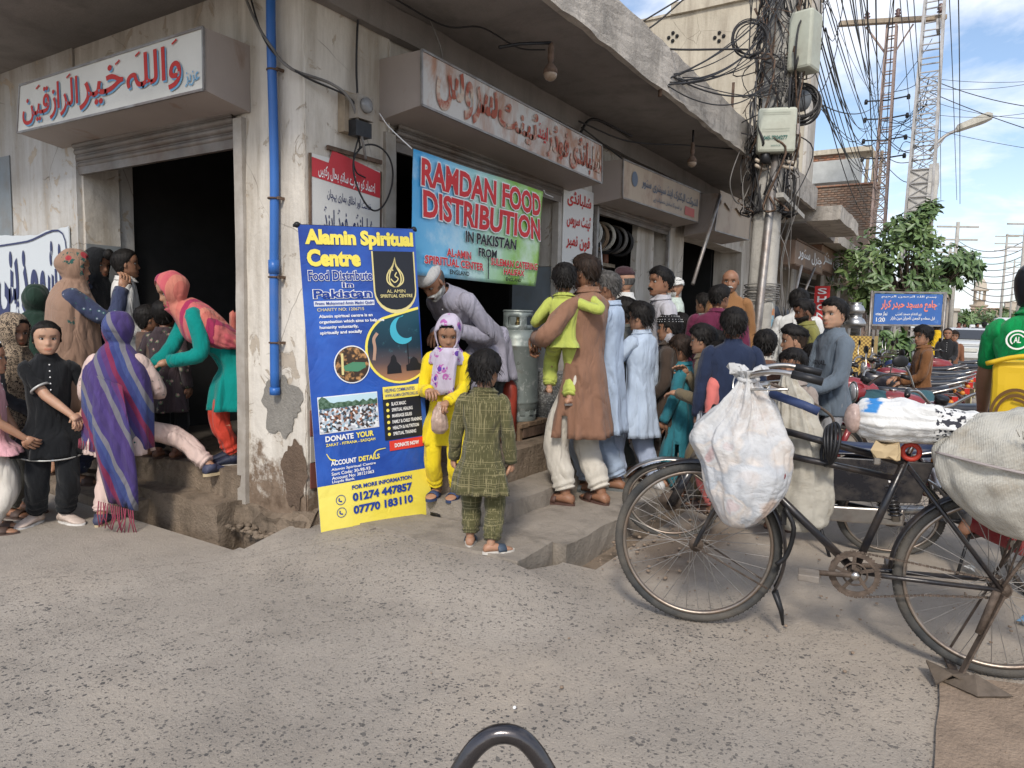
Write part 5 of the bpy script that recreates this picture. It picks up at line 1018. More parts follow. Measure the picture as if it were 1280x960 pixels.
# ------------------------------------------------------------------ food distribution banner tied across the opening
Yb = 3.02; A = ony(511, 343, Yb); Bq = ony(667, 357, Yb); Cq = ony(680, 238, Yb); Dq = ony(515, 186, Yb)
t = thing('cloth_banner', 'sky blue to green food distribution banner tied across the shop opening', 'banner')
w = Cq[0]-Dq[0]; h = Dq[2]-A[2]
p = Panel((A[0]+.005, Yb, A[2]), (1, 0, 0), (0, 0, 1), lambda u, v: .014*math.sin(u*5+v*2)+.006*math.sin(v*7+u*4))
g = NG('banner_gradient'); xx = g.n('ShaderNodeSeparateXYZ', 0, Vector=g.co); f = g.math('ADD', g.math('DIVIDE', g.math('SUBTRACT', xx, float(A[0])), float(w)), g.math('MULTIPLY', g.math('SUBTRACT', g.noise(1.6, 4), .5), .5))
c_ = g.ramp(f, [(.0, (.06, .36, .68)), (.33, (.28, .6, .78)), (.55, (.42, .66, .45)), (.75, (.25, .5, .08)), (1., (.33, .58, .1))])
c_ = g.mix(g.ramp(g.noise(2.6, 7, .65), [(.48, 0), (.72, .75)]), c_, (.75, .85, .88)); g.fin(c_, .4, 0., g.noise(3, 3), .3, .03, .5); K_GR = g.mat
vs = []; n = 48
b = MB()
for i in range(n+1):
    for j in range(25): 
        u = i/n; v = j/24; x_ = (A[0]*(1-u)+Bq[0]*u)*(1-v)+(Dq[0]*(1-u)+Cq[0]*u)*v-A[0]; z__ = v*h+.006*nz((i*.5, j*.5, 0), 2)*(u in (0, 1) or v in (0, 1))
        vs.append(p.P(x_, z__, 0))
b.add(vs, [(i*25+j, (i+1)*25+j, (i+1)*25+j+1, i*25+j+1) for i in range(n) for j in range(24)], 0, True); o = b.build('cloth_sheet', K_GR, t); m = o.modifiers.new('thick', 'SOLIDIFY'); m.thickness = .004
def Tr(body, x0, yt, x1, yb, mat, **k): p.text(body, (x0*w, (1-yb)*h, x1*w, (1-yt)*h), mat, .013, t, **k)
Tr('RAMDAN FOOD', .05, .05, .97, .275, K_RED, bold=.035, outline=K_WHITE, ow=.035); Tr('DISTRIBUTION', .06, .30, .96, .525, K_RED, bold=.035, outline=K_WHITE, ow=.035)
Tr('IN PAKISTAN', .36, .56, .74, .66, K_BLACK, bold=.03, outline=K_WHITE, ow=.02); Tr('FROM', .46, .69, .60, .77, K_BLACK, bold=.03, outline=K_WHITE, ow=.02)
Tr('AL-AMIN', .21, .745, .40, .815, K_RED, bold=.03, outline=K_WHITE, ow=.03); Tr('SPIRITUAL CENTER', .07, .83, .50, .90, K_RED, bold=.03, outline=K_WHITE, ow=.03); Tr('ENGLAND', .23, .925, .38, .965, K_BLACK, bold=.03)
Tr('SULEMAN CATERING', .56, .765, .93, .835, K_RED, bold=.03, outline=K_WHITE, ow=.03); Tr('HALIFAX', .66, .85, .82, .91, K_RED, bold=.03, outline=K_WHITE, ow=.03); Tr('ENGLAND', .68, .935, .80, .97, K_BLACK, bold=.03)
p.rect(.535*w, .03*h, .543*w, .25*h, K_BLACK, .013, t, 'divider')
cable([Dq, Dq+V(-.1, .1, .12), Dq+V(-.15, .14, .2)], .004, 'string tying the top left corner of the food banner', K_WHITE); cable([Cq, Cq+V(.2, .1, .01), Cq+V(.42, .15, .02)], .004, 'string tying the top right corner of the food banner', K_WHITE)

# ------------------------------------------------------------------ gas cylinder on a crate
Pc = V(4.73, 2.97, .42)
t = thing('wooden_crate', 'low dark wooden crate under the grey gas cylinder', 'crate', Pc); t.scale = (.85, .85, 1)
for k in range(4): MB().rbox((-.24+.125*k, -.22, .10), (-.13+.125*k, .22, .13), .1, .004, 0, k).build('plank', M_WOOD, t)
for sx in (-.22, .22): MB().rbox((sx-.02, -.2, 0), (sx+.02, .2, .10), .1, .004).build('runner', M_WOOD, t)
MB().rbox((-.2, -.215, .02), (.2, -.195, .095), .1, .004).build('side_board', M_RUST, t)
g = NG('scuffed_cylinder_paint'); c_ = g.mix(g.ramp(g.noise(3, 8, .65), [(.3, 0), (.7, 1)]), (.17, .2, .19), (.28, .31, .29)); c_ = g.mix(g.ramp(g.noise(11, 9, .75), [(.56, 0), (.62, .8)]), c_, (.40, .42, .40)); c_ = g.mix(g.ramp(g.noise(7, 9, .7, None, .5), [(.62, 0), (.66, .9)]), c_, (.07, .07, .065))
c_ = g.mix(g.ramp(g.noise(4, 7, .7), [(.6, 0), (.72, .5)]), c_, (.15, .09, .05)); M_CYL = g.fin(c_, .45, .35, g.noise(20, 6), .2)
t = thing('gas_cylinder', 'scuffed tall grey gas cylinder standing on a crate by the doorway', 'gas cylinder', Pc+V(0, 0, .131)); t.scale = (.70, .70, .82)
R0 = .245
MB().lathe([(R0*.5, .06), (R0*.85, .065), (R0*.97, .11), (R0, .15), (R0, .165), (R0+.004, .17), (R0+.004, .185), (R0, .19), (R0, .70), (R0+.004, .705), (R0+.004, .72), (R0, .725), (R0*.97, .78), (R0*.85, .84), (R0*.6, .875), (R0*.25, .885)], n=40).build('body', M_CYL, t)
b = MB(); b.lathe([(R0*.93, 0), (R0*.93, .10), (R0*.9, .10), (R0*.9, 0), (R0*.93, 0)], n=36, cap=False); b.build('foot_ring', M_CYL, t)
for q in range(5):
    a_ = R_(200+30*q); MB().rbox((-.03, -.006, .06), (.03, .006, .105), .03, .001).build('foot_tab', M_CYL, t); o = COL.objects[-1]; o.location = (math.cos(a_)*R0*.95, math.sin(a_)*R0*.95, 0); o.rotation_euler = (0, 0, a_+math.pi/2)
b = MB(); n = 36; rb = .165; zz = [.86, .91, .985, 1.04]; vs = []; fs = []
for i in range(n):
    for z_ in zz: vs.append((rb*math.cos(2*math.pi*i/n), rb*math.sin(2*math.pi*i/n), z_))
for i in range(n):
    for j in range(3):
        an = (360*(i+.5)/n) % 360
        if j == 1 and any(abs((an-q+180) % 360-180) < 25 for q in (195, 270, 345, 90)): continue
        k = (i+1) % n; fs.append((i*4+j, k*4+j, k*4+j+1, i*4+j+1))
b.add(vs, fs, 0, True); o = b.build('collar', M_CYL, t); m = o.modifiers.new('thick', 'SOLIDIFY'); m.thickness = .012
MB().torus((0, 0, 1.04), rb-.005, .012, (0, 0, 1), 36, 8).build('collar_rim', M_CYL, t); MB().lathe([(.03, .88), (.03, .93), (.018, .94), (.018, .98), (.03, .985), (.03, 1.0)], n=12).build('valve', plain('brass', (.35, .25, .1), .4, .8), t)
tag(MB().lathe([(.055, 0), (.055, .38), (.045, .42), (.02, .45), (.02, .5)], (4.47, 2.86, .43), 18).build('red_gas_bottle', plain('dull_red_paint', (.33, .05, .03), .5)), 'small red bottle tucked between the boy in olive and gas cylinder', 'gas bottle')
# woven bag by the cylinder
tag(MB().rbox((5.0, 2.68, .42), (5.18, 3.0, .92), .06, .03, 0, 3, 5).build('woven_bag', worn('speckled_bag', (.12, .12, .12), (.4, .4, .38), .5, 60)), 'black and white speckled bag between the gas cylinder and the father', 'bag')

# ------------------------------------------------------------------ foreground loop of steel tube
AL = [V(0, 0, CAM_H)+ray(*q)*.92 for q in ((545, 1020), (568, 975), (590, 940), (610, 922), (630, 917), (650, 922), (668, 939), (688, 972), (712, 1020))]; A0, A4 = AL[0], AL[-1]
t = thing('metal_grab_rail', 'dark shiny bent steel grab rail rising into the bottom of the photo', 'rail')
dn = V(-.0, -.0, -.25)
MB().tube(smooth_path([A0+dn*2.8, A0+dn*.6]+AL+[A4+dn*.6, A4+dn*2.8], 9), .0125, 12).build('tube', plain('worn_black_chrome', (.09, .085, .09), .22, .85, .2, 20, .05, 90, .1), t)
q = (A0+A4)/2+dn*2.8; MB().bar(q-V(.12, -.1, 0), q+V(.12, -.1, 0), .05, .02).bar(q, V(q[0], q[1], 0.), .05).build('stand', M_BLACKI, t); MB().lathe([(.14, .0), (.14, .012), (.04, .03)], (q[0], q[1], 0), 16).build('foot', M_BLACKI, t)

# ------------------------------------------------------------------ bicycle (x forward, origin under the rear hub)
M_BIKE = plain('worn_black_enamel', (.016, .017, .022), .28, .2, .3, 12, .1, 60, .35, (.11, .08, .055), 9, .6)
M_RIM = plain('rusty_chrome_rim', (.33, .29, .25), .4, .85, .3, 14, .1, 60, .5, (.2, .11, .06), 7); M_TYRE = plain('dusty_tyre', (.045, .046, .046), .85, 0, .3, 8, .4, 120, .45, (.17, .145, .115), 5, .3)
M_CHR = plain('dull_chrome', (.5, .48, .45), .28, .95, .15, 10, .05, 60, .25, (.25, .15, .1), 9); M_SPK = plain('spoke_steel', (.33, .31, .29), .4, .8, .2, 10); M_RUSTC = plain('rusty_chain', (.12, .09, .07), .7, .4, .35, 30, .5, 150)
t = thing('bicycle', 'old black roadster bicycle loaded with sacks and propped on its stand', 'bicycle', (3.249, -.175, .0), R_(99.58))
RW = .352
def wheel(cx, cz, R, parent, n=36, name='wheel', spoke=.0014, tread=True, rot=0., hub=.02, M=None, steer=0.):
    w = bpy.data.objects.new(name, None); COL.objects.link(w); w.parent = parent; w.location = (cx, 0, cz); w.rotation_euler = (0, 0, steer)
    b = MB(); b.torus((0, 0, 0), R-.018, .019, (0, 1, 0), 72, 12, 0); 
    for q in range(96):
        a_ = 2*math.pi*q/96; b.bar((math.cos(a_)*(R-.001), -.012, math.sin(a_)*(R-.001)), (math.cos(a_+.02)*(R-.001), .012, math.sin(a_+.02)*(R-.001)), .004, .005)
    b.build('tyre', M_TYRE, w)
    prof = [(R-.034, -.014), (R-.036, .014), (R-.047, .009), (R-.05, 0), (R-.047, -.009), (R-.034, -.014)]
    MB().lathe(prof, n=72, axis=(0, 1, 0), cap=False).build('rim', M_RIM, w)
    MB().lathe([(.012, -.05), (.012, -.034), (hub+.012, -.033), (hub+.012, -.029), (hub, -.027), (hub, .027), (hub+.012, .029), (hub+.012, .033), (.012, .034), (.012, .05)], n=16, axis=(0, 1, 0)).build('hub', M_RUSTC, w)
    proto = None
    for q in range(n):
        a_ = 2*math.pi*q/n+rot; s_ = 1 if q % 2 else -1; cr_ = .95*(1 if (q//2) % 2 else -1)
        p0 = V(math.cos(a_+cr_)*(hub+.008), s_*.031, math.sin(a_+cr_)*(hub+.008)); p1 = V(math.cos(a_)*(R-.048), s_*.003, math.sin(a_)*(R-.048))
        if proto is None: b = MB(); b.tube([(0, 0, 0), (0, 0, 1)], spoke, 4, cap=False); proto = b.build('spoke', M_SPK, w); o = proto
        else: o = inst(proto, w)
        d_ = p1-p0; Lh = np.linalg.norm(d_); z_ = d_/Lh; x_ = nrm(np.cross(V(0, 1, 0), z_)); y_ = np.cross(z_, x_)
        o.matrix_local = Matrix([[x_[r], y_[r], z_[r]*Lh, p0[r]] for r in range(3)]+[[0, 0, 0, 1]])
    return w
wheel(0, RW+.015, RW+.01, t); wf = wheel(1.14, RW+.015, RW+.01, t, rot=.1, steer=R_(7)); hz0 = RW+.015
BB = V(.50, 0, .345); ST = V(.335, 0, .85); HT = V(.895, 0, .955); HB = V(.955, 0, .70); RH = V(0, 0, hz0); FH = V(1.14, 0, hz0)
def ft(a, c, r=.0145, nm='frame_tube', mat=M_BIKE): MB().tube([a, c], r, 12).build(nm, mat, t)
ft(BB, ST, .0155); ft(ST-V(-.012, 0, .04), HT-V(0, 0, .035), .015); ft(V(.375, 0, .745), HT-V(-.02, 0, .14), .014); ft(BB, HB+V(-.01, 0, .04), .017, 'down_tube'); MB().tube([HT+V(-.01, 0, .05), HB], .019, 12).build('head_tube', M_BIKE, t)
MB().lathe([(.025, -.04), (.027, -.03), (.027, .03), (.025, .04)], BB, 14, axis=(0, 1, 0)).build('bottom_bracket', M_RUSTC, t)
for s_ in (-1, 1):
    MB().tube([BB+V(-.03, s_*.02, 0), V(.38, s_*.035, .348), V(.0, s_*.06, hz0)], .010, 8).build('chain_stay', M_BIKE, t)
    MB().tube([ST+V(.0, s_*.02, -.05), V(0, s_*.062, hz0)], .009, 8).build('seat_stay', M_BIKE, t)
    MB().tube(smooth_path([HB+V(.015, s_*.03, -.02), V(1.03, s_*.052, .60), V(1.10, s_*.056, .46), V(1.14, s_*.056, hz0)], 4), [.013, .009], 8).build('fork_blade', M_BIKE, t)
MB().box((.93, -.045, .665), (1.0, .045, .70)).build('fork_crown', M_RUSTC, t, .006)
def fender(cx, cz, R, a0, a1, mat, wdt=.03, parent=None, nm='mudguard', st=0.):
    b = MB(); rings = []
    for i in range(31):
        a_ = R_(a0+(a1-a0)*i/30); e = V(math.cos(a_), 0, math.sin(a_)); rings.append([V(cx, 0, cz)+e*(R-.012*(q/3)**2*1.)+V(0, wdt*q/3, 0) for q in (-3, -2, -1, 0, 1, 2, 3)])
    b.loft(rings, 0, True, False, False); o = b.build(nm, mat, parent or t); m = o.modifiers.new('thick', 'SOLIDIFY'); m.thickness = .003; return o
fender(0, hz0, RW+.028, 2, 188, M_BIKE); fender(1.14, hz0, RW+.028, 60, 205, M_BIKE)
MB().tube([V(.80, .0, .20), (.77, 0, .12), (.76, 0, .06)], [.03, .022, .012], 8, flat=.5).build('mud_flap', M_BLACKI, t)
for s_ in (-1, 1):
    MB().tube([V(0, s_*.065, hz0), V(-.08, s_*.05, .71)], .004, 5).build('mudguard_stay', M_RUSTC, t); MB().tube([V(1.14, s_*.06, hz0), V(.83, s_*.035, .22)], .004, 5).build('mudguard_stay', M_RUSTC, t)
# chainwheel, cranks, pedals, chain, sprocket (the camera looks at the left, crank side shown)
b = MB(); n = 44; R1 = .092; vs = []; fs = []
for i in range(n*2):
    a_ = math.pi*i/n; r_ = R1+(.006 if i % 2 else -.002)
    for rr2 in (r_, R1-.02): vs += [(BB[0]+math.cos(a_)*rr2, .052, BB[2]+math.sin(a_)*rr2), (BB[0]+math.cos(a_)*rr2, .056, BB[2]+math.sin(a_)*rr2)]
N2 = n*2
for i in range(N2):
    k = (i+1) % N2; fs += [(4*i, 4*k, 4*k+2, 4*i+2), (4*i+1, 4*i+3, 4*k+3, 4*k+1), (4*i, 4*i+1, 4*k+1, 4*k), (4*i+2, 4*k+2, 4*k+3, 4*i+3)]
b.add(vs, fs)
for q in range(5): a_ = 2*math.pi*q/5; b.bar(BB+V(0, .054, 0)+V(math.cos(a_), 0, math.sin(a_))*.02, BB+V(0, .054, 0)+V(math.cos(a_+.25), 0, math.sin(a_+.25))*(R1-.018), .014, .004, up=(0, 1, 0))
b.torus(BB+V(0, .054, 0), .045, .004, (0, 1, 0), 30, 6); b.build('chainwheel', M_RUSTC, t)
for q in range(N2 and 1):
    pass
ck = []
for i in range(15): a_ = R_(80-20*i+20*14/2-60); 
pth = [V(0, .054, hz0+.032)]+[BB+V(math.cos(R_(a_)), 0, math.sin(R_(a_)))*(R1+.003)+V(0, .054, 0) for a_ in range(100, -101, -20)]+[V(.25, .054, .262+.04), V(0, .054, hz0-.032)]+[V(math.cos(R_(a_)), 0, math.sin(R_(a_)))*.033+V(0, .054, hz0) for a_ in (-110, -140, -170, -200, -230)]+[V(0, .054, hz0+.032)]
b = MB(); acc = 0
for a_, c_ in zip(pth[:-1], pth[1:]):
    Lh = np.linalg.norm(c_-a_); n_ = max(1, int(Lh/.0127)); 
    for q in range(n_): b.bar(a_+(c_-a_)*(q+.08)/n_, a_+(c_-a_)*(q+.92)/n_, .008, .008 if q % 2 else .005)
b.build('chain', M_RUSTC, t); MB().lathe([(.033, -.002), (.033, .002)], (0, .054, hz0), 18, axis=(0, 1, 0)).build('sprocket', M_RUSTC, t)
for s_ in (1, -1):
    e = BB+V(s_*.168, s_*.085, -.008*s_); MB().tube([BB+V(0, s_*.065, 0), BB+V(s_*.02, s_*.075, 0), e], [.013, .011, .012], 8).build('crank', M_RUSTC, t)
    b = MB(); b.box((e[0]-.035, e[1]+(0 if s_ > 0 else -.09), e[2]-.014), (e[0]+.045, e[1]+(.09 if s_ > 0 else 0), e[2]+.014)); b.build('pedal', plain('pedal_grey_plastic', (.22, .2, .18), .6, 0, .2, 20, .3, 60, .4), t, .004)
MB().lathe([(.018, 0), (.016, .025)], BB+V(0, .06, 0), 14, axis=(0, 1, 0)).build('crank_nut', M_CHR, t)
# saddle, handlebars, brakes, carrier, stand, lock
MB().tube([ST-V(-.01, 0, .03), ST+V(-.02, 0, .06)], .011, 8).build('seat_post', M_CHR, t)
b = MB(); rings = []
for i in range(9):
    f = i/8; x_ = .44-.27*f; wd = .022+.085*f**1.6; z_ = .955+.018*f-.03*(1-f)**3; rings.append([V(x_, wd*math.cos(a_), z_+.022*math.sin(a_)) for a_ in np.linspace(0, 2*math.pi, 15)[:-1]])
b.loft(rings); b.build('saddle', plain('saddle_black', (.02, .02, .02), .5), t)
for s_ in (-1, 1): MB().tube([(.40, s_*.015, .93), (.33, s_*.03, .90), (.24, s_*.05, .905), (.21, s_*.06, .94)], .005, 6).build('saddle_rail', M_CHR, t)
HBt = HT+V(-.02, 0, .14); stem = [HT+V(-.012, 0, .04), HBt]; MB().tube(stem, .011, 10).build('stem', M_CHR, t)
for s_ in (-1, 1):
    P = smooth_path([HBt, HBt+V(.05, s_*.08, .0), HBt+V(.05, s_*.19, .05), HBt+V(-.05, s_*.25, .07), HBt+V(-.17, s_*.27, .05)], 5); MB().tube(P, .011, 10).build('handlebar', M_CHR, t)
    MB().tube([P[-4], P[-1]+(P[-1]-P[-4])*.5], .0165, 10).build('grip', M_BLACKI, t)
    MB().tube([P[6]+V(.02, 0, -.02), P[9]+V(.03, 0, -.055), P[-4]+V(.01, 0, -.06)], .005, 6).build('brake_lever', M_CHR, t)
MB().tube([HBt+V(-.02, .10, -.03), HBt+V(-.15, .2, -.06), HBt+V(-.2, .2, -.08)], .018, 10).build('blue_spare_grip', plain('navy_rubber', (.03, .05, .13), .6), t)
MB().tube(smooth_path([HBt+V(.0, -.05, -.0), HBt+V(-.12, -.12, -.05), HBt+V(-.25, -.16, -.13), HBt+V(-.27, -.16, -.19)], 5), .006, 6).build('bare_wire', M_RUSTC, t)
for s_ in (-1, 1): MB().tube(smooth_path([(0, s_*.07, hz0+.02), (-.10, s_*.075, .60), (-.15, s_*.08, .78)], 3), .007, 6).build('carrier_stay', M_RUSTC, t)
b = MB()
for y_ in (-.07, 0, .07): b.tube([(.22, y_, .80), (-.32, y_, .80)], .006, 6)
for x_ in (.2, .03, -.15, -.31): b.tube([(x_, -.08, .80), (x_, .08, .80)], .006, 6)
b.build('carrier', M_RUSTC, t)
for s_ in (-1, 1): MB().bar((-.0, s_*.085, hz0-.01), (.13, s_*.12, .01), .028, .008).build('stand_leg', M_RUSTC, t)
MB().bar((.13, -.13, .012), (.13, .13, .012), .03, .01).build('stand_foot', M_RUSTC, t)
MB().tube([(.02, .08, hz0), (.07, .10, .2)], .014, 8).build('stand_spring', M_RUSTC, t)
b = MB()
for q in range(5): b.torus((.62, 0, .86), .075+.004*q, .007, (1, .15*(q-2), .1*(q-2)), 22, 5)
o = b.build('rubber_tie', M_BLACKI, t); o.location = (0, 0, .0)
MB().box((.435, .02, .80), (.46, .05, .86)).build('padlock', M_CHR, t, .005); MB().tube([(.447, .03, .86), (.44, .02, .93), (.46, .01, .95)], .009, 8).build('lock_shackle', plain('red_plastic', (.5, .05, .03), .5), t)
MB().torus((.33, .02, .86), .03, .01, (0, 1, 0), 18, 8).build('red_strap', plain('red_plastic', (.5, .05, .03)), t)
MB().box((.77, -.012, .50), (.79, .012, .56)).build('brake_block', M_BLACKI, t); MB().tube(smooth_path([(.78, .03, .58), (.74, .04, .5), (.76, .03, .38), (.8, .03, .33)], 4), .01, 7).build('stirrup_brake', M_BLACKI, t)

# ------------------------------------------------------------------ sacks
def sack(name, label, cat, rings, mat, loc, rz=0., folds=.03, n=48, seed=0, extra=None, amp2=.012):
    # rings: (cx,cy,cz,a,b,foldscale)
    R3 = []; m = 7
    arr = np.array(rings, float); T = np.linspace(0, len(arr)-1, (len(arr)-1)*m+1); A_ = np.array([np.interp(T, range(len(arr)), arr[:, k]) for k in range(6)]).T
    for k in range(6): A_[:, k] = np.convolve(np.pad(A_[:, k], 2, 'edge'), [.1, .2, .4, .2, .1], 'valid')
    rr = random.Random(seed); ks = [(rr.randint(5, 9), rr.uniform(0, 6)), (rr.randint(11, 17), rr.uniform(0, 6)), (rr.randint(20, 27), rr.uniform(0, 6))]
    for i, (cx, cy, cz, a, b_, fs_) in enumerate(A_):
        ring = []
        for j in range(n):
            th = 2*math.pi*j/n; d = 1+folds*fs_*(math.sin(ks[0][0]*th+ks[0][1]+i*.05)+.7*math.sin(ks[1][0]*th+ks[1][1]-i*.04)+.5*math.sin(ks[2][0]*th+ks[2][1]))
            p_ = V(cx+a*math.cos(th)*d, cy+b_*math.sin(th)*d, cz); p_ += V(math.cos(th), math.sin(th), .4)*(nz(p_, 9, seed)*amp2+nz(p_, 26, seed)*amp2*.4); ring.append(p_)
        R3.append(ring)
    b = MB(); b.loft(R3, 0, True, True); t = thing(name, label, cat, loc, rz); b.build('cloth', mat, t); return t
def m_sack(name, base, tint, weave=True, stain=(.3, .24, .16), al=0.):
    g = NG(name); c = g.mix(g.ramp(g.noise(6, 7, .6), [(.35, 0), (.7, 1)]), base, tint); c = g.mix(g.ramp(g.noise(9, 9, .72), [(.54, 0), (.68, .6)]), c, stain)
    xx = g.n('ShaderNodeTexWave', 1, {'wave_type': 'BANDS', 'bands_direction': 'Z'}, Vector=g.co, Scale=70., Distortion=1.5); x2 = g.n('ShaderNodeTexWave', 1, {'wave_type': 'BANDS', 'bands_direction': 'X'}, Vector=g.co, Scale=70., Distortion=1.5)
    cz = lambda sc, d_: g.math('ABSOLUTE', g.math('SUBTRACT', g.noise(sc, 3, .5, None, d_), .5)); h = g.math('ADD', g.math('ADD', g.math('MULTIPLY', g.math('ADD', xx, x2), .10 if weave else .02), g.math('MULTIPLY', g.noise(26, 6, .65), .5)), g.math('ADD', g.math('MULTIPLY', cz(6, 1.2), 1.6), g.math('MULTIPLY', cz(16, 1.), .5))); return g.fin(c, .7, 0., h, .6, .022, .35)
BX = lambda x, y, z: Matrix.Translation((3.249, -.175, 0))@Matrix.Rotation(R_(99.58), 4, 'Z')@Vector((x, y, z))
MS1 = m_sack('thin_white_sack', (.47, .47, .465), (.58, .575, .57), False, (.42, .34, .28))
def tint_contents(M, zlim=-.18, k=.5):                       # the rubbish that shows through the thin plastic
    q = NG.__new__(NG); q.mat = M; q.t = M.node_tree; q.N = M.node_tree.nodes; q.b = next(x for x in q.N if x.type == 'BSDF_PRINCIPLED'); q.co = next(x for x in q.N if x.type == 'TEX_COORD').outputs['Object']; src = q.b.inputs['Base Color'].links[0].from_socket
    vo = q.n('ShaderNodeTexVoronoi', 1, {'feature': 'SMOOTH_F1'}, Vector=q.mix(.06, q.co, q.n('ShaderNodeTexNoise', 1, Vector=q.co, Scale=16.)), Scale=13.); z = q.n('ShaderNodeSeparateXYZ', 2, Vector=q.co)
    pal_ = q.ramp(q.n('ShaderNodeSeparateXYZ', 0, Vector=vo), [(.0, (.55, .33, .2)), (.2, (.5, .52, .55)), (.45, (.3, .34, .4)), (.6, (.6, .5, .42)), (.8, (.55, .55, .55)), (.93, (.4, .1, .1))])
    q.set(q.b.inputs['Base Color'], q.mix(q.math('MULTIPLY', q.ramp(q.math('ADD', q.math('MULTIPLY', q.math('SUBTRACT', zlim, z), 4.), q.math('MULTIPLY', q.math('SUBTRACT', q.noise(9, 4), .5), 1.2)), [(0, 0), (.8, 1)]), k), src, pal_))
tint_contents(MS1)
t = sack('white_sack', 'knotted thin white plastic sack hanging from the bicycle handlebar', 'sack', [(.0, 0, 0, .06, .05, .3), (0, 0, -.03, .03, .03, 1.6), (-.0, 0, -.07, .05, .045, 1.6), (.0, 0, -.15, .100, .06, 1.5), (.03, 0, -.25, .175, .08, 1.1), (.02, 0, -.31, .195, .095, .6), (-.01, 0, -.40, .18, .11, .4), (-.01, 0, -.50, .155, .115, .3), (0, 0, -.59, .105, .10, .3), (.01, 0, -.645, .055, .06, .3), (.02, 0, -.66, .02, .02, .1)], MS1, BX(.945, .14, 1.16), R_(99.58), .10, 96, 3, None, .013)
b = MB(); rr = random.Random(4)
for q in range(14):
    a_ = rr.uniform(0, 6.28); z_ = rr.uniform(-.56, -.3); s_ = rr.uniform(.012, .026); b.ell((.0+.135*math.cos(a_)*(1 if z_ > -.5 else .8), .088*math.sin(a_), z_), (s_, s_*.5, s_*1.2), 8, 6)
b.build('rubbish_bulge', worn('rubbish_colours', (.45, .36, .28), (.4, .42, .45), .5, 12), t)['kind'] = 'stuff'
MB().ell((-.150, .062, -.41), (.016, .008, .02), 8, 6).build('red_wrapper', plain('red_wrapper', (.22, .04, .05), .5), t)
MB().torus((0, 0, -.035), .036, .010, (0, .2, 1), 20, 7).rbox((.02, -.01, -.03), (.075, .03, .02), .02, .016, 0, 3, 30).rbox((-.07, 0, -.025), (-.02, .03, .015), .02, .016, 0, 7, 30).build('knot', MS1, t)['kind'] = 'stuff'
MS2 = m_sack('woven_beige_sack', (.42, .395, .34), (.53, .50, .43), True, (.3, .25, .18))
t = sack('beige_sack', 'woven beige sack hanging behind the white one on the bicycle', 'sack', [(.0, 0, 0, .04, .04, .6), (0, 0, -.05, .035, .035, 1.5), (-.03, 0, -.14, .07, .06, 1.4), (-.05, 0, -.28, .10, .08, 1.), (-.08, 0, -.42, .12, .10, .6), (-.08, 0, -.58, .135, .11, .4), (-.07, 0, -.66, .12, .11, .3), (-.07, 0, -.69, .08, .09, .3)], MS2, BX(.80, -.13, 1.15), R_(99.58), .09, 72, 8, None, .016)
MS3 = m_sack('large_woven_sack', (.45, .43, .375), (.54, .52, .46), True, (.33, .28, .21))
t = sack('big_woven_sack', 'big bulging woven sack strapped over the bicycle rear carrier', 'sack', [(-.04, 0, .585, .08, .06, .5), (-.03, 0, .61, .19, .10, .5), (-.01, 0, .70, .29, .14, .6), (0.0, 0, .80, .345, .17, .5), (-.0, 0, .90, .36, .17, .45), (-.02, 0, .98, .325, .155, .5), (-.04, 0, 1.04, .25, .12, .6), (-.06, 0, 1.07, .15, .07, .6)], MS3, (3.249, -.175, .0), R_(99.58), .045, 84, 14, None, .024)
for o in t.children: o.location = (-.09, .10, -.005)
b = MB(); P = [(-.09-.0+.355*math.cos(a_), .10+.178*math.sin(a_), .865+.02*math.sin(a_*2+1)) for a_ in np.linspace(.2, 2.9, 22)]; b.tube(P, .012, 6, flat=.4); b.build('printed_stripe', plain('grey_stripe', (.3, .26, .25), .8), t)
b = MB(); rr = random.Random(2)
b.ell((-.02, .277, .955), (.045, .008, .02), 12, 6, R=np.array([[.8, 0, -.6], [0, 1, 0], [.6, 0, .8]])); b.build('torn_hole', M_BLACKI, t)
b = MB()
for q in range(9): b.tube([(-.055+.012*q, .287, .92+.008*q), (-.045+.012*q+rr.uniform(-.01, .01), .291, .985+.003*q)], .0018, 4)
b.build('torn_thread', MS3, t)
MB().rbox((-.30, .12, 1.03), (-.20, .2, 1.10), .05, .015, 0, 3, 12).build('blue_packet', plain('blue_packet', (.03, .15, .5), .3), t); MB().rbox((-.36, .10, .99), (-.27, .2, 1.09), .04, .015, 0, 6, 12).build('white_packet', plain('white_packet', (.55, .57, .6), .3), t)
MS4 = m_sack('printed_flour_bag', (.62, .62, .61), (.68, .68, .66), False, (.5, .46, .4))
_n = MS4.node_tree.nodes; _g = NG.__new__(NG); _g.mat = MS4; _g.t = MS4.node_tree; _g.N = _n; _g.b = next(x for x in _n if x.type == 'BSDF_PRINCIPLED'); _g.co = next(x for x in _n if x.type == 'TEX_COORD').outputs['Object']
_src = _g.b.inputs['Base Color'].links[0].from_socket; _z = _g.n('ShaderNodeSeparateXYZ', 2, Vector=_g.co); _x = _g.n('ShaderNodeSeparateXYZ', 0, Vector=_g.co)
_m1 = _g.math('MULTIPLY', _g.ramp(_g.math('ABSOLUTE', _g.math('ADD', _g.math('SUBTRACT', _z, .12), _g.math('MULTIPLY', _g.noise(14, 4), .10))), [(.018, 1), (.03, 0)]), _g.ramp(_g.math('ADD', _x, .5), [(.53, 0), (.535, 1)]))
_m2 = _g.math('MULTIPLY', _g.ramp(_g.math('ABSOLUTE', _g.math('SUBTRACT', _z, .33)), [(.05, 1), (.055, 0)]), _g.ramp(_g.noise(55, 1), [(.52, 0), (.54, 1)]))
_g.set(_g.b.inputs['Base Color'], _g.mix(_m2, _g.mix(_m1, _src, (.03, .2, .5)), (.03, .03, .04)))
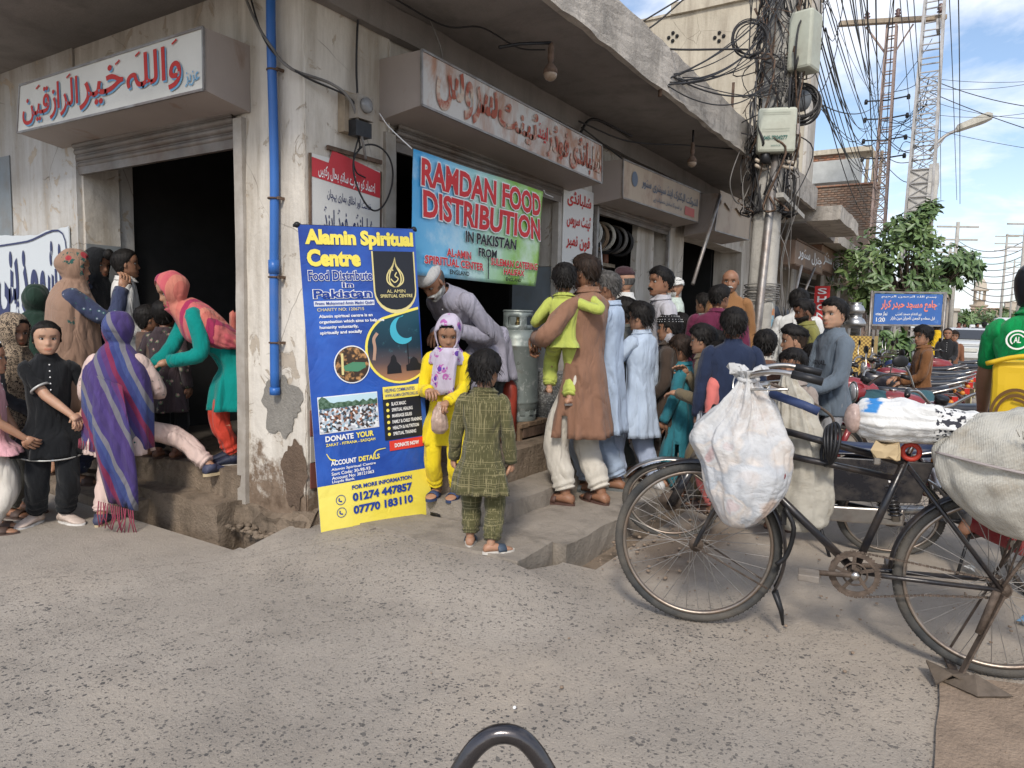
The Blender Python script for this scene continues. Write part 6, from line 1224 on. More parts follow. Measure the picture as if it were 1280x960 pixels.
t = sack('flour_bag', 'white printed plastic bag lying over the bicycle saddle', 'bag', [(0, 0, 0, .03, .03, .5), (0, 0, .03, .07, .075, .8), (0, 0, .09, .082, .09, .8), (0, 0, .18, .085, .09, .6), (0, 0, .27, .07, .08, 1.), (0, 0, .33, .05, .06, 1.6), (0, 0, .42, .05, .06, 1.6), (0, 0, .46, .03, .03, 1)], MS4, (3.249, -.175, 0), R_(99.58), .06, 72, 21, None, .02)
Mx = Matrix.Translation((.55, .06, .985))@Matrix.Rotation(R_(-90), 4, 'Y')
for o in t.children: o.matrix_local = Mx
b = MB(); b.ell((.545, .08, .985), (.035, .055, .06), 12, 8); b.build('clear_bag_end', plain('pinkish_plastic', (.42, .31, .27), .25, 0, .3, 30, .3), t)
tag(MB().rbox((-.04, -.04, -.03), (.04, .04, .03), .03, .012, 0, 3, 20).build('crumpled_wrapper', plain('tan_paper', (.5, .38, .22), .8)), 'crumpled tan paper tucked under the flour bag', 'paper'); COL.objects[-1].location = BX(.42, .09, .87)
# flattened scraps under the stand, pebbles and litter
b = MB(); b.add([(3.16, -.02, .02), (3.12, -.10, .04), (3.05, -.14, .018), (3.05, -.05, .05), (3.0, .0, .02), (3.1, .04, .06)], [(0, 1, 3), (1, 2, 3), (3, 4, 5), (0, 3, 5)]); b.add([(3.05, -.02, .02), (2.99, -.13, .022), (3.07, -.12, .07), (3.06, -.24, .025)], [(0, 1, 2), (1, 3, 2)])
o = b.build('crushed_sheet', plain('dirty_sheet_metal', (.12, .095, .075), .7, .3, .4, 14, .4, 50, .4)); tag(o, 'crushed rusty metal sheet under the bicycle stand', 'scrap metal'); m = o.modifiers.new('thick', 'SOLIDIFY'); m.thickness = .006
rr = random.Random(8)
b = MB()
for q in range(500):
    x_, y_ = rr.uniform(1.4, 4.6), rr.uniform(-1.6, 1.7)
    if x_ < 3.2 and y_ > 0 and rr.random() < .8: continue
    s_ = rr.choice([.003, .004, .006, .009]); b.ell((x_, y_, .012+s_*.3), (s_*rr.uniform(.8, 1.6), s_, s_*.6), 5, 3)
for q in range(160):
    x_, y_ = rr.uniform(3.45, 6), rr.uniform(1.2, 1.75); s_ = rr.choice([.005, .008, .014]); b.ell((x_, y_, .012+s_*.3), (s_*rr.uniform(.8, 1.6), s_, s_*.6), 5, 3)
tag(b.build('gravel', M_SOIL), kind='stuff', label='small stones and crumbs scattered over the dusty verge')
for q in range(12):
    x_, y_ = rr.uniform(3.3, 4.6), rr.uniform(-1.1, -.1); a_ = rr.uniform(0, 3); s_ = rr.uniform(.02, .05); c_, sn = math.cos(a_)*s_, math.sin(a_)*s_; b = MB(); b.add([(x_-c_, y_-sn, .02), (x_+sn, y_-c_, .035), (x_+c_, y_+sn, .02), (x_-sn*1.3, y_+c_, .04), (x_, y_, .045)], [(0, 1, 4), (1, 2, 4), (2, 3, 4), (3, 0, 4)])
    tag(b.build('litter_scrap', [plain('litter_white', (.6, .6, .58)), plain('litter_blue', (.2, .35, .5)), plain('litter_tan', (.4, .33, .24))][q % 3]), 'scrap of plastic litter on the dirt behind the bicycle wheel', 'litter', 'litter scraps behind the rear wheel')
tag(MB().ell((1.98, 1.22, .012), (.008, .006, .006), 6, 4).build('white_pebble', K_WHITE), 'single tiny white pebble on the bare road', 'pebble')
for q in range(5):
    x_ = 2.2+rr.uniform(0, .5); y_ = -.35-rr.uniform(0, .4); tag(MB().tube([(x_, y_, .02), (x_+.07, y_-.06, .03), (x_+.11, y_-.16, .02)], .002, 4).build('dry_twig', M_WOOD), 'thin dry twig on the brown soil at the corner', 'twig', 'dry twigs on the soil')
# ------------------------------------------------------------------ motorcycles (x forward, origin under the rear axle)
def make_moto(label, loc, rz, col, seatc=(.02, .022, .026), group='motorbikes parked nose to the shops', sc=.93, spokes=28, cname='black'):
    t = thing('motorbike', label, 'motorbike', loc, rz, group, sc); PC = plain('moto_paint_%s' % cname, col, .25, .1, .1, 3, .02, 60, .2, (.2, .17, .14), 8, .6)
    SE = plain('seat_vinyl_%d' % (seatc[2]*1000), seatc, .38, 0, .2, 6, .15, 12, .15, (.15, .13, .11), 6); R = .285; ENG = plain('engine_alloy', (.26, .25, .24), .5, .7, .3, 12, .3, 60, .5, (.12, .09, .06))
    for cx, st in ((0, 0), (1.21, R_(-4))):
        w = wheel(cx, R, R, t, spokes, 'wheel', .0018, hub=.055, steer=st)
    fender(0, R, R+.045, 15, 170, PC if cname != 'black' else M_CHR, .06, t); fender(1.21, R, R+.04, 30, 165, M_CHR, .055, t)
    hd = V(.93, 0, .80)
    for s_ in (-1, 1):
        MB().tube([V(1.0, s_*.08, .80), V(1.10, s_*.085, .56)], .018, 10).build('fork_stanchion', M_CHR, t); MB().tube([V(1.09, s_*.085, .58), V(1.21, s_*.085, R-.01)], .027, 10).build('fork_leg', PC, t)
        MB().tube([V(-.0, s_*.12, R), V(.06, s_*.13, .58)], .022, 10).build('shock_absorber', M_CHR, t)
        b = MB(); 
        for q in range(9): b.torus(V(.008+.006*q, s_*(.121+.001*q), .33+.025*q), .03, .007, (.2, 0, 1), 14, 5)
        b.build('spring', PC, t)
        MB().tube([V(0, s_*.10, R), V(.40, s_*.09, .36)], .018, 8).build('swing_arm', M_BLACKI, t)
        P = smooth_path([V(.93, 0, .93), V(.95, s_*.08, .95), V(.90, s_*.19, 1.03), V(.82, s_*.30, 1.04), V(.74, s_*.35, 1.02)], 5); MB().tube(P, .011, 8).build('handlebar', M_CHR, t); MB().tube([P[-5], P[-1]], .018, 8).build('grip', M_BLACKI, t)
        MB().tube([V(.87, s_*.22, 1.05), V(.83, s_*.30, 1.06), V(.78, s_*.34, 1.06)], .005, 5).build('brake_lever', M_CHR, t)
        MB().tube(smooth_path([V(.86, s_*.24, 1.05), V(.86, s_*.28, 1.15), V(.84, s_*.33, 1.21)], 3), .006, 6).build('mirror_stem', M_CHR, t); MB().ell((.83, s_*.36, 1.23), (.012, .055, .04), 14, 8).build('mirror', M_BLACKI, t)
        MB().ell((1.01, s_*.17, .78), (.03, .03, .028), 10, 7).tube([(1.0, s_*.08, .78), (1.0, s_*.15, .78)], .008, 6).build('indicator', plain('amber_lens', (.6, .22, .03), .2), t)
        MB().ell((-.26, s_*.15, .66), (.03, .03, .028), 10, 7).tube([(-.24, s_*.05, .66), (-.25, s_*.13, .66)], .008, 6).build('indicator', plain('amber_lens', (.6, .22, .03), .2), t)
        b = MB(); b.prism([(-.02, .50), (.24, .48), (.30, .62), (.22, .68), (-.05, .66)], (0, s_*.105, 0), (1, 0, 0), (0, 0, 1), (0, s_*.02, 0)); b.build('side_cover', PC, t, .008)
        MB().tube([(.48, 0, .29), (.48, s_*.24, .29)], .013, 8).build('foot_peg', M_BLACKI, t)
    # headlight, meter, tank, seat, tail
    MB().lathe([(.03, -.10), (.075, -.07), (.092, -.01), (.092, 0)], (1.06, 0, .86), 22, axis=(1, 0, 0)).build('headlamp_shell', PC, t); MB().lathe([(.088, 0), (.07, .018), (0.01, .025)], (1.06, 0, .86), 22, axis=(1, 0, 0)).build('headlamp_glass', plain('headlamp_glass', (.6, .62, .65), .1, .3), t)
    MB().torus((1.06, 0, .86), .09, .008, (1, 0, 0), 26, 6).build('headlamp_rim', M_CHR, t); MB().lathe([(.04, 0), (.045, .04), (.04, .05)], (.97, 0, .95), 16, axis=(-.4, 0, 1)).build('speedometer', M_BLACKI, t)
    b = MB(); rings = []
    for f, hw, z0, z1 in ((.0, .05, .70, .76), (.06, .10, .66, .80), (.2, .115, .64, .85), (.55, .125, .645, .885), (.8, .115, .67, .88), (.95, .08, .71, .85), (1., .04, .74, .81)):
        x_ = .42+.47*f; rings.append([V(x_, hw*math.copysign(abs(math.cos(a_))**.8, math.cos(a_)), (z0+z1)/2+(z1-z0)/2*math.copysign(abs(math.sin(a_))**.75, math.sin(a_))) for a_ in np.linspace(0, 2*math.pi, 21)[:-1]])
    b.loft(rings); b.build('fuel_tank', PC, t); MB().lathe([(.03, 0), (.032, .012), (.02, .018)], (.72, 0, .882), 16).build('fuel_cap', M_CHR, t)
    b = MB(); rings = []
    for f in np.linspace(0, 1, 15):
        x_ = -.28+.76*f; hw = .115*(1-.25*f)*min(1, (f+.06)*6, (1.03-f)*7); zt = .80+.015*math.cos((1-f)*5)-.03*f+.02*(1-f); zb = zt-.085
        rings.append([V(x_, hw*math.copysign(abs(math.cos(a_))**.55, math.cos(a_)), (zt+zb)/2+(zt-zb)/2*math.copysign(abs(math.sin(a_))**.6, math.sin(a_))) for a_ in np.linspace(0, 2*math.pi, 19)[:-1]])
    b.loft(rings); b.build('seat', SE, t)
    MB().tube([(-.30, .1, .745), (.45, .085, .715)], .006, 6).tube([(-.30, -.1, .745), (.45, -.085, .715)], .006, 6).build('seat_trim', M_CHR, t)
    MB().tube(smooth_path([(-.05, .13, .74), (-.25, .14, .80), (-.37, .08, .83), (-.40, 0, .835), (-.37, -.08, .83), (-.25, -.14, .80), (-.05, -.13, .74)], 5), .010, 8).build('grab_rail', M_CHR, t)
    MB().rbox((-.37, -.05, .64), (-.31, .05, .71), .05, .002).build('tail_lamp', plain('red_lens', (.45, .02, .015), .15), t); MB().rbox((-.385, -.09, .50), (-.375, .09, .62), .05, .001).build('number_plate', plain('plate_yellow', (.55, .5, .3), .5), t)
    MB().tube([(.93, 0, .86), (.90, 0, .70)], .03, 10).tube([(.9, 0, .70), (.40, 0, .62), (-.2, 0, .66)], .02, 8).tube([(.9, 0, .68), (.66, 0, .30), (.35, 0, .26)], .018, 8).build('frame_tube', M_BLACKI, t)
    MB().rbox((.36, -.09, .24), (.70, .09, .42), .08, .008).build('crankcase', ENG, t, .02); MB().lathe([(.07, -.12), (.085, -.10), (.085, .10), (.07, .12)], (.45, 0, .33), 20, axis=(0, 1, 0)).build('engine_cover', ENG, t)
    b = MB()
    for q in range(9): b.box((-.062, -.06, .0+.022*q), (.062, .06, .010+.022*q), 0, np.array([[.5, 0, .87], [0, 1, 0], [-.87, 0, .5]]), (.60, 0, .38))
    b.tube([(.6, 0, .38), (.78, 0, .49)], .045, 10); b.build('cylinder_fins', ENG, t)
    MB().tube(smooth_path([(.74, -.05, .40), (.78, -.08, .28), (.60, -.13, .22), (.35, -.15, .23)], 4), .016, 8).tube([(.35, -.15, .23), (-.22, -.17, .30)], [.03, .042, .042, .035], 12).build('exhaust', M_CHR, t)
    MB().rbox((-.04, .09, .25), (.42, .115, .36), .1, .004).build('chain_case', PC if cname != 'black' else M_CHR, t, .02)
    MB().tube([(.40, .10, .26), (.34, .20, .0)], .009, 6).build('side_stand', M_BLACKI, t); MB().tube([(.55, .10, .27), (.68, .2, .26)], .007, 6).build('gear_pedal', M_CHR, t)
    return t
mang = R_(111.2)
_m1 = make_moto('black motorbike with blue sheen seat directly behind the loaded bicycle', (4.71, .30, -.02), mang, (.012, .013, .018), (.018, .03, .075), cname='black'); _m1.scale = (1.06, .92, .86)
MB().prism([(-.10, .42), (.40, .40), (.44, .55), (.36, .705), (-.16, .70)], (0, .135, 0), (1, 0, 0), (0, 0, 1), (0, .015, 0)).build('side_panel', MATS['moto_paint_black'], _m1, .02)
make_moto('red motorbike with long black seat and grab rail, second in the parked row', (6.95, -.12, 0), R_(118), (.22, .02, .025), (.02, .022, .03), cname='red')
MS_ = [('red motorbike with a glossy tank by the boy in brown', (8.3, .35), (.25, .02, .03), 'deepred', 112), ('dark motorbike behind the boy in brown', (9.6, .25), (.02, .02, .03), 'darkblue', 108), ('wine red motorbike deep in the parked row', (10.7, .2), (.22, .02, .03), 'wine', 115),
       ('black motorbike near the blue sign post', (11.9, .15), (.012, .013, .018), 'black', 106), ('blue motorbike in front of the low bush', (13.2, .3), (.03, .05, .14), 'blue', 112), ('farthest red motorbike under the seated people', (14.6, -.2), (.33, .02, .03), 'red', 116), ('black motorbike just before the white car', (16.2, -.1), (.02, .02, .02), 'black', 110)]
for i, (lb, (x_, y_), c_, cn, an) in enumerate(MS_): make_moto(lb, (x_, y_, 0), R_(an), c_, (.02, .023, .03), spokes=16, cname=cn)
t = thing('seat_cover', 'dark teal cloth cover thrown over the front of the red motorbike seat', 'cloth', (0, 0, 0))
a_, c_ = onz(1072, 478, .82), onz(1112, 505, .70)
b = MB(); vs = []; n = 14
o1, o2 = onz(1068, 474, .86), onz(1108, 482, .84)
for i in range(n+1):
    for j in range(n+1):
        u, v = i/n, j/n; P = V(6.55, .62, .80)+V(.30, -.42, 0)*(u-.2)*1.2+V(.46, .26, 0)*(v-.5)*.75; P[2] -= .55*(abs(v-.5)**2.2)*2.2+.03*math.sin(u*9+v*5); vs.append(P)
b.add(vs, [(i*(n+1)+j, (i+1)*(n+1)+j, (i+1)*(n+1)+j+1, i*(n+1)+j+1) for i in range(n) for j in range(n)], 0, True); o = b.build('cloth_sheet', cloth('teal_cover', (.035, .09, .11)), t); m = o.modifiers.new('thick', 'SOLIDIFY'); m.thickness = .02

# ------------------------------------------------------------------ cars in the street
def make_car(label, px, dd, col, h=1.42, L_=3.9, W_=1.62, rz=0., kind='car', dy=0.):
    P = ray(px, 400)*dd; t = thing('parked_car' if kind == 'car' else 'van', label, kind, (P[0], P[1]+dy, 0), rz); PC = plain('car_paint_%d_%d' % (col[0]*100, col[2]*100), col, .25, .1, .03, 3, .0)
    G = plain('car_glass', (.03, .035, .045), .08, 0, .05, 2, 0, 10, 0, spec=.8)
    if kind == 'car': body = [(-.02, .35), (0, .62), (.06, .84), (.25, .90), (.62, .93), (1.02, h-.07), (1.25, h), (2.1, h), (2.35, h-.05), (2.95, .95), (3.75, .82), (L_, .6), (L_, .3), (0, .25)]
    else: body = [(0, .35), (0, 1.0), (.12, h-.1), (.3, h), (3.0, h), (3.4, 1.15), (L_, .95), (L_, .3)]
    b = MB(); ys = [(-W_/2, .93), (-W_/2+.08, 1.), (W_/2-.08, 1.), (W_/2, .93)]; rings = []
    for y_, k_ in ys: rings.append([V(L_/2+(x_-L_/2)*k_, y_*(1 if z_ < .95 else .86), z_*(1 if k_ == 1 else .985)) for x_, z_ in body])
    b.loft(rings, 0, False); b.build('body', PC, t, .04)
    if kind == 'car': MB().prism([(-.58, .96), (.58, .96), (.50, h-.09), (-.50, h-.09)], (.655-1.12*.96, 0, .0), (.0, 1, 0), (1.12, 0, 1.), (-.05, 0, .03)).build('rear_window', G, t)
    else: MB().box((-.02, -.6, 1.05), (.02, .6, h-.25)).build('rear_window', G, t)
    for s_ in (-1, 1):
        if kind == 'car': MB().prism([(.95, .97), (2.75, .97), (2.3, h-.09), (1.15, h-.09)], (0, s_*(W_/2*.86-.015), 0), (1, 0, 0), (0, 0, 1), (0, s_*.03, 0)).build('side_window', G, t)
        MB().box((-.035, s_*(W_/2-.16)-.13, .62), (.0, s_*(W_/2-.16)+.13, .76)).build('tail_light', plain('red_lens', (.45, .02, .015), .15), t)
        for x_ in (.65, L_-.75): MB().lathe([(.14, -.03), (.29, -.09), (.3, 0), (.29, .09), (.14, .1)], (x_, s_*(W_/2-.08), .3), 20, axis=(0, 1, 0)).build('wheel', M_TYRE, t)
        MB().box((1.1, s_*(W_/2), .98) if s_ > 0 else (1.1, -W_/2-.16, .98), (1.2, W_/2+.16, 1.1) if s_ > 0 else (1.2, -W_/2, 1.1)).build('wing_mirror', PC, t)
    MB().box((-.10, -W_/2+.04, .32), (.04, W_/2-.04, .52)).build('bumper', PC, t, .03); MB().box((-.115, -.26, .55), (-.04, .26, .67)).build('number_plate', plain('plate_white', (.6, .6, .55), .5), t); MB().box((-.05, -.5, .78), (-.02, .5, .80)).build('chrome_strip', M_CHR, t)
    return t
make_car('white hatchback seen from behind in the street', 1214, 24.5, (.62, .64, .64), 1.36)
make_car('white high roofed minivan behind the green shirt man', 1268, 30, (.66, .67, .66), 1.85, 3.9, 1.5, 0, 'van')
make_car('white pickup far down the street over the hatchback roof', 1225, 62, (.6, .6, .58), 1.7, 4.2, 1.7, 0, 'van'); make_car('silver car far off beside the seated people', 1197, 52, (.45, .47, .5), 1.42)
make_car('small white van in the middle distance', 1240, 75, (.62, .62, .6), 1.9, 4, 1.6, 0, 'van')
DBG = False
# ------------------------------------------------------------------ people
def rotm(yaw=0, pitch=0, roll=0):        # degrees; pitch > 0 looks down, yaw > 0 turns to the person's left
    y, p_, r = R_(yaw), R_(-pitch), R_(roll)
    Z = np.array([[math.cos(y), -math.sin(y), 0], [math.sin(y), math.cos(y), 0], [0, 0, 1]]); X = np.array([[1, 0, 0], [0, math.cos(p_), -math.sin(p_)], [0, math.sin(p_), math.cos(p_)]]); Y_ = np.array([[math.cos(r), 0, math.sin(r)], [0, 1, 0], [-math.sin(r), 0, math.cos(r)]])
    return Z@X@Y_
def m_skin(name, col):
    if name in MATS: return MATS[name]
    g = NG(name); at = g.N.new('ShaderNodeAttribute'); at.attribute_name = 'Col'
    c = g.mix(1., g.mix(g.ramp(g.noise(14, 5), [(.3, 0), (.7, 1)]), mul(col, .88), mul(col, 1.08)), at.outputs['Color'], 'MULTIPLY')
    MATS[name] = g.fin(c, .5, 0., g.noise(60, 4), .08, .005, .4, Subsurface_Weight=.12, Subsurface_Scale=.01); return MATS[name]
SKIN = {'a': m_skin('skin_light', (.46, .27, .18)), 'b': m_skin('skin_medium', (.37, .20, .125)), 'c': m_skin('skin_brown', (.27, .135, .08)), 'd': m_skin('skin_dark', (.19, .09, .055))}
def m_hair(name, col):
    if name in MATS: return MATS[name]
    g = NG(name); n_ = g.noise(60, 4, .6, g.n('ShaderNodeMapping', Vector=g.co, Scale=(1, 1, .2)))
    MATS[name] = g.fin(g.mix(g.ramp(n_, [(.4, 0), (.7, 1)]), mul(col, .5), mul(col, 1.3)), .62, 0., n_, .6, .01, .22); return MATS[name]
HAIR = {'k': m_hair('black_hair', (.012, .010, .009)), 'b': m_hair('dark_brown_hair', (.03, .018, .012)), 'g': m_hair('greying_hair', (.10, .095, .09)), 'w': m_hair('white_hair', (.5, .5, .48))}
EYEW = plain('eye_white', (.6, .57, .53), .25, 0, .02); EYEI = plain('dark_iris', (.02, .012, .01), .1, 0, .02)
ZT = [-.5, -.47, -.42, -.36, -.32, -.29, -.26, -.22, -.18, -.14, -.10, -.05, -.015, .015, .05, .09, .14, .2, .27, .34, .40, .45, .48, .498]
def hp(z):
    f = np.interp(z, [-.5, -.47, -.43, -.36, -.32, -.27, -.2, -.1, 0, .09, .2, .33, .43, .48, .5], [.20, .33, .375, .335, .365, .36, .345, .335, .325, .365, .365, .32, .21, .10, .01])
    b = np.interp(z, [-.5, -.4, -.3, -.15, 0, .15, .3, .42, .48, .5], [.10, .20, .28, .39, .46, .475, .42, .26, .12, .01])
    w = np.interp(z, [-.5, -.47, -.42, -.3, -.15, 0, .15, .3, .42, .48, .5], [.09, .15, .205, .275, .31, .33, .345, .315, .205, .10, .01]); return f, b, w
TT = np.concatenate([np.linspace(-1.0, 1.0, 25), np.linspace(1.0, 2*math.pi-1.0, 19)[1:-1]])
def headpt(z, t, grow=0., lift=0., face=True, child=0.):
    f, b, w = hp(z); s_, c_ = math.sin(t), math.cos(t)
    if child: f = f*(1-.04*child); w = w*(1+.05*child); 
    ex = .88; x = w*math.copysign(abs(s_)**ex, s_); y = (f if c_ > 0 else b)*math.copysign(abs(c_)**ex, c_)
    if face and c_ > 0:
        at = abs(t) if t <= math.pi else 2*math.pi-t
        G = lambda v, m, s: math.exp(-((v-m)/s)**2)
        nose = (.105-.03*child)*G(t if t < 3.2 else t-2*math.pi, 0, .13)*(np.interp(z, [-.215, -.19, -.15, -.05, .05, .09], [0, .7, 1, .55, .15, 0])); nose += .03*G(at, .17, .09)*G(z, -.165, .03)
        eye = -.05*G(at, .44, .20)*G(z, .005, .055); brow = .018*G(at, .40, .3)*G(z, .085, .03); lip = .026*G(t if t < 3.2 else t-2*math.pi, 0, .26)*(G(z, -.272, .016)+G(z, -.318, .018))-.012*G(at, 0, .3)*G(z, -.295, .008)
        cheek = .015*G(at, .62, .25)*G(z, -.12, .08); y += nose+eye+brow+lip+cheek*.5; x += math.copysign(cheek, s_)
    k = 1+grow; return V(x*k, y*k, z*k+lift)
def facecol(z, t, brow=1., beard=0., lips=1.):
    at = t if t <= math.pi else 2*math.pi-t; at = abs(at); c = np.array([1., 1., 1.])
    if abs(z-.09-.02*math.cos(at*4)) < .022 and .16 < at < .66: c *= .42
    if abs(z+.296) < .034 and at < .27: c = c*np.array([.88, .58, .55])
    if abs(z-.005) < .03 and .25 < at < .66: c *= .72
    if beard and at < 1.7:
        if z < -.24-.10*max(0, 1.2-at)*0 and not (abs(z+.296) < .03 and at < .25): c *= 1-.78*beard
        if -.27 < z < -.205 and at < .38: c *= 1-.82*beard
        if z < -.05 and at > 1.05: c *= 1-.75*beard
    if z < -.45: c *= .9
    return c
class Body:
    def __init__(s): s.b = MB(); s.c = []
    def col(s, n, c=(1, 1, 1)): s.c += [(*c, 1)]*n
    def tube(s, *a, **k): o = len(s.b.v); s.b.tube(*a, **k); s.col(len(s.b.v)-o)
    def loft(s, *a, **k): o = len(s.b.v); s.b.loft(*a, **k); s.col(len(s.b.v)-o)
    def ell(s, *a, **k): o = len(s.b.v); s.b.ell(*a, **k); s.col(len(s.b.v)-o)
def ring_(c, a, bf, bb, n=40, e=1., Rm=None, fold=None):
    out = []
    for j in range(n):
        t = 2*math.pi*j/n; s_, c_ = math.sin(t), math.cos(t); k = 1+(fold(t) if fold else 0)
        p_ = V(a*math.copysign(abs(s_)**e, s_)*k, (bf if c_ > 0 else bb)*math.copysign(abs(c_)**e, c_)*k, 0); out.append(V(*c)+(Rm@p_ if Rm is not None else p_))
    return out
def drape(b, rings, n=44, m=0, amp=.03, seed=0, per=4, cut=None, noise_a=.010, nsc=9., e=.9, cap=False):
    # rings: (cx,cy,cz,a,bf,bb,tilt_deg,foldscale); tilt > 0 leans the ring forward
    arr = np.array([r if len(r) == 8 else (*r[:5], r[4], *r[5:]) for r in rings], float); L = len(arr); T = np.linspace(0, L-1, (L-1)*per+1); A_ = np.array([np.interp(T, range(L), arr[:, k]) for k in range(8)]).T
    for _ in range(2):
        for k in range(8): A_[1:-1, k] = (A_[:-2, k]+2*A_[1:-1, k]+A_[2:, k])/4
    rr = random.Random(seed); ks = [(rr.randint(3, 5), rr.uniform(0, 6), rr.uniform(-.05, .05)), (rr.randint(7, 10), rr.uniform(0, 6), rr.uniform(-.05, .05)), (rr.randint(13, 17), rr.uniform(0, 6), 0)]
    vs = []; fs = []; N = len(A_)
    for i, (cx, cy, cz, a, bf, bb, ti, fsc) in enumerate(A_):
        Rm = rotm(0, ti); ph = T[i]
        for j in range(n):
            t = 2*math.pi*j/n; s_, c_ = math.sin(t), math.cos(t)
            k = 1+amp*fsc*(math.sin(ks[0][0]*t+ks[0][1]+ks[0][2]*i)+.9*(1-2*abs(math.sin(.5*(ks[1][0]*t+ks[1][1]+ks[1][2]*i))))+.45*math.sin(ks[2][0]*t+ks[2][1]))
            p_ = V(cx, cy, cz)+Rm@V(a*math.copysign(abs(s_)**e, s_)*k, (bf if c_ > 0 else bb)*math.copysign(abs(c_)**e, c_)*k, 0); q = nz(p_, nsc, seed)*noise_a+nz(p_*V(1, 1, .45), nsc*2.6, seed+2)*noise_a*.5
            vs.append(p_+Rm@V(s_, c_, 0)*q)
    for i in range(N-1):
        for j in range(n):
            if cut and cut(T[i]+.5/per, 2*math.pi*(j+.5)/n): continue
            k = (j+1) % n; fs.append((i*n+k, i*n+j, (i+1)*n+j, (i+1)*n+k))
    if cap: fs.append(tuple(range(n))); 
    b.add(vs, fs, m, True); return b
def thick(o, t=.006, sub=0):
    m = o.modifiers.new('thick', 'SOLIDIFY'); m.thickness = t; m.offset = 0; return o
def ik(S, T, l1, l2, hint):
    S, T = V(*S), V(*T); d = T-S; L = np.linalg.norm(d); Lm = min(L, (l1+l2)*.995); u = d/L; T = S+u*Lm; a = (l1*l1-l2*l2+Lm*Lm)/(2*Lm); h = math.sqrt(max(0, l1*l1-a*a)); p_ = V(*hint)-u*(V(*hint)@u); return S+u*a+nrm(p_)*h, T
def hand(B_, W0, dirv, nrm_, H, side, curl=.5, spread=.06):
    # palm and five bent fingers; side +1: thumb towards +x of the palm frame
    d = nrm(dirv); n_ = nrm(V(*nrm_)-d*(V(*nrm_)@d)); x = np.cross(d, n_)*side; s = H
    pr = [(0, .30, .22), (.18, .40, .25), (.42, .46, .22), (.52, .44, .17)]; U = .066*s
    B_.loft([[W0+d*U*k*1.0+x*U*a*math.cos(t)*.95+n_*U*b*math.sin(t) for t in np.linspace(0, 2*math.pi, 9)[:-1]] for k, a, b in pr], 0, True, True)
    for i, (off, L) in enumerate([(.33, .44), (.11, .49), (-.11, .46), (-.32, .36)]):
        p_ = W0+d*U*.50+x*U*off; a = 0; P = [p_-d*U*.1]; dd = nrm(d+x*spread*(off*3))
        for k, seg in enumerate((.42, .32, .26)): a += curl*(1.0+.12*i)*(.75 if k == 0 else 1.); P.append(P[-1]+(dd*math.cos(a)+n_*math.sin(a))*U*L*seg*2.*1.02 if k else P[-1]+(dd*math.cos(a)+n_*math.sin(a))*U*(L*seg*2+.1))
        B_.tube(P, [U*.105, U*.10, U*.09, U*.065], 6)
    p_ = W0+d*U*.12+x*U*.32; t1 = nrm(x*.75+d*.75+n_*.25); t2 = nrm(x*.25+d*.9+n_*.5); B_.tube([p_-t1*U*.1, p_+t1*U*.30, p_+t1*U*.30+t2*U*.28, p_+t1*U*.30+t2*U*.5], [U*.14, U*.125, U*.11, U*.08], 6)
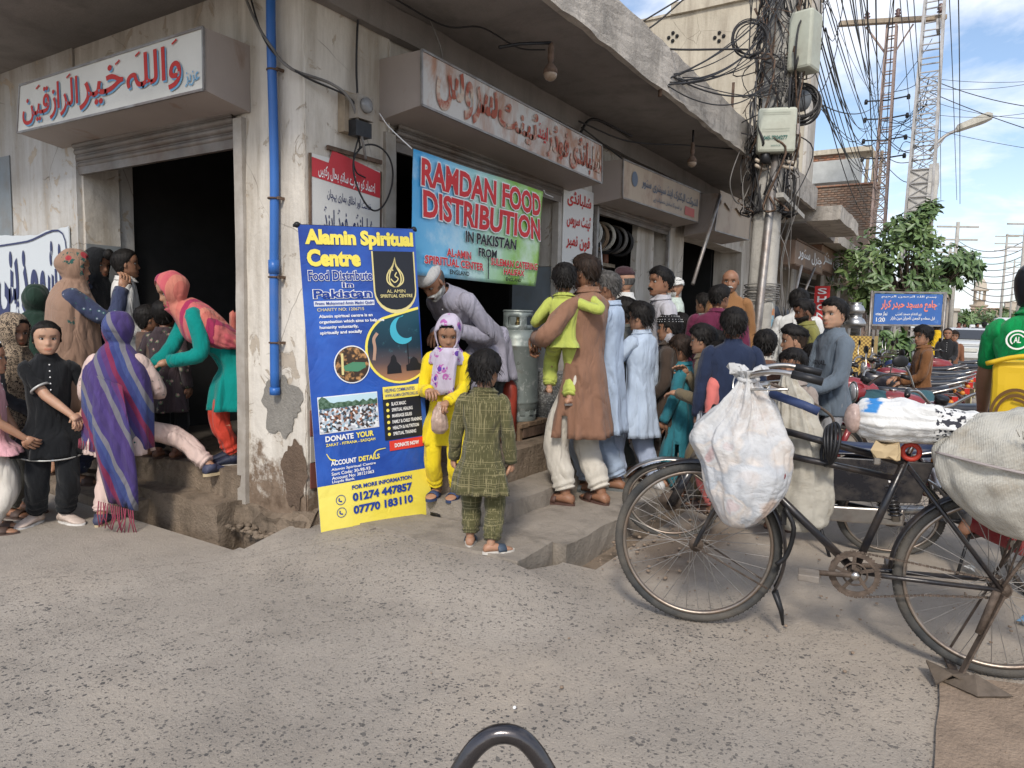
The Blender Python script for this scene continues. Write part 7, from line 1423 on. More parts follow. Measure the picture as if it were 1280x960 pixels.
def person(label, loc, face, h, top, bottom=None, skin='b', hair='short', hcol='k', head=(0, 0, 0), lean=0, lean_side=0, hl=None, hr=None, hipoff=(0, 0, 0), fl=None, fr=None, el=None, er=None, wear=None, beard=0., mous=0, shoes=('sandal', (.08, .05, .04)),
           length=.30, sleeve=.93, flare=1., wid=1., kind='kameez', sit=False, facing_abs=None, eyes=True, group=None, curl=(.35, .35), collar=None, trw=1., twist=0., palm=None, drop=None):
    loc = V(*loc); rz = facing_abs if facing_abs is not None else math.degrees(math.atan2(-loc[1], -loc[0]))+face
    t = thing('person', label, 'person', loc, R_(rz-90), group); seed = int(abs(loc[0]*100)+abs(loc[1]*77)) % 997; rr = random.Random(seed)
    ch = max(0., min(1., (1.6-h)/.6)); HH = float(np.interp(h, [.75, 1.1, 1.3, 1.5, 1.7, 1.85], [.178, .196, .205, .213, .228, .235])); sk = SKIN[skin]
    hipz = h*(.50-.03*ch); sw = h*.097*wid; tl = h-HH*1.13-hipz   # trunk length up to the neck base
    pel = V(0, 0, hipz)+V(*hipoff)*h; up = nrm(V(math.sin(R_(lean_side)), math.sin(R_(lean)), math.cos(R_(lean)))); neck = pel+up*tl; fw = nrm(V(0, 1, 0)-up*up[1]); rt = np.cross(fw, up); tw = rotm(twist); rt = tw@rt
    Bd = Body(); b = Bd.b
    # head
    Rh = rotm(head[0], head[1]+lean*.35, head[2]); nb = neck+up*HH*.02; hc = neck+nrm(up*1.0+V(0, .12, 0))*HH*.16+Rh@V(0, .05*HH, .45*HH); n_t = len(TT)
    W = lambda p_: hc+Rh@(p_*HH)
    vs = []; cs = []; fs = []
    for z in ZT:
        for tt in TT: vs.append(W(headpt(z, tt, child=ch))); cs.append((*facecol(z, tt if tt < math.pi else tt, beard=beard), 1))
    for i in range(len(ZT)-1):
        for j in range(n_t): k = (j+1) % n_t; fs.append((i*n_t+k, i*n_t+j, (i+1)*n_t+j, (i+1)*n_t+k))
    fs.append(tuple(range(n_t))); fs.append(tuple((len(ZT)-1)*n_t+j for j in range(n_t))[::-1]); b.add(vs, fs, 0, True); Bd.c += cs
    nr = HH*(.235 if h > 1.55 and skin else .20); Bd.tube([W(V(0, -.02, -.25)), W(V(0, -.04, -.5)), neck+up*HH*.05, neck-up*.05], [nr*.95, nr*.92, nr*1.0, nr*1.35], 14)
    for s_ in (-1, 1):
        Bd.ell(W(V(s_*.335, -.045, -.03)), (HH*.028, HH*.075, HH*.125), 10, 7, 0, Rh@rotm(-s_*22, -8)); Bd.ell(W(V(s_*.345, -.02, -.12)), (HH*.02, HH*.04, HH*.045), 8, 5, 0, Rh)
    if eyes:
        for s_ in (-1, 1):
            c_ = W(V(s_*.135, .262-.012*ch, .002)); e = MB(); e.ell(c_, (HH*.07*(1+.15*ch), HH*.05, HH*.036*(1+.2*ch)), 12, 8, 0, Rh); e.ell(c_+Rh@V(0, HH*.036, -HH*.003), (HH*.034, HH*.018, HH*.034), 10, 6, 1, Rh); e.build('eye', [EYEW, EYEI], t)
            l_ = MB(); l_.tube([W(V(s_*(.135+dx_), .302-.35*dx_*dx_*10-.012*ch+.004, .030-(dx_*dx_)*4)) for dx_ in (-.072, -.04, 0, .04, .075)], HH*.009, 5); l_.build('eyelash', HAIR['k'], t)
    # arms
    l1, l2 = h*.172, h*.150; Wr = {}
    for s_, tgt, hint, cu in ((-1, hl, el, curl[0]), (1, hr, er, curl[1])):
        S = neck-up*h*.045+rt*s_*sw; T_ = V(*tgt)*h if tgt is not None else V(s_*.135*h*wid, .02*h, hipz-h*.0+.0)+V(*hipoff)*h+V(0, .3*math.sin(R_(lean))*tl, 0)-V(0, 0, .03*h)
        E, T2 = ik(S, T_, l1, l2, hint if hint is not None else (s_*.5, -1, -.25)); Wr[s_] = (S, E, T2)
        r1 = h*.023*(1 if h > 1.5 else .95); Bd.tube([S+(E-S)*.3, E, E+(T2-E)*.35, T2-(T2-E)*.02, T2+(T2-E)*.05], [r1*1.3, r1*1.1, r1*1.05, r1*.72, r1*.70] if sleeve < .5 else [r1*.5, r1*.5, r1*.6, r1*.72, r1*.70], 10)
        d_ = nrm(T2-E); pn = palm[s_] if palm and s_ in palm else ((-s_, .25, 0) if abs(d_[2]) > .6 else (0, -.2, -1)); hand(Bd, T2, d_, pn, h*(.98 if h > 1.5 else 1.02), -s_ if abs(d_[2]) > .6 else s_, cu)
    # legs and feet
    Lg = {}
    for s_, tgt in ((-1, fl), (1, fr)):
        Hj = pel+rt*s_*h*.046-V(0, 0, h*.0); A_ = V(*tgt[:3])*h if tgt is not None else V(s_*.055*h, -.01*h, .042*h); A_[2] = max(A_[2], .04*h) if tgt is None else A_[2]
        K, A2 = ik(Hj, A_, h*(.245-.01*ch), h*(.235-.01*ch), (s_*.15, 1, 0)); Lg[s_] = (Hj, K, A2); r2 = h*.03
        Bd.tube([K+(A2-K)*.3, A2-(A2-K)*.25, A2, A2+V(0, 0, -.02*h)], [r2*1.1, r2*.85, r2*.68, r2*.75], 10)
        yaw_ = (tgt[3] if tgt is not None and len(tgt) > 3 else -s_*8*-1); fd = rotm(-yaw_ if s_ > 0 else yaw_)@V(0, 1, 0); pit = tgt[4] if tgt is not None and len(tgt) > 4 else 0; fd = nrm(fd+V(0, 0, -math.tan(R_(pit)))); sd_ = nrm(np.cross(fd, V(0, 0, 1))); uu = np.cross(sd_, fd); fz = A2-V(0, 0, .036*h); F = lambda y_, x_, z_: fz+fd*y_*h+sd_*x_*h+uu*z_*h
        prof = [(-.038, .012, .022), (-.032, .02, .036), (-.01, .024, .046), (.03, .024, .040), (.065, .029, .024), (.095, .030, .015), (.112, .02, .010), (.118, .008, .006)]
        g_ = 1.12 if shoes[0] in ('shoe', 'sneaker') else 1.
        R3 = [[F(y_*1.0, wx*math.cos(a)*g_, hz2*(.5+.5*math.sin(a))*g_) for a in np.linspace(0, 2*math.pi, 13)[:-1]] for y_, wx, hz2 in prof]
        if shoes[0] in ('shoe', 'sneaker'):
            sb = MB(); sb.loft(R3, 0, True, True); sb.tube([A2+V(0, 0, .01*h), A2-V(0, 0, .02*h)], [r2*.95, r2*1.05], 10, 0); so_ = sb.build('shoe', plain('shoe_%d_%d_%d' % tuple(int(q*100) for q in shoes[1]), shoes[1], .6, 0, .2, 20), t)
        else: Bd.loft(R3, 0, True, True)
        if shoes[0] != 'none':
            sb = MB(); n = 22; top_ = []; bot = []
            for a in np.linspace(0, 2*math.pi, n+1)[:-1]:
                y_ = .042+.086*math.cos(a); wx = (.034 if math.cos(a) > 0 else .027)*math.sin(a); top_.append(F(y_, wx, .003)); bot.append(F(y_, wx*1.03, -.011 if shoes[0] != 'sneaker' else -.016))
            sb.loft([bot, top_], 0, False, True); sc_ = shoes[2] if len(shoes) > 2 else shoes[1]; sb.build('sole', plain('sole_%d_%d_%d' % tuple(int(q*100) for q in sc_), sc_, .7, 0, .15, 20), t)
            if shoes[0] == 'sandal':
                sb = MB(); R4 = [[F(y_+dy_, .033*math.cos(a), .002+.037*(1-y_*3.5)*math.sin(a)) for a in np.linspace(0, math.pi, 9)] for y_, dy_ in ((.03, 0), (.045, 0), (.075, 0))]; sb.loft(R4, 0, True, False, False); thick(sb.build('strap', plain('strap_%d_%d_%d' % tuple(int(q*100) for q in shoes[1]), shoes[1], .6), t), .004)
    Bd.b.build('body', sk, t, col=Bd.c)
    # trousers
    if bottom is not None:
        b = MB()
        for s_ in (-1, 1):
            Hj, K, A2 = Lg[s_]; d2 = nrm(A2-K); P = smooth_path([Hj+V(0, 0, .05*h), Hj-V(0, 0, .01*h), K, A2-d2*.085*h, A2-d2*.02*h], 5); k_ = trw; r_ = np.interp(np.linspace(0, 1, len(P)), [0, .2, .45, .75, .93, 1], [.036*h, .049*h*(.5+.5*k_), .046*h*k_, .041*h*k_, .037*h*k_, .033*h*k_*.95]); sq = rr.uniform(0, 6)
            # bunching towards the cuff
            Pf = smooth_path(P[::3]+[P[-1]] if (len(P)-1) % 3 else P[::3], 5); rf = np.interp(np.linspace(0, 1, len(Pf)), np.linspace(0, 1, len(P)), r_)
            b.tube(Pf, rf, 16, fold=lambda f, a, sq=sq: .05*math.sin(3*a+sq+f*3)+.04*math.sin(5*a-sq*2+f*9)+(.11*f*f)*math.sin(f*52+sq+math.sin(a)*2)+.13*nz((math.cos(a)*1.5, math.sin(a)*1.5, f*7), 1.2, seed))
        b.ell(pel+V(0, 0, .01*h), (.078*h*wid, .055*h, .055*h), 16, 8); b.build('trousers', bottom, t)
    # upper garment
    b = MB(); dn = -up; L0 = neck; hem = h*length; dsg = lambda k: tuple(neck+dn*tl*k)
    sx = sw; rg = [(*(neck+up*.022*h), HH*.27, HH*.27, HH*.28, lean, 0), (*(neck+up*.0*h), HH*.33, HH*.31, HH*.33, lean, .0), (*(neck-up*.018*h), sx*.78, h*.045, h*.055, lean, .1), (*(neck-up*.038*h), sx*1.07, h*.050, h*.058, lean, .2), (*(neck-up*.075*h), sx*1.10, h*.060*wid, h*.062, lean, .35), (*dsg(.42), sx*.96, h*.066*wid, h*.062, lean, .5), (*dsg(.72), sx*.90, h*.064*wid, h*.060, lean*.8, .6), (*dsg(1.0), sx*1.0, h*.076*wid, h*.078, lean*.45, .9)]
    dy_ = 0.
    if kind == 'kameez':
        z1 = pel[2]-(pel[2]-hem)*.5; rg += [(pel[0], pel[1]+.002*h, z1, sx*1.10*flare, h*.084*flare, h*.086*flare, 0, 1.9), (pel[0], pel[1], hem, sx*1.20*flare, h*.094*flare, h*.098*flare, 0, 3.0)]
    else: rg += [(pel[0], pel[1], pel[2]-.04*h, sx*1.0, h*.086, h*.088, 0, .8)]
    slit = (lambda ti, a: ti > 8.1 and min(abs(a-math.pi/2), abs(a-1.5*math.pi)) < .08+.05*(ti-8.1)) if kind == 'kameez' and flare < 1.3 else None
    drape(b, rg, 60, 0, .036, seed, 5, slit)
    if kind == 'kameez' and hair in ('short', 'mop', 'undercut') and collar is None and not (wear and wear[0] == 'scarf'): collar = top
    for s_ in (-1, 1):
        S, E, T2 = Wr[s_]; end = E+(T2-E)*sleeve if sleeve > .5 else S+(E-S)*sleeve*2
        P = smooth_path([S-rt*s_*sw*.25, S+(E-S)*.12, E, end] if sleeve > .5 else [S-rt*s_*sw*.25, S+(E-S)*.12, end], 6); sq = rr.uniform(0, 6)
        r_ = np.interp(np.linspace(0, 1, len(P)), [0, .15, .5, .8, 1], [.032*h, .038*h, .035*h, .032*h, .029*h]); b.tube(P, r_, 14, 0, True, lambda f, a, sq=sq: .05*math.sin(2*a+sq+f*6)+.07*math.exp(-((f-.55)/.22)**2)*(1-2*abs(math.sin(f*19+sq+1.2*math.sin(a))))+.05*f*math.sin(f*36+sq+1.5*math.sin(a))+.16*nz((math.cos(a)*1.3, math.sin(a)*1.3, f*5), 1.3, seed+s_))
    o = thick(b.build('kameez' if kind == 'kameez' else 'shirt', top, t), .005)
    if collar: cb_ = MB(); drape(cb_, [(*(neck+up*.020*h), HH*.30, HH*.29, HH*.31, lean+8, 0), (*(neck+up*.012*h), HH*.30, HH*.31, HH*.31, lean+6, 0), (*(neck+up*.0*h), HH*.42, HH*.40, HH*.36, lean+6, .3)], 28, 0, .01, 1, 2, e=1.); thick(cb_.build('collar', collar, t), .006)
    if kind == 'kameez' and not (wear and wear[0] == 'scarf'):
        b = MB(); zz = [neck-up*h*(.03+.03*q) for q in range(6)]
        for q in range(5): c_ = zz[q]+fw*h*(.054+.0035*q); b.ell(c_+fw*.003, (.005, .003, .005), 6, 4)
        b.build('button_row', K_WHITE if seed % 2 else M_BLACKI, t)['kind'] = 'stuff'
    if sleeve > .5:
        for s_ in (-1, 1):
            S, E, T2 = Wr[s_]; end = E+(T2-E)*sleeve; d_ = nrm(T2-E); MB().tube([end-d_*.035*h*.6, end+d_*.004], [.0305*h, .0295*h], 14).build('cuff', top, t)
    # hair
    hm = HAIR[hcol]
    def shell(limit, thk, mat, name, nzs=9., na=.018, locks=0, zlo=-.5, L_=.2):
        ZZ = np.linspace(zlo, .499, 30); vs = []; fs = []; keep = []; TH = np.linspace(0, 2*math.pi, 49)[:-1]; nT = len(TH)
        for z in ZZ:
            for tt in TH:
                q = limit(z, tt); s_ = max(0, min(1, q*14)); th_ = (thk(z, tt) if callable(thk) else thk)*s_
                p0 = headpt(z, tt, face=False, child=ch); dirn = nrm(p0*V(1, 1, 1.0)); p1 = p0+dirn*(th_-.012*(1-s_)); p1 += dirn*(nz(p1, nzs, seed)*na+nz(p1, nzs*3, seed)*na*.6)*s_; vs.append(W(p1)); keep.append(q > -.01)
        for i in range(len(ZZ)-1):
            for j in range(nT):
                k = (j+1) % nT; q = (i*nT+k, i*nT+j, (i+1)*nT+j, (i+1)*nT+k)
                if sum(keep[x_] for x_ in q) >= 3: fs.append(q)
        fs.append(tuple((len(ZZ)-1)*nT+j for j in range(nT))[::-1]); mb = MB(); mb.add(vs, fs, 0, True)
        for _ in range(locks):
            z = rr.uniform(-.3, .48); tt = rr.uniform(0, 6.283)
            if limit(z, tt) < .02: continue
            th_ = thk(z, tt) if callable(thk) else thk; p0 = headpt(z, tt, face=False, child=ch); dn_ = nrm(p0); p0 = p0+dn_*th_*.85; dd = nrm(V(p0[0]*.6, p0[1]*.6+(.25 if math.cos(tt) > -.1 else -.1), -.9 if z < .3 else -.25)+V(rr.uniform(-.4, .4), rr.uniform(-.4, .4), 0)); w_ = nrm(np.cross(dd, dn_))*.013; Lk = L_*rr.uniform(.5, 1.1)
            a0, a1, a2 = p0, p0+dd*Lk*.5+dn_*.025, p0+dd*Lk+dn_*.01; mb.add([W(a0-w_), W(a0+w_), W(a1+w_*.8), W(a1-w_*.8), W(a2)], [(0, 1, 2, 3), (3, 2, 4)], 0, True)
        return mb.build(name, mat, t)
    def lim_short(z, tt):
        c_ = math.cos(tt); line = np.interp(c_, [-1, -.55, -.15, .05, .3, .6, 1], [-.30, -.24, -.02, -.08, .12, .24, .255]); return z-line+.02*math.sin(tt*9+seed)
    def lim_long(z, tt):
        c_ = math.cos(tt); line = np.interp(c_, [-1, -.3, .05, .4, .75, 1], [-.44, -.34, -.03, .17, .29, .315]); return z-line
    if hair == 'short': shell(lim_short, lambda z, tt: .045+.035*max(0, z)*2+.015*math.cos(tt)*(z > .2), hm, 'hair', 9., .012, 420)
    elif hair == 'mop': shell(lambda z, tt: lim_short(z, tt)+.04, lambda z, tt: .085+.03*max(0, z), hm, 'hair', 7, .026, 620, L_=.26)
    elif hair == 'undercut': shell(lambda z, tt: z-np.interp(math.cos(tt), [-1, 0, .5, 1], [.08, .14, .22, .25]), lambda z, tt: .09+.03*math.cos(tt), hm, 'hair', 8, .03, 300, L_=.25); shell(lambda z, tt: lim_short(z, tt), .012, m_hair('cropped_hair', (.05, .032, .022)), 'cropped_sides', 9, .004)
    elif hair in ('long', 'bun', 'pony'):
        shell(lim_long, lambda z, tt: .04, hm, 'hair', 10, .01, 60, L_=.15)
        if hair == 'bun': mb = MB(); mb.ell(W(V(0, -.52, .30)), (HH*.2, HH*.17, HH*.2), 14, 9); mb.build('hair_bun', hm, t)
        if hair == 'pony': mb = MB(); mb.tube(smooth_path([W(V(0, -.45, .12)), W(V(0, -.62, 0)), W(V(.03, -.58, -.35)), W(V(.02, -.5, -.7))], 4), [HH*.09, HH*.14, HH*.12, HH*.03], 10); mb.build('pony_tail', hm, t)
    elif hair == 'bald': shell(lambda z, tt: min(z+.20, .12-z, .1-math.cos(tt)), .018, HAIR['g'], 'cropped_hair', 9, .005)
    elif hair == 'fringe_only': shell(lambda z, tt: min(lim_long(z, tt), 1), .03, hm, 'hair', 10, .01, 30)
    if mous:
        mb = MB(); mb.tube([W(V(-.15, .325, -.275)), W(V(-.07, .385, -.235)), W(V(0, .40, -.225)), W(V(.07, .385, -.235)), W(V(.15, .325, -.275))], [HH*.02, HH*.042, HH*.036, HH*.042, HH*.02], 7); mb.build('moustache', HAIR['k' if mous == 1 else 'w'], t)
    if beard >= .9:
        shell(lambda z, tt: min(-.18-z, math.cos(tt)+.25, 1) if z > -.5 and not (abs(z+.296) < .03 and abs(math.sin(tt)) < .3 and math.cos(tt) > 0) else -1, .03, HAIR['k' if mous != 2 else 'w'], 'beard', 12, .02, zlo=-.499)
    # headwear
    if wear:
        k_, mt = wear[0], wear[1]
        if k_ == 'cap': shell(lambda z, tt: z-.20, lambda z, tt: .085+.05*(z > .38), mt, 'cap', 6, .006)
        if k_ == 'skullcap':
            shell(lambda z, tt: z-.14, .075, mt, 'skull_cap', 6, .004)
            if len(wear) > 2:
                mb = MB()
                for zz in (.19, .26, .36):
                    for q in range(26):
                        a = 2*math.pi*q/26; p_ = headpt(zz, a, face=False); p_ = p_+nrm(p_)*.09; mb.ell(W(p_), (HH*.014,)*3, 5, 3)
                mb.build('beadwork', wear[2], t)
        if k_ == 'peak': shell(lambda z, tt: z-.16, lambda z, tt: .07, mt, 'cap', 6, .004); mb = MB(); mb.loft([[W(V(.30*math.cos(a)*q, .30+.30*q2*math.sin(a)+.02, .19-.05*q2)) for a in np.linspace(0, math.pi, 11)] for q, q2 in ((.95, .3), (1.05, .9))], 0, True, False, False); thick(mb.build('cap_peak', mt, t), .006)
        if k_ == 'helmet': shell(lambda z, tt: z-np.interp(math.cos(tt), [-1, .3, 1], [-.42, -.36, .2]), .15, mt, 'helmet', 3, .003)
        if k_ == 'turban':
            mb = MB()
            for q in range(7): mb.torus(W(V(0, -.03, .16+.045*q)), HH*(.44-.012*q*q*.45), HH*.06, Rh@nrm(V(.12*math.sin(q*2), .15*math.cos(q*3), 1)), 28, 8)
            mb.ell(W(V(0, -.02, .40)), (HH*.30, HH*.34, HH*.14), 14, 8, 0, Rh); mb.build('head_cloth', mt, t)
        if k_ == 'scarf':          # rings run from the crown over head and shoulders: wear=(kind, material, hem z in h, spread, opening half angle)
            hemz = wear[2]*h if len(wear) > 2 else neck[2]-.12*h; sp = wear[3] if len(wear) > 3 else 1.; op = wear[4] if len(wear) > 4 else .95
            mb = MB(); rg = []
            for z, g_ in ((.505, .3), (.50, .62), (.46, .92), (.36, 1.06), (.2, 1.10), (0, 1.12), (-.2, 1.12), (-.38, 1.15)):
                f_, b_, w_ = hp(min(z, .40)); c_ = W(V(0, 0, z+.075*(z > .3))); rg.append((*c_, w_*HH*1.13*g_, f_*HH*1.07*g_, b_*HH*1.15*g_, head[1]+lean*.35, .35))
            shz = neck[2]; ny = neck
            rg += [(*(ny+up*.015*h), HH*.40*sp, HH*.40, HH*.42, lean, .8), (*(ny-up*.03*h), sw*1.02, h*.068, h*.078, lean, .8), (*(ny-up*.075*h), sw*1.34*sp, h*.085*sp, h*.088*sp, lean, .9)]
            z2 = neck[2]-.075*h
            if hemz < z2-.03*h: rg += [(ny[0]+(pel[0]-ny[0])*.5, ny[1]+(pel[1]-ny[1])*.5, z2+(hemz-z2)*.5, sw*1.40*sp, h*.100*sp, h*.102*sp, lean*.4, 1.5), (pel[0], pel[1], hemz, sw*1.38*sp*(.95 if wear[2] > .4 else 1.), h*.10*sp, h*.108*sp, 0, 2.4)]
            nface = 7.2
            def cut(ti, a):
                a = a if a <= math.pi else 2*math.pi-a
                return 2.9 < ti < nface and a < op*min(1., max(.2, math.sqrt(max(0, 1-((ti-5.3)/2.6)**2))))
            drape(mb, rg, 56, 0, .03, seed+3, 4, cut, .008, 8., .94, cap=True); thick(mb.build('headscarf' if hemz > .6*h else 'shawl', mt, t), .007)
            rimb = MB(); 
    t['_hc'] = 0; del t['_hc']
    if DBG: w_ = rotm(0); a_ = R_(rz-90); hw = loc+V(math.cos(a_)*hc[0]-math.sin(a_)*hc[1], math.sin(a_)*hc[0]+math.cos(a_)*hc[1], hc[2]+HH*.5)-V(0, 0, CAM_H); q_ = _M@hw; print('HEAD', '%4d %4d' % (640+FPX*q_[0]/q_[2], 480+FPX*q_[1]/q_[2]), label[:60])
    return t, dict(neck=neck, pel=pel, hc=hc, HH=HH, Wr=Wr, Rh=Rh, up=up, h=h)
# cloth materials
def stripes(cols, sc, axis='X', wob=.2):
    def f(g, c):
        w_ = g.n('ShaderNodeSeparateXYZ', {'X': 0, 'Y': 1, 'Z': 2}[axis], Vector=g.co); ph = g.math('FRACT', g.math('ADD', g.math('MULTIPLY', w_, sc), g.math('MULTIPLY', g.noise(3, 2), wob))); n = len(cols)
        return g.mix(.12, g.ramp(ph, [(i/n, cc) for i, cc in enumerate(cols)], 'CONSTANT'), c)
    return f
def diag_stripes(cols, sc, d=(1, .3, .35)):
    def f(g, c):
        dot = g.n('ShaderNodeVectorMath', 1, {'operation': 'DOT_PRODUCT'}, _0=g.co, _1=tuple(d)); ph = g.math('FRACT', g.math('ADD', g.math('MULTIPLY', dot, sc), g.math('MULTIPLY', g.noise(2.5, 2), .25))); n = len(cols)
        return g.ramp(ph, [(i/n, cc) for i, cc in enumerate(cols)], 'CONSTANT')
    return f
def floral(c2, c3, sc=7, thr=.19, leaf=(.03, .10, .09)):
    def f(g, c):
        vo = g.N.new('ShaderNodeTexVoronoi'); g.set(vo.inputs['Vector'], g.co); vo.inputs['Scale'].default_value = sc; d = vo.outputs['Distance']; pick = g.ramp(g.n('ShaderNodeSeparateXYZ', 0, Vector=vo.outputs['Color']), [(.38, 0), (.40, 1)])
        c = g.mix(g.math('MULTIPLY', g.ramp(d, [(thr*1.45, 1), (thr*1.5, 0)]), g.math('MULTIPLY', pick, g.ramp(g.noise(40, 2), [(.5, 0), (.55, 1)]))), c, leaf); return g.mix(g.math('MULTIPLY', g.ramp(d, [(thr*.8, 1), (thr*.85, 0)]), pick), c, c2)
    return f
def leopard(g, c):
    d = g.n('ShaderNodeTexVoronoi', 0, Vector=g.mix(.25, g.co, g.n('ShaderNodeTexNoise', 1, Vector=g.co, Scale=22.)), Scale=38.); return g.mix(g.ramp(d, [(.18, 0), (.24, 1), (.42, 1), (.5, 0)]), (.30, .23, .16), (.02, .015, .015))
def plaid(g, c):
    a = g.n('ShaderNodeTexNoise', 0, Vector=g.n('ShaderNodeMapping', Vector=g.co, Scale=(60, 60, .6)), Scale=3., Detail=2.); b_ = g.n('ShaderNodeTexNoise', 0, Vector=g.n('ShaderNodeMapping', Vector=g.co, Scale=(.6, .6, 60)), Scale=3., Detail=2.)
    return g.mix(g.math('MAXIMUM', g.ramp(a, [(.58, 0), (.62, .9)]), g.ramp(b_, [(.58, 0), (.62, .9)])), c, (.24, .21, .11))
C = cloth
# ---- the people in the left group
WH = C('cream_cotton', (.60, .56, .50)); BLK = C('black_chiffon', (.010, .011, .013)); 
SANDAL = ('sandal', (.06, .04, .03)); 
def frill(t, pts, mat, r=.008, name='trim'): MB().tube(smooth_path(pts, 4), r, 6).build(name, mat, t)
def PD(px, depth, z=0.):
    d = ray(px, 400); q = d/(d[0]*.843+d[1]*.537)*depth; return V(q[0], q[1], z)
# girl in black, looking at the camera
t, k = person('young girl in a black dress with silver trim, hands clasped, looking at the camera', (2.13, 4.76, 0), 8, 1.27, BLK, BLK, 'a', 'long', 'k', head=(-4, 3, 0), hl=(-.12, .12, .55), hr=(-.07, .155, .55), er=(.6, -.3, -.9), el=(-.9, -.5, -.5), shoes=('sneaker', (.52, .42, .36), (.6, .58, .55)), length=.345, sleeve=.36, flare=1.38, curl=(.6, .6), trw=1.15, fl=(-.045, .03, .042, 30), fr=(.065, -.04, .042, 50))
b = MB(); h = 1.27
for s_ in (-1, 1): S, E_, T_ = k['Wr'][s_]; q = S+(E_-S)*.72; b.torus(q, .052, .007, nrm(E_-S), 20, 6)
b.build('silver_cuff', plain('silver_braid', (.5, .5, .48), .4, .3), t); MB().torus((0, 0, .35*h), .175, .005, (0, .1, 1), 40, 5).build('silver_hem', MATS['silver_braid'], t)
for s_ in (-1, 1): MB().tube(smooth_path([k['hc']+k['Rh']@(V(s_*.30, .02, .1)*k['HH']), k['hc']+k['Rh']@(V(s_*.36, .02, -.12)*k['HH'])], 3), [.012, .006], 6).build('hair_strand', HAIR['k'], t)
# leopard shawl girl at the edge
person('girl wrapped in a leopard print shawl at the left edge of the group', (2.09, 5.12, 0.0), 55, 1.30, C('dark_print', (.03, .03, .035)), C('grey_trouser', (.2, .19, .16)), 'c', 'fringe_only', 'k', head=(-25, 8, 0), hl=(-.05, .14, .55), hr=(.05, .14, .52), wear=('scarf', C('leopard_shawl', (.3, .23, .16), leopard), .36, .95, .95))
# pink frock girl outside the frame
person('child in a pink frock cut off by the left edge of the photo', (1.84, 4.83, 0), 80, 1.15, C('pink_frock', (.62, .33, .36)), WH, 'b', 'long', 'k', hl=(-.1, .12, .45), hr=(.1, .16, .5), length=.42, sleeve=.35, flare=1.5)
# woman in the brown floral shawl, arm raised
t, k = person('woman in a long brown flower patterned shawl raising one hand to her face', (2.63, 5.46, .06), 84, 1.70, C('dark_navy_floral', (.04, .05, .10), floral((.3, .32, .4), 0, 26, .2)), C('dark_navy_floral2', (.04, .05, .10), floral((.3, .32, .4), 0, 26, .2)), 'b', None, 'k', head=(-14, 4, 0), hr=(.07, .19, .85), er=(.4, .3, -1), hl=(-.05, .12, .55), length=.12, flare=1.15,
       wear=('scarf', C('brown_floral_shawl', (.30, .19, .135), floral((.38, .05, .06), 0, 6.2, .24)), .30, 1.06, .92), palm={1: (-.6, -.5, 0)})
# person in dark green shawl behind her, pink kameez
person('woman in a dark green shawl over bright pink behind the brown shawl', (2.62, 6.0, .06), 160, 1.45, C('hot_pink', (.55, .07, .25)), BLK, 'b', None, 'k', head=(-20, 0, 0), wear=('scarf', C('dark_green_shawl', (.015, .035, .025)), .45, 1.05, .8))
# woman in black scarf
person('woman in a black headscarf between the brown shawl and the white shirt', (2.87, 5.62, .31), 60, 1.49, C('dotted_navy', (.04, .05, .08), floral((.5, .5, .55), 0, 60, .3)), BLK, 'c', 'fringe_only', 'k', head=(-15, 10, 0), hl=(-.08, .12, .5), wear=('scarf', BLK, .62, 1., .9))
# girl in white shirt with bun
person('girl in a white school shirt with her hair tied up, looking right', (2.94, 5.33, .31), 88, 1.49, C('white_school_shirt', (.68, .67, .64)), C('grey_skirt', (.1, .1, .11)), 'c', 'bun', 'k', head=(0, -2, 0), hl=(-.1, .1, .5), hr=(.08, .14, .55), kind='shirt', sleeve=.9, collar=C('white_school_shirt', (.68, .67, .64)))
# small girl looking right
person('small girl with black hair pressed between the purple shawl and doorway', (2.84, 4.90, .31), 92, 1.08, C('dark_brown_dress', (.10, .065, .05)), BLK, 'c', 'long', 'k', head=(8, 4, 0), hr=(.06, .16, .7), hl=(-.06, .14, .6))
# floral dress woman, mostly hidden
person('person in a dark floral dress standing behind the outstretched arm', (2.86, 4.70, .31), 150, 1.12, C('dark_floral_dress', (.05, .035, .04), floral((.35, .22, .2), 0, 24, .26, (.12, .18, .1))), BLK, 'd', 'long', 'k', hl=(-.1, .12, .55), flare=1.2)
# purple shawl girl, back to us, right leg stepping up
PUR = C('purple_striped_shawl', (.09, .045, .20), diag_stripes([(.06, .04, .14), (.07, .045, .17), (.065, .04, .15), (.16, .155, .18), (.06, .045, .16), (.09, .035, .13), (.18, .025, .07), (.04, .05, .17), (.05, .07, .2), (.17, .165, .19), (.06, .04, .16)], 3.0, (1., .2, .42)))
t, k = person('girl in a purple and grey striped shawl stepping up to the doorway, back to camera', (2.33, 4.46, 0), 158, 1.35, C('pale_pink_frock', (.62, .47, .42), floral((.5, .3, .25), 0, 30, .18)), C('pale_pink_trousers', (.62, .47, .42)), 'b', None, 'k', head=(-12, 6, 0), hl=(-.04, .16, .62), hr=(.10, .19, .60), fl=(-.035, -.02, .042), fr=(.42, .10, .25, 35, 0), hipoff=(.045, .0, -.02), shoes=('shoe', (.045, .05, .09), (.5, .4, .25)), length=.34, flare=1.25, trw=1.05,
       wear=('scarf', PUR, .36, 1.06, .45), er=(.6, 0, -.6))
h = 1.29; b = MB(); rings = []
for i in range(13):      # the hanging end of the shawl at her back right
    f = i/12; z_ = .74*h-f*.60*h; w_ = .085+.04*math.sin(f*3); cx_ = .085+.05*f; rings.append([V(cx_+w_*(j/8-.5)*2*.9, -.185-.03*math.sin(f*4)+.014*math.sin(j*2.2+f*3), z_-.06*(j/8)) for j in range(9)])
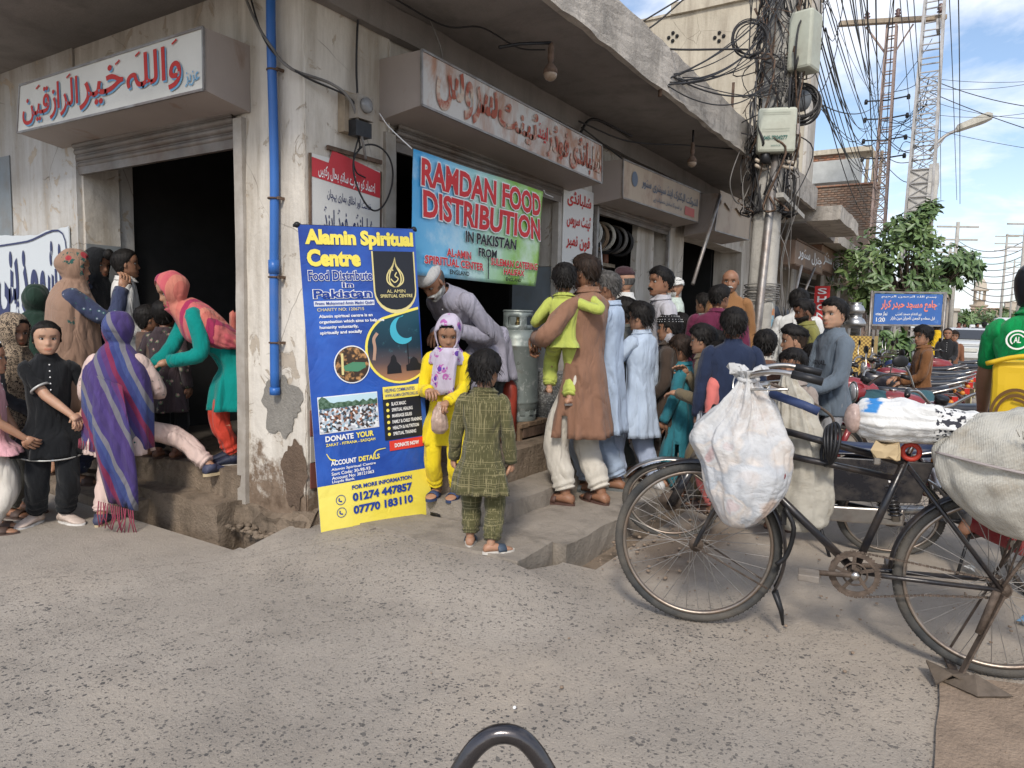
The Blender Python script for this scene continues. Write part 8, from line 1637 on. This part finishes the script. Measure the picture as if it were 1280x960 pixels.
b.loft(rings, 0, True, False, False); thick(b.build('shawl_end', PUR, t), .007)
b = MB(); rr = random.Random(3)
for j in range(16): x_ = .07+.19*j/15-.06; z_ = .135*h-.06*(j/15); b.tube([(x_, -.19, z_+.02), (x_+rr.uniform(-.015, .015), -.195, z_-.06), (x_+rr.uniform(-.03, .03), -.2, z_-.13)], .0035, 4)
b.build('fringe', C('wine_tassels', (.25, .04, .07)), t); b = MB()
for j in range(40): a = 2*math.pi*j/40; b.tube([(.16*math.sin(a), .15*math.cos(a), .425*h), (.165*math.sin(a), .155*math.cos(a), .425*h-.05)], .003, 4)
b.build('hem_fringe', MATS['wine_tassels'], t)
# woman in coral scarf bending forward
TEAL = C('teal_kameez', (.0, .21, .185)); COR = C('coral_scarf', (.52, .12, .12), diag_stripes([(.50, .10, .12), (.52, .13, .13), (.33, .03, .09), (.52, .15, .12), (.56, .20, .15)], 5., (1, .6, .2)))
t, k = person('woman in a coral headscarf and teal kameez bending forward in the doorway', (3.0, 4.20, .31), 280, 1.42, TEAL, C('orange_red_satin', (.56, .055, .03), rough=.4), 'b', None, 'k', head=(8, 8, 0), lean=42, hipoff=(0, -.04, 0), hl=(-.07, .27, .50), hr=(-.02, .33, .47), length=.27, flare=1.4, trw=.85, wear=('scarf', COR, .56, 1.02, .9), shoes=('shoe', (.02, .025, .05), (.45, .42, .38)))
b = MB(); rings = []
for i in range(12): f = i/11; rings.append([V(.17+.018*math.sin(j*1.9+f*2)+.03*f, -.16+.12*f*0+.11*(j/7), 1.05-f*.55-.02*(j % 2)) for j in range(8)])
b.loft(rings, 0, True, False, False); thick(b.build('scarf_end', COR, t), .007); b = MB()
for j in range(14): b.tube([(.20, -.16+.008*j, .51), (.205, -.165+.009*j, .40)], .0035, 4)
b.build('fringe', C('coral_tassels', (.45, .09, .08)), t)

# ---- centre
t, k = person('girl in bright yellow with a purple and white scarf holding a plastic bag', (3.53, 2.73, .2), -12, 1.165, C('bright_yellow', (.78, .60, .02)), C('bright_yellow', (.78, .60, .02)), 'b', 'fringe_only', 'k', head=(14, 26, 0), hl=(-.03, .17, .54), hr=(.06, .17, .60), length=.30, flare=1.2, shoes=('sandal', (.03, .05, .12)), curl=(.9, .9), wear=('scarf', C('purple_white_scarf', (.5, .45, .55), floral((.12, .05, .30), 0, 17, .36, (.4, .12, .35))), .78, .82, .95))
b = MB(); rings = []
for i in range(9): f = i/8; rings.append([V(-.02+(j/6-.5)*.15+.03*f, .125+.012*math.sin(j*2+f), .96-.29*f) for j in range(7)])
b.loft(rings, 0, True, False, False); thick(b.build('scarf_end', MATS['purple_white_scarf'], t), .006)
tp = t.matrix_basis.copy(); loc_ = Matrix.Translation(t.location)@Matrix.Rotation(t.rotation_euler[2], 4, 'Z')@Vector((.0, .215, .58))
q = sack('plastic_bag', 'clear plastic bag of food held by the girl in yellow', 'plastic bag', [(0, 0, .06, .015, .015, 1), (0, 0, .03, .02, .02, 2), (0, 0, 0, .04, .035, 1), (0, 0, -.06, .062, .05, .4), (0, 0, -.11, .06, .048, .3), (0, 0, -.135, .03, .03, .2)], plain('food_bag', (.42, .30, .24), .2, 0, .35, 22, .5), loc_, 0, .06, 30, 5, None, .008)
person('man in a white prayer cap and lilac kameez bending down inside the shop', (4.30, 2.98, .42), 318, 1.68, C('lilac_kameez', (.30, .29, .35)), C('lilac_trousers', (.34, .33, .41)), 'c', 'bald', 'g', head=(0, 30, 0), lean=56, hipoff=(0, -.03, -.05), hl=(-.05, .25, .5), hr=(.08, .22, .48), beard=1, mous=2, wear=('skullcap', C('white_cap', (.55, .54, .52))), length=.28)
t, k = person('small boy seen from behind in an olive checked kameez suit', (3.08, 2.14, .1), 172, 1.075, C('olive_check', (.085, .08, .035), plaid), C('olive_check', (.085, .08, .035), plaid), 'b', 'mop', 'k', head=(-22, 4, 0), hl=(-.16, .06, .40), hr=(.15, .02, .395), length=.29, flare=1.15, trw=1.15, shoes=('sandal', (.05, .07, .1), (.55, .52, .47)), fl=(-.06, .04, .042, 5), fr=(.06, -.06, .042, 62), curl=(.9, 1.))
t, k = person('father in a long brown kameez and cream trousers carrying a toddler', (4.31, 2.16, .085), 232, 1.70, C('brown_kameez', (.235, .125, .08)), C('cream_trousers', (.58, .54, .47)), 'c', 'short', 'b', head=(6, 2, 0), hl=(-.125, .15, .665), hr=(.03, .26, .64), er=(.8, .0, -.8), el=(-1, -.4, -.6), length=.28, flare=1.1, trw=1.15, beard=.6, shoes=('sandal', (.08, .04, .03)), fl=(-.06, .03, .042, 10), fr=(.06, -.06, .042, 10), collar=C('brown_kameez', (.235, .125, .08)), curl=(.7, .8))
LIME = C('lime_suit', (.42, .47, .10))
fd = V(t.location[0], t.location[1], 0); ra = t.rotation_euler[2]; off = V(-.20*math.cos(ra)-.16*math.sin(ra), -.20*math.sin(ra)+.16*math.cos(ra), 0)
sr = V(.537, -.844, 0); aw = V(.843, .537, 0)
t, k = person('toddler in a lime green suit carried against the father\'s left shoulder', fd-sr*.165-aw*.12+V(0, 0, .79), 178, .94, LIME, LIME, 'b', 'mop', 'k', head=(6, 0, 0), hr=(.20, .06, .74), er=(1, -.4, -.3), hl=(-.12, .13, .62), hipoff=(0, 0, -.02), fl=(-.09, .10, .10, 10), fr=(.06, -.02, .04, 40), length=.40, flare=1.15, trw=1.25, shoes=('sandal', (.16, .14, .13)))
LB = C('pale_blue_kameez', (.36, .44, .56)); t, k = person('man with grey hair and glasses in a pale blue kameez looking left', tuple(PD(762, 5.15, .085)), 255, 1.62, LB, LB, 'c', 'short', 'g', head=(0, 8, 0), hl=(-.1, .12, .5), length=.28, trw=1.3, fl=(-.055, .05, .042), fr=(.055, -.05, .042), shoes=('sandal', (.13, .14, .14)))
b = MB(); hc, HH, Rh = k['hc'], k['HH'], k['Rh']; G_ = lambda x, y, z: hc+Rh@(V(x, y, z)*HH)
for s_ in (-1, 1): b.torus(G_(s_*.14, .36, 0), HH*.09, HH*.01, Rh@V(0, 1, 0), 20, 5); b.tube([G_(s_*.22, .35, .02), G_(s_*.34, .0, .02)], HH*.01, 5)
b.tube([G_(-.05, .37, .02), G_(.05, .37, .02)], HH*.01, 5); b.build('glasses', M_BLACKI, t)
person('dark haired man half hidden between the father and the man with glasses', (5.45, 2.62, .2), 225, 1.52, C('dark_grey_k', (.09, .09, .1)), BLK, 'c', 'short', 'k')
GR = C('dark_grey_kameez', (.115, .12, .11)); person('boy in a dark grey kameez suit queueing behind the man with glasses', tuple(PD(784, 5.62, .08)), 250, 1.45, GR, GR, 'c', 'mop', 'k', head=(0, 8, 0), length=.29, hl=(-.05, .14, .62), fl=(-.05, .06, .042), fr=(.05, -.04, .042))
LB2 = C('light_blue_kameez', (.43, .51, .62)); person('boy in a light blue kameez suit with his hand at his face', tuple(PD(803, 5.30, .07)), 240, 1.42, LB2, C('light_blue_kameez_b', (.36, .42, .55)), 'b', 'mop', 'k', head=(10, 5, 0), hl=(-.06, .13, .78), length=.29, fl=(-.05, .08, .042), fr=(.06, -.10, .042), shoes=('sneaker', (.55, .55, .55)), trw=1.2)
t, k = person('man in a dark cap and navy waistcoat over a white shirt', (6.0, 2.62, .2), 262, 1.62, C('white_shirt', (.62, .62, .6)), C('navy_trousers', (.03, .04, .06)), 'b', 'bald', 'g', head=(0, 4, 0), wear=('cap', C('dark_maroon_cap', (.05, .025, .03))), beard=.3, hl=(-.1, .1, .5))
b = MB(); hh = 1.62; nk, u_ = k['neck'], k['up']; drape(b, [(*(nk-u_*.02*hh), .11*hh*.75, .06*hh, .062*hh, 0, .1), (*(nk-u_*.05*hh), .128*hh, .072*hh, .074*hh, 0, .2), (*(nk-u_*.14*hh), .124*hh, .082*hh, .078*hh, 0, .3), (*(nk-u_*.32*hh), .116*hh, .085*hh, .08*hh, 0, .4)], 40, 0, .02, 5, 4, lambda ti, a: min(a, 2*math.pi-a) < .22); thick(b.build('waistcoat', C('navy_waistcoat', (.02, .03, .045)), t), .008)
person('man with a thick black moustache and pale lilac shirt looking left', (5.42, 2.06, .08), 292, 1.70, C('pale_lilac_shirt', (.42, .41, .44)), C('grey_trousers', (.12, .12, .13)), 'c', 'short', 'k', head=(6, 0, 0), mous=1, kind='shirt', collar=C('pale_lilac_shirt', (.42, .41, .44)))
person('old man with a white head cloth and mint shirt behind the moustached man', (7.3, 2.62, .2), 280, 1.62, C('mint_shirt', (.5, .58, .53)), WH, 'b', None, 'w', head=(0, 4, 0), wear=('turban', C('white_head_cloth', (.66, .66, .64))), beard=1, mous=2)
person('black haired child glimpsed behind the moustached man\'s shoulder', (6.6, 2.3, .1), 230, 1.33, C('dark_shirt_x', (.05, .05, .06)), BLK, 'c', 'mop', 'k')
BR = C('dark_brown_kameez', (.055, .038, .028)); person('boy in a dark brown suit and black cap with white beads', (5.28, 1.92, .06), 262, 1.35, BR, BR, 'b', 'short', 'k', head=(0, 2, 0), hl=(-.1, .10, .5), length=.28, wear=('skullcap', C('black_cap', (.012, .012, .014)), K_WHITE))
TL = C('bright_teal', (.03, .17, .21)); person('child in a turquoise kameez with a long sleeve hanging down', (5.27, 1.80, .0), 262, 1.25, TL, TL, 'c', 'mop', 'b', head=(0, 10, 0), hr=(.13, .08, .42), hl=(-.1, .1, .45), length=.25)
OL = C('olive_khaki', (.15, .12, .075)); person('boy in a khaki kameez craning left to see the front of the queue', (5.10, 1.52, 0), 258, 1.34, OL, OL, 'b', 'mop', 'k', head=(4, 4, 0), lean=8, hl=(-.08, .17, .62), hr=(.06, .16, .72), length=.28)
person('small child in salmon pink behind the khaki boy', (4.95, 1.40, 0), 240, 1.22, C('salmon_pink', (.62, .17, .15)), C('salmon_pink', (.62, .17, .15)), 'b', 'mop', 'k', head=(0, 12, 0))
person('heavy man in a maroon shirt with his back to the camera', (6.35, 1.88, .07), 170, 1.62, C('maroon_shirt', (.13, .022, .055)), C('grey_trousers', (.12, .12, .13)), 'c', 'short', 'k', head=(-30, 6, 0), wid=1.25, hl=(-.16, .1, .5))
person('bald old man with a white beard in an orange shirt facing the camera', (7.15, 2.0, .2), -5, 1.68, C('orange_tan_shirt', (.26, .13, .055)), WH, 'c', 'bald', 'g', head=(0, 4, 0), mous=2, beard=.3, kind='shirt')
person('boy in a dark navy sweater with his back to the camera', (4.92, 1.34, 0), 188, 1.45, C('navy_sweater', (.02, .03, .065)), C('grey_trousers', (.12, .12, .13)), 'c', 'mop', 'k', head=(4, 2, 0), kind='shirt', wid=1.08)
person('boy with a brown collar half hidden by the hanging sack', (5.65, 1.29, 0), 180, 1.30, C('brown_jersey', (.16, .085, .06)), BLK, 'c', 'mop', 'k', collar=C('cream_cotton', (.6, .56, .5)))
person('man in a dark slate shirt partly hidden by the power pole', (8.75, 2.0, .2), 190, 1.62, C('slate_shirt', (.06, .07, .09)), BLK, 'c', 'short', 'k', wid=1.2)
person('man in a white shirt with black hair seen from behind near the far shops', (7.95, 1.5, 0), 175, 1.72, C('white_shirt', (.62, .62, .6)), BLK, 'c', 'mop', 'k', wid=1.1, kind='shirt', head=(-20, 0, 0))
person('bearded young man in an olive green kameez looking down', (7.2, 1.27, 0), 290, 1.60, C('olive_green_kameez', (.20, .19, .055)), C('olive_green_kameez', (.20, .19, .055)), 'd', 'short', 'k', head=(0, 16, 0), beard=.95, mous=1)
person('boy with shaved sides and a dark shirt looking left beside the handlebar', (5.25, .99, 0), 268, 1.345, C('dark_shirt_y', (.03, .035, .05)), BLK, 'b', 'undercut', 'k', head=(8, 4, 0), kind='shirt')
person('little boy in a beige shirt peering between sack and handlebar', (4.90, .93, 0), 350, 1.19, C('beige_shirt', (.30, .25, .22)), BLK, 'c', 'mop', 'k', head=(-18, 4, 0), hl=(-.12, .1, .45))
SW = C('blue_grey_sweatshirt', (.125, .155, .19)); t, k = person('tall boy in a blue grey sweatshirt with black letters and striped track pants', (5.55, .79, 0), 300, 1.545, SW, C('grey_track_pants', (.27, .27, .28)), 'a', 'short', 'k', head=(18, 2, 0), hr=(.02, .18, .56), hl=(-.10, .18, .57), kind='shirt', shoes=('sneaker', (.5, .5, .5)), trw=.95)
n_ = k['neck']; p = Panel((-.10, .120, n_[2]-.235), (-1, 0, 0), (0, 0, 1), lambda u, v: -.0); p.o = V(.085, .128, n_[2]-.235); p.bend = lambda u, v: -4.2*(u-.085)**2
p.text('ORIGINAL', (0, 0, .17, .036), K_BLACK, .002, t, .03, name='printed_lettering')
for s_ in (-1, 1): MB().tube(smooth_path([k['pel']+V(s_*.125, .03, -.05), V(s_*.13, .06, .5), V(s_*.115, .05, .2)], 4), .006, 5).build('red_side_stripe', plain('track_red', (.5, .04, .05)), t)
person('boy in a brown kameez standing among the parked motorbikes', (8.75, .36, 0), 285, 1.37, C('rust_brown_kameez', (.17, .075, .03)), C('rust_brown_kameez', (.17, .075, .03)), 'b', 'mop', 'k', head=(20, 6, 0), hl=(-.06, .16, .55), hr=(.06, .17, .58))
t, k = person('long haired woman in black sitting on a motorbike near the blue sign', tuple(V(0, 0, 0)+ray(1186, 400)*13.2*V(1, 1, 0)+V(0, 0, 0)), 0, 1.35, C('black_dress_z', (.02, .02, .022)), BLK, 'c', 'long', 'b', hl=(-.05, .16, .55), hr=(.05, .16, .55))
person('child half hidden behind the long haired woman near the blue sign', tuple(ray(1194, 400)*13.6*V(1, 1, 0)), 10, 1.30, C('brown_child', (.2, .09, .05)), BLK, 'c', 'mop', 'b')
person('man in yellow standing behind the blue mosque sign post', tuple(ray(1172, 400)*15.2*V(1, 1, 0)), 200, 1.5, C('vivid_yellow', (.7, .45, .02)), BLK, 'c', 'short', 'k')
person('person in dark clothes walking beside the white hatchback', tuple(ray(1231, 400)*26*V(1, 1, 0)), 180, 1.6, C('dark_blue_coat', (.03, .04, .06)), BLK, 'c', 'short', 'k')
# distant pedestrians and riders
for i, (px, dd, c_) in enumerate([(1199, 34, (.3, .1, .08)), (1206, 45, (.2, .2, .22)), (1222, 38, (.05, .05, .06)), (1243, 33, (.1, .12, .2))]):
    person(['far person in brick red beside the road', 'far person in grey beyond the white car', 'far person in black over the car roof', 'far person in navy near the minivan'][i], tuple(ray(px, 400)*dd*V(1, 1, 0)), 30*i, 1.65, C('far_cloth_%d' % i, c_), BLK, 'd', 'short', 'k', eyes=False)
person('boy in a dark teal top squeezed between the bearded man and the sweatshirt boy', tuple(PD(1020, 6.4)), 200, 1.18, C('dull_teal_top', (.05, .12, .155)), BLK, 'b', 'mop', 'k', head=(0, 10, 0))
person('young man in a faded grey shirt behind the maroon shirted man', tuple(PD(880, 7.4, .2)), 240, 1.45, C('faded_grey_shirt', (.2, .2, .2)), BLK, 'c', 'short', 'k')
person('boy in a black shirt between the khaki boy and the navy sweater', tuple(PD(899, 6.0)), 250, 1.28, C('dark_shirt_x', (.05, .05, .06)), BLK, 'c', 'mop', 'k')
# rider in green with the yellow box
hd = V(0, 0, 0); Pg = V(4.42, -.30, 0); GN = C('green_polo', (.0, .25, .065))
t, k = person('rider in a green polo shirt and black helmet with a yellow carrier on his back', Pg, 172, 1.68, GN, C('grey_trousers', (.12, .12, .13)), 'c', None, 'k', head=(4, 0, 0), wear=('helmet', plain('black_helmet', (.015, .016, .02), .3)), sleeve=.36, kind='shirt', wid=.98, hl=(-.15, .17, .54), el=(-.3, -1, -.6), hr=(.22, .2, .6), hipoff=(0, 0, .0), fl=(-.15, .10, .16), fr=(.15, .10, .16), collar=GN)
YB = plain('yellow_carrier', (.72, .47, .02), .45, 0, .08, 2, .05); n_ = k['neck']
b = MB(); b.rbox((-.11, -.36, n_[2]-.62), (.30, -.13, n_[2]-.22), .06, .006, 0, 2, 3); b.build('carrier_box', YB, t, .03); MB().tube(smooth_path([(-.13, -.37, n_[2]-.24), (.0, -.38, n_[2]-.20), (.18, -.38, n_[2]-.19), (.31, -.37, n_[2]-.23)], 4), .012, 7).build('rim', YB, t)
p = Panel((-.11, -.374, n_[2]-.62), (1, 0, 0), (0, 0, 1)); KB = flat('brown_print', (.14, .07, .02))
for r_ in (.095, .075): p.ring((.11, .14), r_, .012, KB, .001, t, name='printed_emblem', sy=1.3)
p.stroke([(.05, .10), (.09, .16), (.13, .13), (.15, .2), (.1, .22)], .012, KB, .001, t, 'printed_emblem'); p.stroke([(.07, .05), (.12, .09), (.17, .07)], .012, KB, .001, t, 'printed_emblem')
p = Panel((-.10, -.120, n_[2]-.17), (1, 0, 0), (0, 0, 1)); p.ring((.045, .045), .045, .008, K_WHITE, .0, t, name='white_badge'); p.ring((.045, .045), .028, .006, K_WHITE, .0, t, name='white_badge', a0=.5, a1=4.); p.text('AL', (.03, .03, .06, .06), K_WHITE, .0, t, .02, name='white_badge')
make_moto('red motorbike under the rider in green at the right edge', (4.33, -.38, 0), R_(32), (.2, .015, .02), group=None, cname='red')
